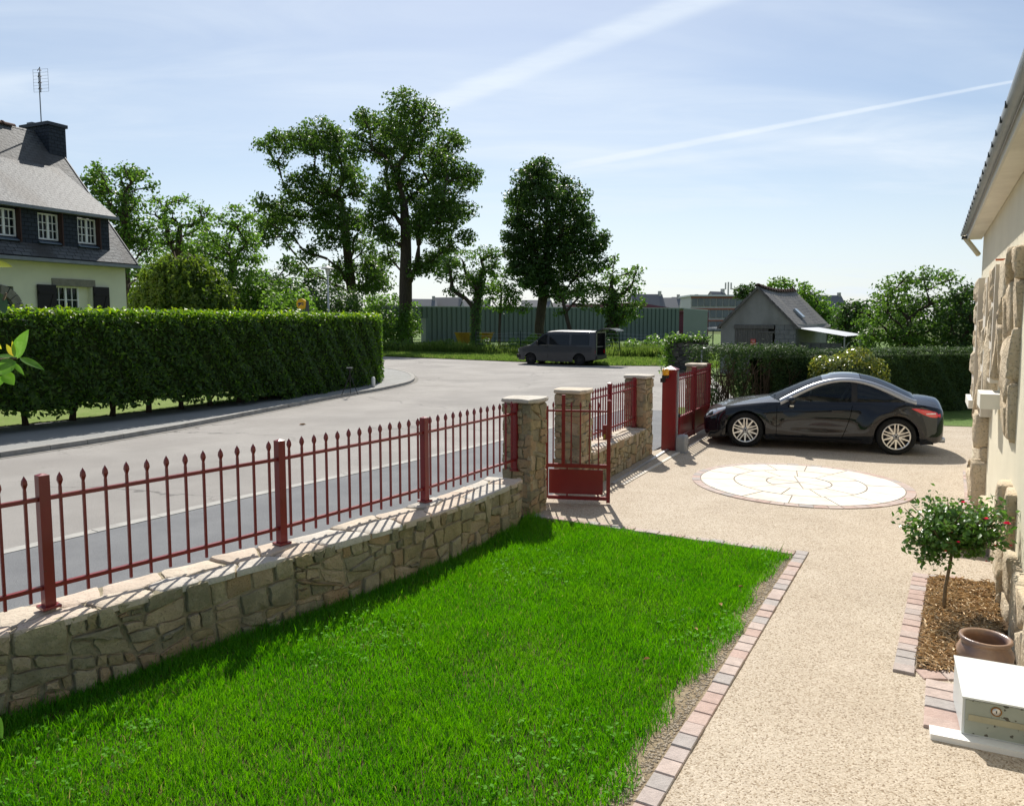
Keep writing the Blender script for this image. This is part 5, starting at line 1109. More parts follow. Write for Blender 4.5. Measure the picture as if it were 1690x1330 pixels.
MB().obox((-14.5,84,0), (.942,.335,0), (-.335,.942,0), UP, 5.0, 5.25, 0, 2.5, 0, 2.8).build('opening_jamb', M_clad, wh, True)
MB().obox((-14.5,84.2,0), (.942,.335,0), (-.335,.942,0), UP, 0, .3, 0, .3, 0, 2.8).build('corner_post', M_clad, wh, True)
bh = thing('burgundy_hall', 'burgundy metal hall with low pitched roof behind the green warehouse', 'building', (30,125,0))
M_burg = mat('burgundy_cladding', (.16,.035,.06), .6, .3, (.14,.03,.05), .3)
MB().obox((20,120,0), (.93,.37,0), (-.37,.93,0), UP, 0, 13.5, 0, 20, 0, 3.9).build('wall', M_burg, bh, True)
MB().add([(18.5,112,3.9),(31,126,3.9),(18.5,112,5.2),(10,140,3.9),(10,140,5.4),(28,150,3.9)], [(0,1,2),(0,2,4,3),(1,5,4,2)]).build('roof', M_burg, bh, True)
sc_ = thing('school_building', 'long pale three-storey building with orange bands and rows of windows', 'building', (47,190,0))
M_conc = mat('pale_concrete', (.62,.61,.58), .8, .3); M_orange = mat('orange_band', (.42,.17,.11), .8, .3); M_grayw = mat('grey_window', (.16,.18,.20), .25, .5, (.22,.24,.25), .7)
MB().box(45,72,190.3,202,0,8.6).build('wall', M_conc, sc_, True); MB().box(44.6,72.4,189.6,202.4,8.6,9.0).build('roof', M_white, sc_, True)
for f_ in range(3):
    MB().box(45,72,190.1,190.299,f_*2.9+2.35,f_*2.9+2.75).build('band', M_orange, sc_, True)
    for i in range(17): MB().box(45.3+i*1.58,46.55+i*1.58,190.05,190.298,f_*2.9+.35,f_*2.9+2.3).build('window', M_grayw, sc_, True)
mt = thing('radio_mast', 'thin pale radio mast with antennas far above the school roof', 'mast', (70,245,0))
MB().tube([(0,0,0),(0,0,15)], [.35,.25], 6).build('pole', M_conc, mt)
for k in range(3): MB().box(-1.1+k*.9,-.7+k*.9,-.2,.2,12.6,14.8).build('antenna', M_conc, mt)
M_fw = [mat('far_wall_%d' % i, c_, .85, .2) for i, c_ in enumerate(((.55,.54,.50),(.48,.46,.42),(.60,.59,.57)))]; M_fr = [mat('far_roof_%d' % i, c_, .7, .3) for i, c_ in enumerate(((.17,.175,.19),(.21,.20,.20),(.14,.145,.16)))]
FH = [(-29,232,11,9.2,.3,'far grey-roofed house left of the gap between the oaks'),(-20,236,9,9.8,-.2,'far house with steep roof seen under the tallest oak'),(-11,228,8,8.6,.4,'far white gabled house behind the young ivy tree'),(7,215,8,8.4,-.3,'far house with white gable left of the dense tree'),(14,230,9,8.0,.2,'far low house glimpsed right of the dense tree'),
      (40,225,9,10.4,.1,'far house with grey roof farthest left above the warehouse'),(48,232,7,9.6,-.4,'far dark-roofed house second from left above the warehouse'),(55,240,9,10.0,.3,'far long house with chimneys left of the school'),(64,236,6,11.6,.6,'far narrow gabled house right beside the school'),(104,252,12,11.0,.2,'far white house right of the shed tree'),(93,262,9,11.2,-.2,'far pale house above the trees behind the shed')]
for k, (x, y, w_, h_, a_, lb_) in enumerate(FH):
    t = thing('far_house', lb_, 'house', (x,y,0), a_, 'far houses on the skyline'); e_ = h_*.64
    MB().add([(-w_/2,-3.5,0),(w_/2,-3.5,0),(w_/2,3.5,0),(-w_/2,3.5,0),(-w_/2,-3.5,e_),(w_/2,-3.5,e_),(w_/2,3.5,e_),(-w_/2,3.5,e_),(-w_/2,0,h_-.1),(w_/2,0,h_-.1)], [(0,1,5,4),(2,3,7,6),(1,2,6,9,5),(3,0,4,8,7)]).build('wall', M_fw[k%3], t)
    r_ = MB().add([(-w_/2-.3,-3.9,e_-.3),(w_/2+.3,-3.9,e_-.3),(w_/2+.3,0,h_),(-w_/2-.3,0,h_),(w_/2+.3,3.9,e_-.3),(-w_/2-.3,3.9,e_-.3)], [(0,1,2,3),(3,2,4,5)]).build('roof', M_fr[k%3], t)
    MB().box(w_/2-.9,w_/2-.1,-.5,.5,h_-.9,h_+.9).build('chimney', M_fw[(k+1)%3], r_)
    for i in range(3):
        for j in range(2): MB().box(-w_/2+.9+i*w_/3.2,-w_/2+1.9+i*w_/3.2,-3.56,-3.501,e_*.12+j*e_*.47,e_*.12+j*e_*.47+1.4).build('window', M_grayw, t)
# far wooded skyline: low crowns merging into one mass
rg = np.random.default_rng(61); C, D, S = [], [], []
for k in range(90):
    x = rg.uniform(-190,210); y = rg.uniform(255,330); r_ = rg.uniform(3,6.5); h = rg.uniform(3,6.5) if -40 < x < 80 else rg.uniform(5,9); n = 240
    d = unit(rg.normal(size=(n,3))); C.append(d*np.array([r_,r_,h*.55])*rg.uniform(.6,1,(n,1))+np.array([x,y,h*.62])); D.append(d+rg.normal(0,.5,(n,3))); S.append(rg.uniform(.9,2.0,n))
o = link('far_trees', leaf_mesh('far_trees', np.concatenate(C), np.concatenate(D), np.concatenate(S), .7, rg), M_mid); o['label'] = 'distant line of trees on the horizon'; setting(o, 'stuff')

# ================================================================== VEHICLES
M_body = mat('car_paint', (.0040,.0054,.0090), .5, .05, (.005,.0065,.0105), 300, coat=1.)
M_silver = mat('satin_aluminium', (.40,.42,.46), .38, .5, metal=.85)
M_tyre = mat('tyre_rubber', (.014,.014,.014), .85, .25, bump=.2, bscale=40)
M_alloy = mat('polished_alloy', (.78,.76,.72), .28, .5, metal=.75)
M_dkrim = mat('dark_rim', (.03,.03,.032), .5, .4, metal=.3)
M_blk = mat('black_trim', (.010,.010,.011), .5, .4)
M_gap = mat('panel_gap', (.002,.002,.002), .9, .05)
M_cglass = glass_mat('car_glass', (.40,.46,.47), .50)
M_dglass = glass_mat('dark_car_glass', (.10,.11,.12), .15)
M_lred = mat('lamp_red', (.62,.014,.02), .12, .6, coat=1.)
M_lclear = mat('lamp_clear', (.62,.65,.68), .08, .6, metal=.5, coat=1.)
M_cabin = mat('cabin_dark', (.020,.021,.023), .8, .2); M_seat = mat('seat_leather', (.035,.036,.040), .5, .3)
def curve(tab):
    """smooth monotone-ish interpolation of a table [(x, v)...]"""
    X = np.array([a for a, _ in tab], float); V = np.array([b for _, b in tab], float); n = len(X); h = np.diff(X); d = np.diff(V)/h; m = np.zeros(n)
    m[0], m[-1] = d[0], d[-1]
    for i in range(1, n-1): m[i] = 0 if d[i-1]*d[i] < 0 else (h[i]*d[i-1]+h[i-1]*d[i])/(h[i]+h[i-1])
    def f(x):
        x = min(max(x, X[0]), X[-1]); i = min(int(np.searchsorted(X, x, 'right'))-1, n-2); t = (x-X[i])/h[i]
        return (2*t**3-3*t*t+1)*V[i]+(t**3-2*t*t+t)*h[i]*m[i]+(-2*t**3+3*t*t)*V[i+1]+(t**3-t*t)*h[i]*m[i+1]
    return f
def grid_part(name, rows, m, parent, mirror=False, smooth=True, thick=0.):
    mb = MB(); k = len(rows[0])
    for s in ((1,-1) if mirror else (1,)):
        b = len(mb.v); mb.v += [(x, y*s, z_) for r_ in rows for x, y, z_ in r_]
        mb.f += [(b+i*k+j, b+i*k+j+1, b+(i+1)*k+j+1, b+(i+1)*k+j) for i in range(len(rows)-1) for j in range(k-1)]
    me = mb.mesh(name); o = link(name, me, m, parent, False, smooth)
    return o
def wheel(parent, x, y, side, R_, W_, rim_r, style):
    """tyre > ; rim with spokes; side -1 is the near side (outer face towards -y)"""
    w = link('wheel', MB().lathe([(rim_r*.99,-.42*W_),(rim_r*1.04,-.50*W_),(R_*.90,-.52*W_),(R_*.975,-.44*W_),(R_,-.30*W_),(R_,.30*W_),(R_*.975,.44*W_),(R_*.9,.52*W_),(rim_r,.5*W_)], 44, (0,0,0), 'y').mesh('wheel'), M_tyre, parent, False, True)
    w.location = (x, y, R_); s = side
    MB().lathe([(rim_r*.90,.42*W_*s),(rim_r*.995,.46*W_*s),(rim_r*1.0,.49*W_*s),(rim_r*.955,.50*W_*s),(rim_r*.925,.46*W_*s)], 44, (0,0,0), 'y').build('rim', M_alloy if style else M_dkrim, w, smooth=True)
    MB().lathe([(.001,.22*W_*s),(rim_r*.6,.2*W_*s),(rim_r*.97,.05*W_*s)], 32, (0,0,0), 'y').build('rim_barrel', M_dkrim, w, smooth=True)
    MB().lathe([(.001,.30*W_*s),(rim_r*.62,.29*W_*s),(rim_r*.62,.23*W_*s)], 28, (0,0,0), 'y').build('brake_disc', mat('brake_steel', (.20,.19,.18), .4, .4, metal=.6) if style else M_dkrim, w)
    def spoke(a, off, wd, r0, r1):
        c_, s_ = math.cos(a), math.sin(a); u = Vector((c_,0,s_)); v = Vector((-s_,0,c_)); mb = MB()
        y0, y1 = .36*W_*s, .46*W_*s
        mb.add([u*r0+v*(off-wd)+Vector((0,y0-.02*s,0)), u*r0+v*(off+wd)+Vector((0,y0-.02*s,0)), u*r1+v*(off+wd*.9)+Vector((0,y1-.02*s,0)), u*r1+v*(off-wd*.9)+Vector((0,y1-.02*s,0)),
                u*r0+v*(off-wd*.8)+Vector((0,y0+.012*s,0)), u*r0+v*(off+wd*.8)+Vector((0,y0+.012*s,0)), u*r1+v*(off+wd*.75)+Vector((0,y1+.004*s,0)), u*r1+v*(off-wd*.75)+Vector((0,y1+.004*s,0))],
               [(4,5,6,7),(0,1,5,4),(1,2,6,5),(2,3,7,6),(3,0,4,7)])
        mb.build('spoke', M_alloy if style else M_dkrim, w)
    if style:
        for k in range(5):
            a = R(90)+k*2*math.pi/5
            spoke(a, .026, .0115, rim_r*.2, rim_r*.95); spoke(a, -.026, .0115, rim_r*.2, rim_r*.95); spoke(a+math.pi/5, 0, .017, rim_r*.2, rim_r*.95)
        MB().lathe([(rim_r*.25,.30*W_*s),(rim_r*.25,.385*W_*s),(rim_r*.2,.40*W_*s),(.001,.405*W_*s)], 20, (0,0,0), 'y').build('hub', M_silver, w, smooth=True)
        for k in range(5):
            a = R(54)+k*2*math.pi/5; MB().lathe([(.011,.37*W_*s),(.011,.408*W_*s),(.001,.41*W_*s)], 8, (rim_r*.17*math.cos(a),0,rim_r*.17*math.sin(a)), 'y').build('wheel_bolt', M_blk, w)
        MB().lathe([(.02,.4*W_*s),(.02,.412*W_*s),(.001,.415*W_*s)], 12, (0,0,0), 'y').build('centre_cap', M_blk, w)
    else:
        for k in range(10): spoke(k*2*math.pi/10, 0, .02, .05, rim_r*.95)
        MB().lathe([(.06,.3*W_*s),(.06,.4*W_*s),(.001,.41*W_*s)], 14, (0,0,0), 'y').build('hub', M_dkrim, w)
    return w

# ---- black coupe; local x runs from the front axle to the tail, near side is y < 0
CAR_RZ = math.atan2(-.859,2.473)
car = thing('coupe_car', 'black two-door coupe with silver roof arches parked on the drive', 'car', (4.78,15.17,.010), CAR_RZ)
RW = .335; XA = (0., 2.612); RA = .372
w_ = curve([(-.93,.40),(-.90,.56),(-.82,.70),(-.66,.80),(-.40,.875),(0,.915),(.5,.895),(1.1,.885),(1.9,.89),(2.3,.905),(2.62,.922),(2.95,.90),(3.15,.845),(3.27,.76),(3.335,.62),(3.36,.45)])
zs = curve([(-.93,.50),(-.86,.585),(-.7,.665),(-.45,.745),(-.1,.80),(.3,.845),(.7,.868),(1.3,.885),(1.9,.90),(2.3,.915),(2.62,.925),(2.9,.905),(3.15,.86),(3.3,.80),(3.36,.74)])
zc = curve([(-.93,.53),(-.86,.62),(-.74,.695),(-.5,.775),(-.2,.84),(.1,.888),(.4,.928),(.6,.95),(1,.95),(2.6,.97),(2.9,1.018),(3.08,1.008),(3.22,.985),(3.30,.955),(3.34,.90),(3.36,.82)])
zb0 = curve([(-.93,.40),(-.91,.30),(-.86,.22),(-.7,.185),(-.4,.18),(.4,.175),(2.2,.185),(2.98,.20),(3.15,.235),(3.28,.27),(3.34,.36),(3.36,.46)])
def zb(x):
    z_ = zb0(x)
    for a in XA:
        if abs(x-a) < RA: z_ = max(z_, RW+math.sqrt(RA*RA-(x-a)**2))
    return z_
def flare(x, z_):
    f = 0
    for a, g_ in zip(XA, (.022,.034)):
        d = math.hypot((x-a)*.9, z_-RW); f += g_*math.exp(-((d-.43)/.13)**2)
    return f
xs = sorted(set([round(v,4) for v in np.concatenate([np.linspace(-.93,-.6,12), np.linspace(-.6,3.0,97), np.linspace(3.0,3.36,13)])]+[round(a+s*RA,4) for a in XA for s in (-1,1)]+[round(a+RA*math.cos(q),4) for a in XA for q in np.linspace(0,math.pi,19)]))
SIDE = curve([(0,.965),(.12,.985),(.35,1.),(.6,.992),(.82,.965),(.94,.93),(1,.885)])
def section(x):
    lo, hi = zb(x), zs(x); base = zb0(x); W0 = w_(x); P = []
    for k in range(15):
        v = k/14; z_ = lo+(hi-lo)*v; va = (z_-base)/(hi-base); y = W0*SIDE(min(1,va))+flare(x, z_)
        if .5 < x < 2.15: y -= .018*math.exp(-((z_-.44)/.10)**2)*math.sin(math.pi*(x-.5)/1.65)   # hollow along the lower door
        P.append((x, -y, z_))
    y0 = -P[-1][1]; zc_ = zc(x)
    for k in range(1, 9):
        s = k/8; P.append((x, -y0*(1-s), hi+(zc_-hi)*math.sin(s*math.pi/2)**.9))
    return P
rows = [section(x) for x in xs]
# body shell split where its panels part: front, door, rear quarter, bonnet, boot
def shell(name, sel_x, j0, j1, m=M_body, both=True, parent=None):
    rr = [[p for p in r_[j0:j1+1]] for r_ in rows if sel_x[0]-1e-6 <= r_[0][0] <= sel_x[1]+1e-6]
    out = []
    for s in ((1,-1) if both else (1,)):
        o = grid_part(name, [[(x, y*s, z_) for x, y, z_ in r_] for r_ in rr], m, parent or car); out.append(o)
    return out
xd0 = min(xs, key=lambda v: abs(v-.56)); xd1 = min(xs, key=lambda v: abs(v-1.86)); xb = min(xs, key=lambda v: abs(v-.62)); xt = min(xs, key=lambda v: abs(v-2.72))
shell('front_wing', (-.93,xd0), 0, 14); doors = shell('door', (xd0,xd1), 0, 14); shell('rear_wing', (xd1,3.36), 0, 14)
def top(name, x0, x1, j0, j1):
    rr = [r_[j0:j1+1]+[(x, -y, z_) for x, y, z_ in r_[j0:j1][::-1]] for r_ in rows if x0-1e-6 <= r_[0][0] <= x1+1e-6]
    return grid_part(name, rr, M_body, car)
top('bonnet', -.93, xb, 14, 22); top('boot_lid', xt, 3.36, 14, 22)
shell('shoulder', (xb,xt), 14, 15)
# nose and tail closing faces
for nm, r_ in (('nose_cap', rows[0]), ('tail_cap', rows[-1])):
    pts = r_+[(x, -y, z_) for x, y, z_ in r_[:-1][::-1]]; MB().add(pts, [tuple(range(len(pts)))]).build(nm, M_blk if nm == 'nose_cap' else M_body, car)
# floor, wheel housings
MB().box(-.80,3.2,-.70,.70,.19,.24).build('underbody', M_blk, car)
for a in XA:
    for s in (-1,1):
        mb = MB(); k = 20
        for yy in (.56,.875): mb.v += [(a+(RA+.004)*math.cos(math.pi*i/k), s*yy, RW+(RA+.004)*math.sin(math.pi*i/k)) for i in range(k+1)]
        mb.f = [(i,i+1,k+2+i,k+1+i) for i in range(k)]+[tuple(range(k+1))]; mb.build('wheel_housing', M_blk, car)
# greenhouse
zr = curve([(.40,.935),(.6,1.015),(.8,1.10),(1.0,1.18),(1.2,1.252),(1.4,1.310),(1.6,1.345),(1.8,1.358),(2.0,1.350),(2.2,1.318),(2.4,1.262),(2.6,1.185),(2.8,1.095),(2.98,1.02)])
za = curve([(.62,.868),(.8,.965),(1.0,1.065),(1.2,1.152),(1.4,1.217),(1.6,1.257),(1.8,1.268),(2.0,1.252),(2.2,1.208),(2.4,1.140),(2.6,1.055),(2.75,.985),(2.90,.925)])
ya = curve([(.62,.80),(.8,.765),(1.0,.715),(1.3,.645),(1.7,.605),(2.1,.615),(2.4,.655),(2.65,.705),(2.90,.765)])
def edge(x):
    """outer edge of the glass/roof skin: along the arch, or along the curved bases of both screens"""
    if x < .66: q = (x-.40)/.26; return ya(.66)*math.sqrt(max(0,q)), za(.66)+(zr(.40)-za(.66))*(1-q)
    if x > 2.86: q = (2.98-x)/.12; return ya(2.86)*math.sqrt(max(0,q)), za(2.86)+(zr(2.98)-za(2.86))*(1-q)
    return ya(x), za(x)
def skin(x):
    ye, ze = edge(x); zr_ = max(zr(x), ze+.001); P = []
    for k in range(17):
        s = k/8-1; f = 1-abs(s)**2.4; bub = .012*math.sin(math.pi*min(1,abs(s)*1.6))*(1 if x > 1.5 else 0)*f
        P.append((x, s*ye, ze+(zr_-ze)*f+bub))
    return P
def band(x0, x1, n_): return [x0+(x1-x0)*i/n_ for i in range(n_+1)]
grid_part('windscreen', [skin(x) for x in band(.401,1.36,26)], M_cglass, car)
grid_part('roof_panel', [skin(x) for x in band(1.36,2.02,16)], mat('roof_black', (.008,.009,.011), .12, .6, coat=1.), car)
grid_part('rear_window', [skin(x) for x in band(2.03,2.979,26)], M_dglass, car)
# silver arches over the side windows
for s in (-1,1):
    X_ = band(.62,2.93,44); rws = []
    for x in X_:
        t_ = (x-.62)/2.31; w0 = .033+.014*abs(2*t_-1); ye, ze = ya(x), za(x); dz = (za(min(2.93,x+.02))-za(max(.62,x-.02)))/.04
        ln = math.hypot(1, dz); nx, nz = -dz/ln, 1/ln; P = []
        for o, up in ((.030,-1.15),(.046,-.6),(.048,0),(.034,.6),(.004,1.05),(-.02,1.05)): P.append((x+nx*w0*up, s*(ye+o), ze+nz*w0*up))
        rws.append(P)
    grid_part('roof_arch', rws, M_silver, car)
# side windows and their black frames
def belt(x): return zs(x)-.002, w_(x)*.885-.02
def side_glass(name, x0, x1, m, s, inset=.012, cut=None):
    rws = []
    for x in band(x0,x1,26):
        zB, yB = belt(x); zT, yT = za(x)-.035, ya(x)+.022
        if cut: zT = min(zT, cut(x))
        zT = max(zT, zB+.002); rws.append([(x, s*(yB+(yT-yB)*q+.022*math.sin(math.pi*q)-inset), zB+(zT-zB)*q) for q in [i/6 for i in range(7)]])
    return grid_part(name, rws, m, car)
for s in (-1,1):
    side_glass('door_window', .86, 1.86, M_cglass, s); side_glass('pillar_trim', 1.86, 1.96, M_blk, s, .008); side_glass('quarter_window', 1.96, 2.74, M_dglass, s); side_glass('mirror_triangle', .70, .86, M_blk, s, .008)
# cabin
MB().box(.55,2.75,-.70,.70,.24,.46).build('cabin_floor', M_cabin, car)
for s in (-1,1): MB().box(.6,2.7,s*.74-.02,s*.74+.02,.3,.865).build('door_card', M_cabin, car)
MB().add([(.62,-.72,.5),(1.05,-.72,.5),(.98,-.72,.86),(.62,-.72,.88),(.62,.72,.5),(1.05,.72,.5),(.98,.72,.86),(.62,.72,.88)], [(0,1,2,3),(7,6,5,4),(2,6,7,3),(1,5,6,2)]).build('dashboard', M_cabin, car)
MB().box(2.25,2.9,-.70,.70,.46,.90).build('parcel_shelf', M_cabin, car)
for s in (-1,1):
    st = MB().add([(1.18,s*.36-.24,.46),(1.72,s*.36-.24,.46),(1.72,s*.36+.24,.46),(1.18,s*.36+.24,.46),(1.18,s*.36-.22,.60),(1.66,s*.36-.22,.56),(1.66,s*.36+.22,.56),(1.18,s*.36+.22,.60)], [(4,5,6,7),(0,1,5,4),(1,2,6,5),(2,3,7,6),(3,0,4,7)]).build('seat', M_seat, car)
    MB().add([(1.60,s*.36-.24,.52),(1.74,s*.36-.24,.52),(1.98,s*.36-.19,1.08),(1.90,s*.36-.19,1.10),(1.60,s*.36+.24,.52),(1.74,s*.36+.24,.52),(1.98,s*.36+.19,1.08),(1.90,s*.36+.19,1.10)], [(0,1,2,3),(7,6,5,4),(0,3,7,4),(1,5,6,2),(3,2,6,7)]).build('seat_back', M_seat, st)
    MB().box(1.91,1.99,s*.36-.13,s*.36+.13,1.11,1.23).build('headrest', M_seat, st)
sw = MB()
k = 22; sw.tube([(1.12+.06*math.sin(2*math.pi*i/k), -.36+.18*math.cos(2*math.pi*i/k), .87+.17*math.sin(2*math.pi*i/k)) for i in range(k+1)], .015, 6, False)
sw.build('steering_wheel', M_blk, car, smooth=True)
# lamps
def patch(name, pts, m, s, push=.006):
    """a lamp lens laid on the body: quad grid between lower and upper edges given as (x, z)"""
    rws = []
    for (x, z0, z1) in pts:
        r_ = []
        for q in [i/5 for i in range(6)]:
            z_ = z0+(z1-z0)*q; lo, hi, base = zb(x), zs(x), zb0(x); va = (z_-base)/(hi-base)
            if va <= 1: y = w_(x)*SIDE(max(0,va))+flare(x, z_)
            else: y = w_(x)*.885*(1-min(1,(va-1)*2.2))
            r_.append((x, s*(y+push+.010*math.sin(math.pi*q)), z_))
        rws.append(r_)
    return grid_part(name, rws, m, car)
for s in (-1,1):
    patch('headlight', [(-.90,.52,.545),(-.84,.525,.60),(-.76,.545,.655),(-.66,.585,.690),(-.56,.630,.715),(-.46,.675,.738),(-.38,.715,.752)], M_lclear, s, .004)
    patch('lamp_pod', [(-.80,.565,.605),(-.74,.575,.64),(-.68,.60,.665)], M_blk, s, .010)
    patch('tail_light', [(2.84,.832,.838),(2.92,.795,.838),(3.02,.745,.825),(3.12,.700,.805),(3.20,.690,.780),(3.27,.692,.745)], M_lred, s, .004)
    patch('reverse_lens', [(3.06,.748,.757),(3.14,.742,.768),(3.20,.748,.766)], mat('lamp_white', (.75,.72,.70), .1, .6), s, .012)
    # door mirror
    mr = MB()
    for q, sc_ in ((0,.25),(.15,.8),(.45,1),(.8,.95),(1,.7)):
        mr.v += [(.80+.13*(1-sc_)*.3+.085*sc_*math.cos(a)*.75+.03*q, s*(.86+.20*q), .915+.068*sc_*math.sin(a)) for a in [2*math.pi*i/12 for i in range(12)]]
    for r_ in range(4): mr.f += [(r_*12+i, r_*12+(i+1)%12, r_*12+12+(i+1)%12, r_*12+12+i) for i in range(12)]
    mr.f += [tuple(range(48,60)), tuple(range(11,-1,-1))]; mo = mr.build('door_mirror', M_body, car, smooth=True)
    MB().box(.79,.86,s*.90-.06,s*.90+.06,.825,.846).build('mirror_foot', M_alloy, mo)
    MB().box(1.52,1.72,s*.893-.012,s*.893+.012,.735,.758).build('door_handle', M_body, car)
    # side skirt and shut lines
    grid_part('side_skirt', [[(x, s*(w_(x)-.055+.05*q), .175-.035*q+.075*q*q) for q in (0,.4,.8,1.25)] for x in band(.42,2.2,18)], M_blk, car)
    for x0 in (xd0, xd1):
        p_ = section(x0); pts = [(x0+(0 if x0 == xd0 else -.20*(1-k/14)**1.5), s*-(p_[k][1])*1.0+s*.0015, p_[k][2]) for k in range(1,14)]
        MB().tube([(x, y, z_) for x, y, z_ in pts], .0045, 4).build('shut_line', M_gap, car)
    MB().tube([(x, s*(w_(x)*.885-.004), zs(x)-.004) for x in band(.80,2.80,24)], .007, 4).build('window_trim', M_silver if False else M_blk, car)
# front grille and lower intake, rear bumper details
grid_part('lower_grille', [[(-.945+.32*(abs(q)**2.6), q*.60, z_) for q in [i/8-1 for i in range(17)]] for z_ in (.24,.32,.42,.47)], M_blk, car)
MB().tube([(-.955+.30*abs(q)**2.6, q*.58, .455) for q in [i/8-1 for i in range(17)]], .012, 5).build('grille_bar', M_silver, car)
MB().tube([(3.375-.20*abs(q)**2.4, q*.72, .47) for q in [i/8-1 for i in range(17)]], .004, 4).build('bumper_seam', M_gap, car)
MB().tube([(3.12,-.60,.27),(3.36,-.60,.27)], .045, 12).build('exhaust', M_silver, car); MB().tube([(3.12,-.48,.27),(3.36,-.48,.27)], .045, 12).build('exhaust', M_silver, car)
MB().box(3.362,3.374,-.26,.26,.56,.67).build('number_plate', M_white, car)
MB().tube([(.50,-.45,.952),(.60,-.1,.975),(.62,.3,.985)], .008, 4).build('wiper', M_blk, car)
for a in XA:
    for s in (-1,1): wheel(car, a, s*.79, s, RW, .225, .240, True)

# fit the shell's overhangs and roof height
for ch in car.children:
    if ch.name.startswith('wheel') and not ch.name.startswith('wheel_h'): continue
    for v in ch.data.vertices:
        x, z_ = v.co.x, v.co.z
        if x < -.37: v.co.x = -.37+(x+.37)*.80
        if x > 2.98: v.co.x = 2.98+(x-2.98)*1.22
        if z_ > .6: v.co.z = .6+(z_-.6)*1.085
# ---- grey van with raised tailgate across the road
vx = Vector((3.40,41.55))-Vector((1.02,42.62)); VR = math.atan2(vx.y, vx.x)
van = thing('minibus_van', 'dark grey van parked on the far road edge with its tailgate raised', 'van', (1.42,43.55,-.028), VR)
M_vp = mat('van_paint', (.034,.038,.047), .4, .4, (.030,.034,.042), .8, coat=.4); M_vg_ = glass_mat('van_glass', (.16,.20,.22), .22)
vw = curve([(-.87,.55),(-.82,.72),(-.65,.85),(-.3,.915),(.3,.92),(3.4,.92),(3.72,.90),(3.86,.86)])
vt = curve([(-.87,.66),(-.80,.86),(-.6,.98),(-.2,1.10),(-.02,1.17),(.35,1.46),(.78,1.80),(.95,1.875),(1.3,1.925),(2.4,1.94),(3.4,1.92),(3.78,1.90),(3.86,1.885)])
vb = curve([(-.87,.46),(-.84,.34),(-.7,.26),(3.5,.30),(3.86,.36)])
VA, VRA, VRW = (0.,2.92), .37, .315
def vlow(x):
    z_ = vb(x)
    for a in VA:
        if abs(x-a) < VRA: z_ = max(z_, VRW+math.sqrt(VRA**2-(x-a)**2))
    return z_
def vsec(x):
    lo, hi, W0 = vlow(x), vt(x), vw(x); P = []; zb_ = min(1.06, hi-.03)
    for k in range(9): z_ = lo+(zb_-lo)*k/8; P.append((x, -(W0*(.985+.015*math.sin(math.pi*(z_-.2)/1.2))), z_))
    ztop = max(zb_+.01, hi-.10); yt = W0-.13*(ztop-zb_)/.85
    for k in range(1,7): z_ = zb_+(ztop-zb_)*k/6; P.append((x, -(W0+(yt-W0)*k/6), z_))
    for k in range(1,7): a = k/6*math.pi/2; P.append((x, -(yt-.12*(1-math.cos(a))-(yt-.12)*(k/6)**3), ztop+(hi-ztop)*math.sin(a)))
    return P
VX = sorted(set([round(v,4) for v in np.linspace(-.87,3.86,75)]+[round(a+VRA*math.cos(q),4) for a in VA for q in np.linspace(0,math.pi,15)]+[.16,.36,.9,1.02,1.12,2.1,2.2,3.3,3.42]))
vr = [vsec(x) for x in VX]
# window openings: band of the side between two heights is glass
def is_win(x): return (.40 < x < 1.02) or (1.14 < x < 2.34) or (2.46 < x < 3.50)
mb = MB(); K = len(vr[0])
for s in (1,-1):
    b = len(mb.v); mb.v += [(x, y*s, z_) for r_ in vr for x, y, z_ in r_]
    for i in range(len(vr)-1):
        for j in range(K-1):
            if .35 < VX[i] < .95 and j >= 15: continue                      # windscreen opening
            mb.f.append((b+i*K+j, b+i*K+j+1, b+(i+1)*K+j+1, b+(i+1)*K+j))
mb.build('body', M_vp, van, smooth=True)
for s in (-1,1):
    for x0, x1 in ((.46,1.00),(1.14,2.32),(2.46,3.48)):
        rws = []
        for x in band(x0,x1,10):
            r_ = vsec(x); zt_ = min(1.72, vt(x)-.13); rws.append([(x, s*(vw(x)-.13*(z_-1.06)/.85+.012), z_) for z_ in [1.14+(zt_-1.14)*q/5 for q in range(6)]])
        grid_part('side_window', rws, M_vg_, van)
    MB().box(1.06,1.075,s*.926-.004,s*.926+.004,.4,1.75).build('door_gap', M_gap, van)
    MB().box(.88,1.02,s*.935-.012,s*.935+.012,1.0,1.04).build('door_handle', M_blk, van)
    MB().box(.42,.52,s*1.0-.09,s*1.0+.09,1.12,1.32).build('door_mirror', M_blk, van)
    MB().box(-.80,-.60,s*.79-.03,s*.79+.07,.72,.90).build('headlight', M_lclear, van)
    MB().box(3.80,3.885,s*.80-.07,s*.80+.07,.66,.86).build('tail_light', M_lred, van)
    for a in VA: wheel(van, a, s*.80, s, VRW, .21, .20, False)
grid_part('windscreen', [[(x, q*(vw(x)-.14), vt(x)+.012-.04*abs(q)**3) for q in [i/6-1 for i in range(13)]] for x in band(.02,.80,10)], M_vg_, van)
grid_part('white_roof', [[(x, q*.66, vt(x)+.010-.045*abs(q)**3) for q in [i/6-1 for i in range(13)]] for x in band(.95,3.82,20)], mat('van_roof', (.30,.32,.34), .35, .5, coat=.4), van)
MB().box(-.93,-.80,-.70,.70,.36,.58).box(-.80,-.55,-.86,-.70,.36,.56).box(-.80,-.55,.70,.86,.36,.56).build('front_bumper', M_blk, van)
MB().box(3.80,3.96,-.86,.86,.36,.56).build('rear_bumper', M_blk, van)
MB().box(-.6,3.8,-.78,.78,.30,.36).build('underbody', M_blk, van)
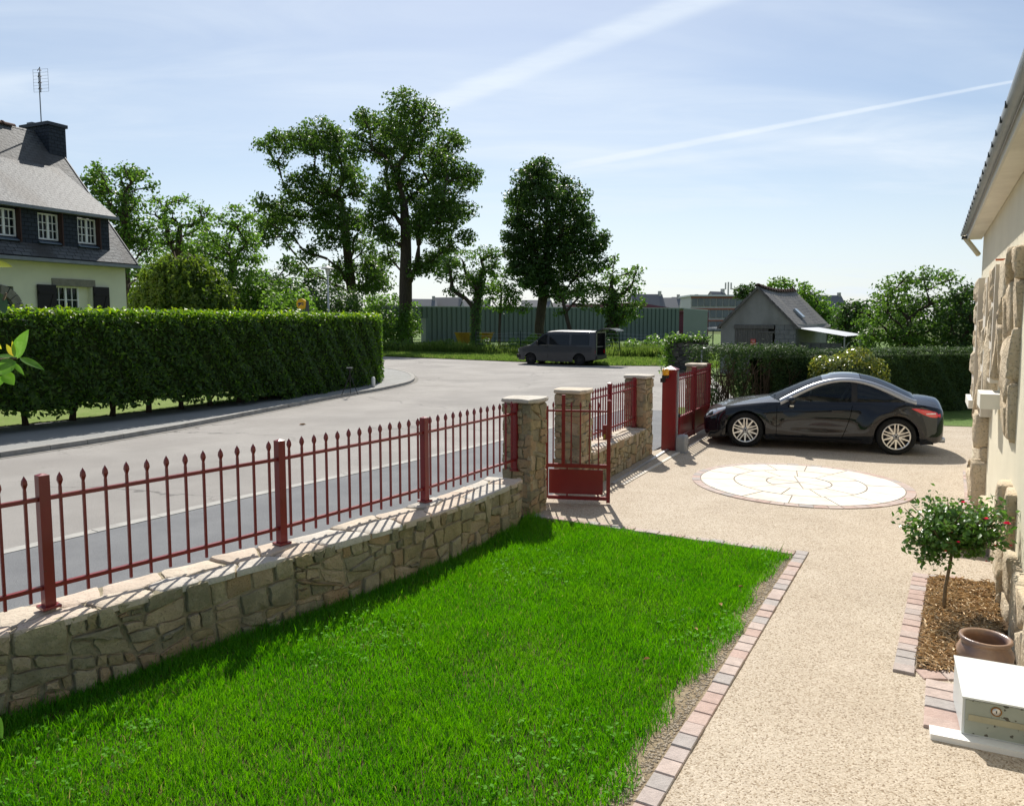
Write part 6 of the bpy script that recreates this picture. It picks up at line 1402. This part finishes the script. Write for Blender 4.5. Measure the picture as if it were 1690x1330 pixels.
# open rear: frame round a dark load space
fr_ = MB()
for s in (-1,1): fr_.box(3.84,3.90,min(s*.74,s*.88),max(s*.74,s*.88),.5,1.80)
fr_.build('rear_pillars', M_vp, van); MB().box(3.84,3.90,-.82,.82,1.80,1.90).build('rear_header', M_vp, van)
MB().box(2.2,3.83,-.73,.73,.56,.60).build('load_floor', M_cabin, van); MB().box(2.2,2.25,-.73,.73,.60,1.80).build('load_bulkhead', M_cabin, van)
MB().box(3.3,3.8,-.70,.70,1.02,1.05).build('load_shelf', mat('grey_shelf', (.30,.29,.27), .8, .2), van)
tg = MB()
for x, z0 in ((3.80,1.90),(4.15,2.06),(4.6,2.06),(4.95,1.96)): tg.v += [(x,-.76,z0),(x,.76,z0),(x+.01,.76,z0-.07),(x+.01,-.76,z0-.07)]
for i in range(3): tg.f += [(i*4+j, i*4+(j+1)%4, i*4+4+(j+1)%4, i*4+4+j) for j in range(4)]
tg.f += [(3,2,1,0),(12,13,14,15)]; tgo = tg.build('tailgate', M_vp, van)
MB().add([(4.0,-.62,2.005),(4.55,-.62,2.068),(4.55,.62,2.068),(4.0,.62,2.005)], [(0,1,2,3)]).build('tailgate_window', M_vg_, tgo)
for s in (-1,1): MB().tube([(3.86,s*.72,1.45),(4.2,s*.72,1.98)], .014, 5).build('gas_strut', M_blk, tgo)

# ================================================================== SMALL THINGS
# ---- planting bed by the house: chips, setts, standard rose, pot, letter box
B0, B1, B2, B3 = (2.72,5.06), (3.90,7.02), (4.42,6.72), (3.32,4.98)
e3 = thing('sett_edging', 'rows of pink and grey setts framing the bark-chip bed by the house', 'edging', (3.2,6,0))
sett_row(e3, (2.64,5.02), (3.86,7.05), .13, .135, 1)
sett_row(e3, (2.79,4.90), (3.27,4.86), .14, .17, -1)
sett_row(e3, (3.95,7.00), (4.25,6.92), .12, .15, 1)
sett_row(e3, (2.46,4.30), (2.80,4.89), .20, .145, 1)
e4 = thing('sett_edging', 'short row of pink setts along the house foot near the corner', 'edging', (6.9,11.5,0))
sett_row(e4, (5.9,9.6), (7.3,12.0), .16, .16, 1)
bed = sheet('planting_bed', [(2.80,5.02),(3.95,6.98),(4.5,6.75),(3.42,4.85)], .016, mat('bed_soil', (.075,.05,.03), .95, .1, (.11,.075,.045), 15, bump=.8, bscale=50))
rg = np.random.default_rng(71); n = 5200; Q = rg.uniform([2.7,4.8],[4.6,7.05],(n*4,2)); Q = Q[in_poly(Q, [(2.83,5.05),(3.95,6.93),(4.42,6.72),(3.36,4.9)])][:n]; n = len(Q)
c_ = np.concatenate([Q, .02+np.abs(rg.normal(0,.016,(n,1)))+.03*np.exp(-(((Q[:,:1]-3.8)/.3)**2+((Q[:,1:]-6.1)/.5)**2))], 1)
a = unit(np.concatenate([rg.normal(size=(n,2)), rg.normal(0,.2,(n,1))],1)); b = unit(np.cross(a, np.tile([[0,0,1.]],(n,1))+rg.normal(0,.25,(n,3)))); u_ = np.cross(a, b)
L_ = rg.uniform(.012,.042,(n,1)); wd = rg.uniform(.004,.012,(n,1)); th = .0025
V = np.stack([c_+a*L_*i+b*wd*j+u_*th*k for k in (-1,1) for i, j in ((-1,-.6),(1,-.4),(.85,.7),(-.9,.5))],1).reshape(-1,3); i = np.arange(n)[:,None]*8
F = np.concatenate([i+np.array([f]) for f in ((4,5,6,7),(0,1,5,4),(1,2,6,5),(2,3,7,6),(3,0,4,7))],1).reshape(-1,4)
o = link('bark_chips', np_mesh('bark_chips', V, F), mat('bark_chip', (.64,.47,.28), .85, .2, (.42,.27,.14), 26, 3, ramp=(.4,.6), fine=(45,(.80,.66,.45),.48,.58))); o['label'] = 'brown bark chips covering the bed by the house'; setting(o, 'stuff')
rs = thing('standard_rose', 'small standard rose tree with pink-red blooms in the bark-chip bed', 'rose tree', (3.585,6.05,.02))
M_rb = mat('rose_bark', (.22,.17,.11), .9, .2, (.15,.11,.07), 20, bump=.6, bscale=60)
MB().tube([(0,0,-.02),(.012,.02,.2),(.045,.03,.38),(.07,.04,.55)], [.017,.014,.013,.012], 8).build('stem', M_rb, rs, smooth=True)
rg = np.random.default_rng(72); br = MB(); C, D = [], []
TIP = []
for k in range(120):
    d = unit(rg.normal(size=3)); d[2] = d[2]*.75+.15; p = np.array([.10,.03,.72])+d*np.array([.47,.40,.30])*rg.uniform(.35,1.0)
    if k < 9: p = np.array([rg.uniform(-.42,-.1), rg.uniform(-.15,.1), rg.uniform(.42,.62)])
    TIP.append(p); m_ = (np.array([.07,.04,.55])+p)/2+rg.normal(0,.03,3)
    br.tube([(.07,.04,.53), tuple(m_), tuple(p)], [.007,.005,.003], 4, False)
    q = rg.uniform(0,1,(34,1)); L_ = np.array(m_)*(1-q)+p*q+rg.normal(0,.048,(34,3)); C.append(L_); D.append(np.tile(d*.4+np.array([0,0,.6]),(34,1))+rg.normal(0,.6,(34,3)))
br.build('branches', M_rb, rs, smooth=True)
C = np.concatenate(C); D = np.concatenate(D)
link('crown', leaf_mesh('crown', C, D, rg.uniform(.034,.066,len(C)), .62, rg), mat('rose_leaf', (.045,.115,.018), .32, .5, (.07,.16,.025), 9, transl=.35, fine=(25,(.12,.22,.04),.55,.7)), rs)
M_petal = mat('rose_petal', (.60,.02,.07), .5, .3, (.70,.06,.13), 30, transl=.25)
for k, (x, y, z_, s) in enumerate(((.28,-.30,.83,.034),(.14,-.26,.86,.024),(.02,-.15,.965,.022),(-.10,-.2,.74,.017),(-.08,-.28,.68,.017),(.2,-.3,.66,.014),(-.16,-.25,.6,.013),(.36,-.24,.64,.015),(.2,-.2,.50,.013))):
    mb = MB(); r7 = random.Random(k)
    for q in range(11):
        a = q*2.4; t_ = .3+.7*q/10; d = Vector((math.cos(a),math.sin(a),.0)); p0 = Vector((x,y,z_))
        mb.add([p0, p0+d*s*.6*t_+Vector((-d.y,d.x,0))*s*.5+UP*s*(.75-.5*t_), p0+d*s*t_+UP*s*(1.0-.75*t_), p0+d*s*.6*t_-Vector((-d.y,d.x,0))*s*.5+UP*s*(.75-.5*t_)], [(0,1,2,3)])
    mb.build('bloom', M_petal, rs)
pot = thing('clay_pot', 'empty round glazed clay pot standing behind the letter box', 'pot', (3.22,4.94,.015))
MB().lathe([(.001,.0),(.10,.0),(.115,.03),(.165,.13),(.172,.18),(.15,.225),(.137,.24),(.150,.252),(.160,.265),(.157,.28),(.143,.284),(.128,.27),(.125,.24),(.15,.18),(.14,.10),(.10,.04),(.001,.035)], 40).build('body', mat('glazed_clay', (.30,.19,.125), .3, .5, (.15,.11,.11), 5, bump=.15, bscale=20), pot, smooth=True)
MB().lathe([(.001,.11),(.142,.11)], 30).build('inner_glaze', mat('ochre_glaze', (.30,.17,.04), .45, .4, (.22,.12,.03), 8), pot)
mrz = math.atan2(-.425,.905)
o = MB().box(-.16,.75,-.08,.03,-.02,.045).build('smear_slab', mat('smear_white', (.80,.80,.78), .8, .3, (.74,.74,.72), 4)); o.location = (2.611,4.177,.0); o.rotation_euler = (0,0,mrz); tag(o, 'white slab standing in for a pale smear under the letter box', 'slab')  # made-up slab in place of a white smear below the letter box
lbx = thing('letter_box', 'weathered pale metal letter box with round lock lying by the house wall', 'letter box', (2.611,4.177,.046), mrz)
M_lb = mat('pale_enamel', (.62,.65,.64), .4, .4, (.58,.61,.60), 3)
M_lf = mat('worn_enamel', (.33,.36,.31), .5, .4, (.29,.32,.27), 5, fine=(26,(.07,.065,.05),.63,.66))
mb = MB().box(0,.40,0,.46,0,.235); mb.v[4:8] = [(0,0,.225),(.40,0,.225),(.40,.46,.262),(0,.46,.262)]; mb.build('case', M_lb, lbx)
MB().add([(-.006,-.022,.222),(.406,-.022,.222),(.406,.47,.262),(-.006,.47,.262),(-.006,-.022,.232),(.406,-.022,.232),(.406,.47,.274),(-.006,.47,.274)], [(0,3,2,1),(4,5,6,7),(0,1,5,4),(1,2,6,5),(2,3,7,6),(3,0,4,7)]).build('lid', M_lb, lbx)
dr = MB().box(.014,.386,-.008,-.001,.012,.212).build('door', M_lf, lbx)
MB().box(.03,.37,-.013,-.0085,.092,.128).build('letter_flap', mat('aged_brass', (.40,.38,.26), .5, .4, (.34,.32,.22), 6), dr)
lk = MB().lathe([(.001,-.017),(.019,-.017),(.021,-.0085)], 20, (.165,0,.172), 'y').build('lock', mat('lock_metal', (.66,.64,.60), .3, .5, metal=.4), dr, smooth=True)
MB().lathe([(.0215,-.013),(.0275,-.013),(.0275,-.0085)], 20, (.165,0,.172), 'y').build('lock_ring', mat('rusty_ring', (.26,.13,.04), .8, .2), lk)
MB().box(.1625,.1675,-.0195,-.0175,.166,.180).build('keyhole', M_blk, lk)

# ---- leafy twig reaching in from the left, close to the camera
tw = thing('foreground_branch', 'leafy shrub twig with glossy green leaves close to the camera on the left', 'branch', (-1.42,1.9,1.6))
M_gl = mat('glossy_leaf', (.075,.20,.02), .35, .5, (.10,.235,.03), 14, 3, transl=.5, fine=(60,(.13,.27,.05),.55,.7))
M_yl = mat('young_leaf', (.30,.34,.03), .4, .4, (.36,.30,.04), 14, transl=.5); M_dl = mat('mature_leaf', (.035,.085,.025), .25, .55, (.05,.11,.03), 10, transl=.15)
MB().tube([(0,0,-1.6),(.02,0,-.6),(.05,.02,.2),(.06,.0,.75),(.1,0,1.0)], [.014,.012,.010,.007,.004], 6).build('stem', M_rb, tw, smooth=True)
MB().tube([(.058,.0,.70),(.11,.0,.73),(.172,-.005,.737)], [.006,.005,.003], 5).build('side_twig', M_rb, tw, smooth=True)
MB().tube([(.06,.0,.75),(.11,.0,.82),(.15,0,.90)], [.005,.004,.003], 5).build('side_twig', M_rb, tw, smooth=True)
def big_leaf(p, tip, nrm, wd, m):
    """a broad pointed leaf with a folded midrib"""
    p, tip = Vector(p), Vector(tip); d = tip-p; nrm = Vector(nrm).normalized(); s = d.cross(nrm).normalized(); mb = MB(); k = 8
    for i in range(k+1):
        q = i/k; w0 = wd*(math.sin(math.pi*q**.8))**.8*.5 if 0 < i < k else .0006; c0 = p+d*q-nrm*.10*d.length*q*q
        mb.v += [tuple(c0+s*w0+nrm*w0*.22), tuple(c0), tuple(c0-s*w0+nrm*w0*.22)]
    for i in range(k): mb.f += [(i*3,i*3+1,i*3+4,i*3+3),(i*3+1,i*3+2,i*3+5,i*3+4)]
    mb.build('leaf', m, tw, smooth=True)
big_leaf((.085,0,.97), (.172,-.01,.972), (-.1,-.5,.8), .036, M_yl)
big_leaf((.118,0,.905), (.160,-.02,.850), (.75,-.6,.2), .034, M_dl)
big_leaf((.168,-.005,.735), (.197,-.005,.808), (-.35,-.9,-.1), .044, M_gl)
big_leaf((.178,-.005,.738), (.240,-.01,.712), (.2,-.6,.75), .020, M_gl)
big_leaf((.165,-.0,.74), (.11,-.01,.745), (0,-.5,.85), .018, M_gl)
big_leaf((.172,-.01,.728), (.128,-.03,.700), (.1,-.85,.45), .044, M_gl)
big_leaf((.165,-.01,.725), (.195,-.02,.697), (.3,-.8,.4), .012, M_gl)
big_leaf((.14,-.01,.70), (.168,-.02,.672), (.2,-.8,.5), .030, M_gl)
big_leaf((.14,-.01,.69), (.118,-.02,.665), (.2,-.8,.5), .022, M_gl)
big_leaf((.160,0,.742), (.145,-.005,.772), (.3,-.9,.1), .013, M_yl)
big_leaf((.166,0,.745), (.158,-.005,.780), (-.3,-.9,.1), .012, M_yl)
big_leaf((.13,0,.76), (.105,-.005,.79), (-.3,-.9,.1), .016, M_yl)
big_leaf((.10,0,.72), (.138,-.03,.716), (.1,-.7,.6), .020, M_dl)
big_leaf((.05,0,.5), (.11,-.03,.44), (.2,-.7,.6), .04, M_gl); big_leaf((.04,0,.3), (-.04,-.03,.26), (.2,-.7,.6), .04, M_gl); big_leaf((.04,0,.1), (.10,-.03,.05), (.2,-.7,.6), .04, M_dl); big_leaf((.03,0,-.2), (.09,-.03,-.25), (.2,-.7,.6), .045, M_gl)

# ---- street lamp, post office sign
lp = thing('street_lamp', 'pale street lamp with a conical hat standing behind the laurel hedge', 'street lamp', (-12.15,50,.06))
M_lp = mat('lamp_grey', (.34,.37,.40), .45, .4)
MB().tube([(0,0,0),(0,0,1.0),(0,0,5.35)], [.085,.075,.05], 10).build('pole', M_lp, lp, smooth=True)
MB().lathe([(.06,5.35),(.09,5.4),(.12,5.5),(.16,5.72),(.16,5.78)], 16).build('lantern', mat('lamp_glass', (.55,.57,.56), .3, .5), lp, smooth=True)
MB().lathe([(.44,5.79),(.42,5.83),(.14,5.93),(.06,5.99),(.001,6.0)], 20).build('hat', mat('lamp_hat', (.50,.50,.48), .5, .4), lp, smooth=True)
sg = thing('post_office_sign', 'yellow disc sign with a dark blue mark on a grey panel above the hedge', 'sign', (-12.52,45,.06), R(-12))
M_yel = mat('sign_yellow', (.72,.40,.012), .45, .4); M_navy = mat('sign_navy', (.02,.03,.10), .5, .4)
MB().box(-.42,.42,-.07,.07,2.35,3.0).build('panel', mat('sign_grey', (.06,.062,.07), .5, .4), sg)
MB().tube([(-.3,0,0),(-.3,0,2.4)], .05, 6).build('post', M_lp, sg); MB().tube([(.3,0,0),(.3,0,2.4)], .05, 6).build('post', M_lp, sg)
MB().box(.30,.43,-.068,.068,3.0,3.55).build('panel_side', MATS['sign_grey'], sg)
MB().lathe([(.001,-.09),(.30,-.09),(.31,-.08),(.31,.06),(.001,.06)], 32, (0,0,3.38), 'y').build('disc', M_yel, sg)
MB().add([(-.16,-.094,3.46),(.20,-.094,3.46),(.10,-.094,3.40),(-.02,-.094,3.40),(.04,-.094,3.35),(-.06,-.094,3.35),(-.12,-.094,3.24),(-.20,-.094,3.24),(-.13,-.094,3.36),(-.22,-.094,3.36)], [(0,1,2,3),(0,3,4,5,8,9),(5,6,7,8)]).build('mark', M_navy, sg)
MB().add([(.02,-.093,3.32),(.12,-.093,3.38),(.22,-.093,3.38),(.10,-.093,3.30)], [(0,1,2,3)]).build('mark', M_navy, sg)
MB().box(-.30,.20,-.075,-.0705,2.78,2.84).build('print_line', M_white, sg)
# ---- camera tripod on the pavement, white post at the hedge end
tp = thing('camera_tripod', 'small black camera tripod standing on the far pavement by the hedge', 'tripod', (-5.25,24.25,.062))
for k in range(3):
    a = R(100)+k*2*math.pi/3; MB().tube([(.02*math.cos(a),.02*math.sin(a),.62),(.16*math.cos(a),.16*math.sin(a),.3),(.30*math.cos(a),.30*math.sin(a),0)], [.018,.014,.010], 6).build('leg', M_blk, tp)
MB().tube([(0,0,.45),(0,0,.80)], .018, 8).build('centre_column', M_blk, tp); MB().box(-.05,.05,-.04,.04,.80,.86).build('head', M_blk, tp); MB().tube([(0,-.03,.83),(.12,-.12,.80)], .009, 5).build('pan_handle', M_blk, tp)
MB().box(-.10,.10,-.02,.02,.861,.875).build('plate', M_silver, tp)
o = MB().tube([(0,0,0),(0,0,.3),(0,0,.36)], [.07,.07,.04], 10).build('marker_post', M_white, None, False, True); o.location = (-5.02,27.1,.062); tag(o, 'short white marker post at the end of the laurel hedge', 'post')
# ---- yellow skip, wire fence, ivy wall across the road
sk = thing('yellow_skip', 'yellow metal skip in front of the metal warehouse', 'skip', (-3.7,73,.0), .1)
M_skip = mat('skip_yellow', (.36,.22,.015), .7, .2, (.26,.15,.02), 1.5)
MB().add([(-1.45,-1,.25),(1.45,-1,.25),(1.45,1,.25),(-1.45,1,.25),(-1.85,-1.1,1.3),(1.85,-1.1,1.3),(1.85,1.1,1.3),(-1.85,1.1,1.3)], [(0,1,5,4),(1,2,6,5),(2,3,7,6),(3,0,4,7),(3,2,1,0)]).build('body', M_skip, sk)
MB().box(-1.9,1.9,-1.16,-1.08,1.25,1.35).build('rim', M_skip, sk)
for x in (-1.1,0,1.1): MB().box(x-.06,x+.06,-1.12,-1.0,.3,1.24).build('rib', M_skip, sk)
for x in (-1.2,1.2): MB().tube([(x,-.9,.12),(x,.9,.12)], .14, 8).build('skid', M_blk, sk)
M_pst = mat('fence_green', (.018,.035,.028), .6, .3)
wf = thing('wire_fence', 'dark green wire fence with a braced end post in front of the warehouse', 'fence', (12.5,49,0))
for x, y in ((12.6,47.2),(10.2,48.6),(7.2,50.4),(3.9,52.4),(.6,54.4),(-2.7,56.4)): MB().tube([(x,y,0),(x,y,1.72 if x < 12 else 1.85)], .035, 6).build('post', M_pst, wf, True)
MB().tube([(12.55,47.23,1.55),(11.3,47.95,.15)], .03, 6).build('brace', M_pst, wf, True)
mb = MB()
for k in range(6):
    zz = .2+k*.28; P_ = [(12.6,47.2),(10.2,48.6),(7.2,50.4),(3.9,52.4),(.6,54.4),(-2.7,56.4)]
    for (a, b), (c, d) in zip(P_, P_[1:]): mb.tube([(a,b,zz),((a+c)/2,(b+d)/2,zz-.10*(k == 5)),(c,d,zz)], .006, 3, False)
o = mb.build('wires', M_galv, wf, True); o['kind'] = 'stuff'
iw = thing('ivy_wall', 'low dry-stone wall topped with ivy left of the old shed', 'wall', (8.6,35.8,0))
rubble(iw, (7.3,34.9,0), (.97,.24,0), UP, (.24,-.97,0), 2.0, 1.55, .45, .16, 91, [mat('shale_%d' % i, c_, .9, .2, tuple(x*.7 for x in c_), 6) for i, c_ in enumerate(((.13,.12,.11),(.10,.095,.09),(.16,.145,.125)))], .06, .01, 'stone', aspect=2.5)
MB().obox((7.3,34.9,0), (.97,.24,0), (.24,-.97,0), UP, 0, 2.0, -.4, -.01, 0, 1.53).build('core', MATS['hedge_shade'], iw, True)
rg = np.random.default_rng(81); n = 1500; s = rg.uniform(-.15,2.0,n); e_ = rg.uniform(size=n) < .3
C = np.stack([7.3+.97*s+.24*rg.uniform(-.5,.15,n), 34.9+.24*s-.97*rg.uniform(-.4,.16,n), 1.55+np.abs(rg.normal(0,.16,n))-.1],1); C[e_] = np.stack([7.3+rg.normal(-.1,.16,e_.sum()), 34.8+rg.normal(0,.2,e_.sum()), rg.uniform(0,1.6,e_.sum())],1)
link('ivy', leaf_mesh('ivy', C, rg.normal(0,.6,(n,3))+np.array([0,-.5,.7]), rg.uniform(.08,.16,n), .7, rg), M_light, iw, True)
MB().obox((9.5,36.6,0), (.82,-.57,0), (.57,.82,0), UP, 0, 1.1, 0, 2.2, 2.05, 2.12).build('tin_roof', mat('pale_tin', (.50,.51,.52), .5, .4), iw, True)
hd = thing('pipe_handle', 'thin grey bent pipe rising behind the farthest pillar', 'pipe', (4.52,17.9,0))
MB().tube([(0,0,0),(0,0,1.74),(.03,.01,1.78),(.28,.05,1.81)], .018, 6).build('pipe', M_galv, hd, smooth=True)
wheels = thing('wheelbarrow_frame', 'blue crate and leaning white board under the lean-to edge', 'crate', (14.6,33.3,0))
MB().box(-.05,.6,-.3,.3,.85,1.1).build('crate', mat('blue_plastic', (.03,.06,.22), .5, .4), wheels); MB().box(0,.55,-.25,.25,0,.849).build('stand', M_plank, wheels)
MB().obox((-.15,-.1,.9), Vector((.4,0,.5)).normalized(), (0,1,0), Vector((-.5,0,.4)).normalized(), 0, .75, 0, .08, 0, .03).build('board', M_white, wheels)
wheels.name = 'storage_stand'
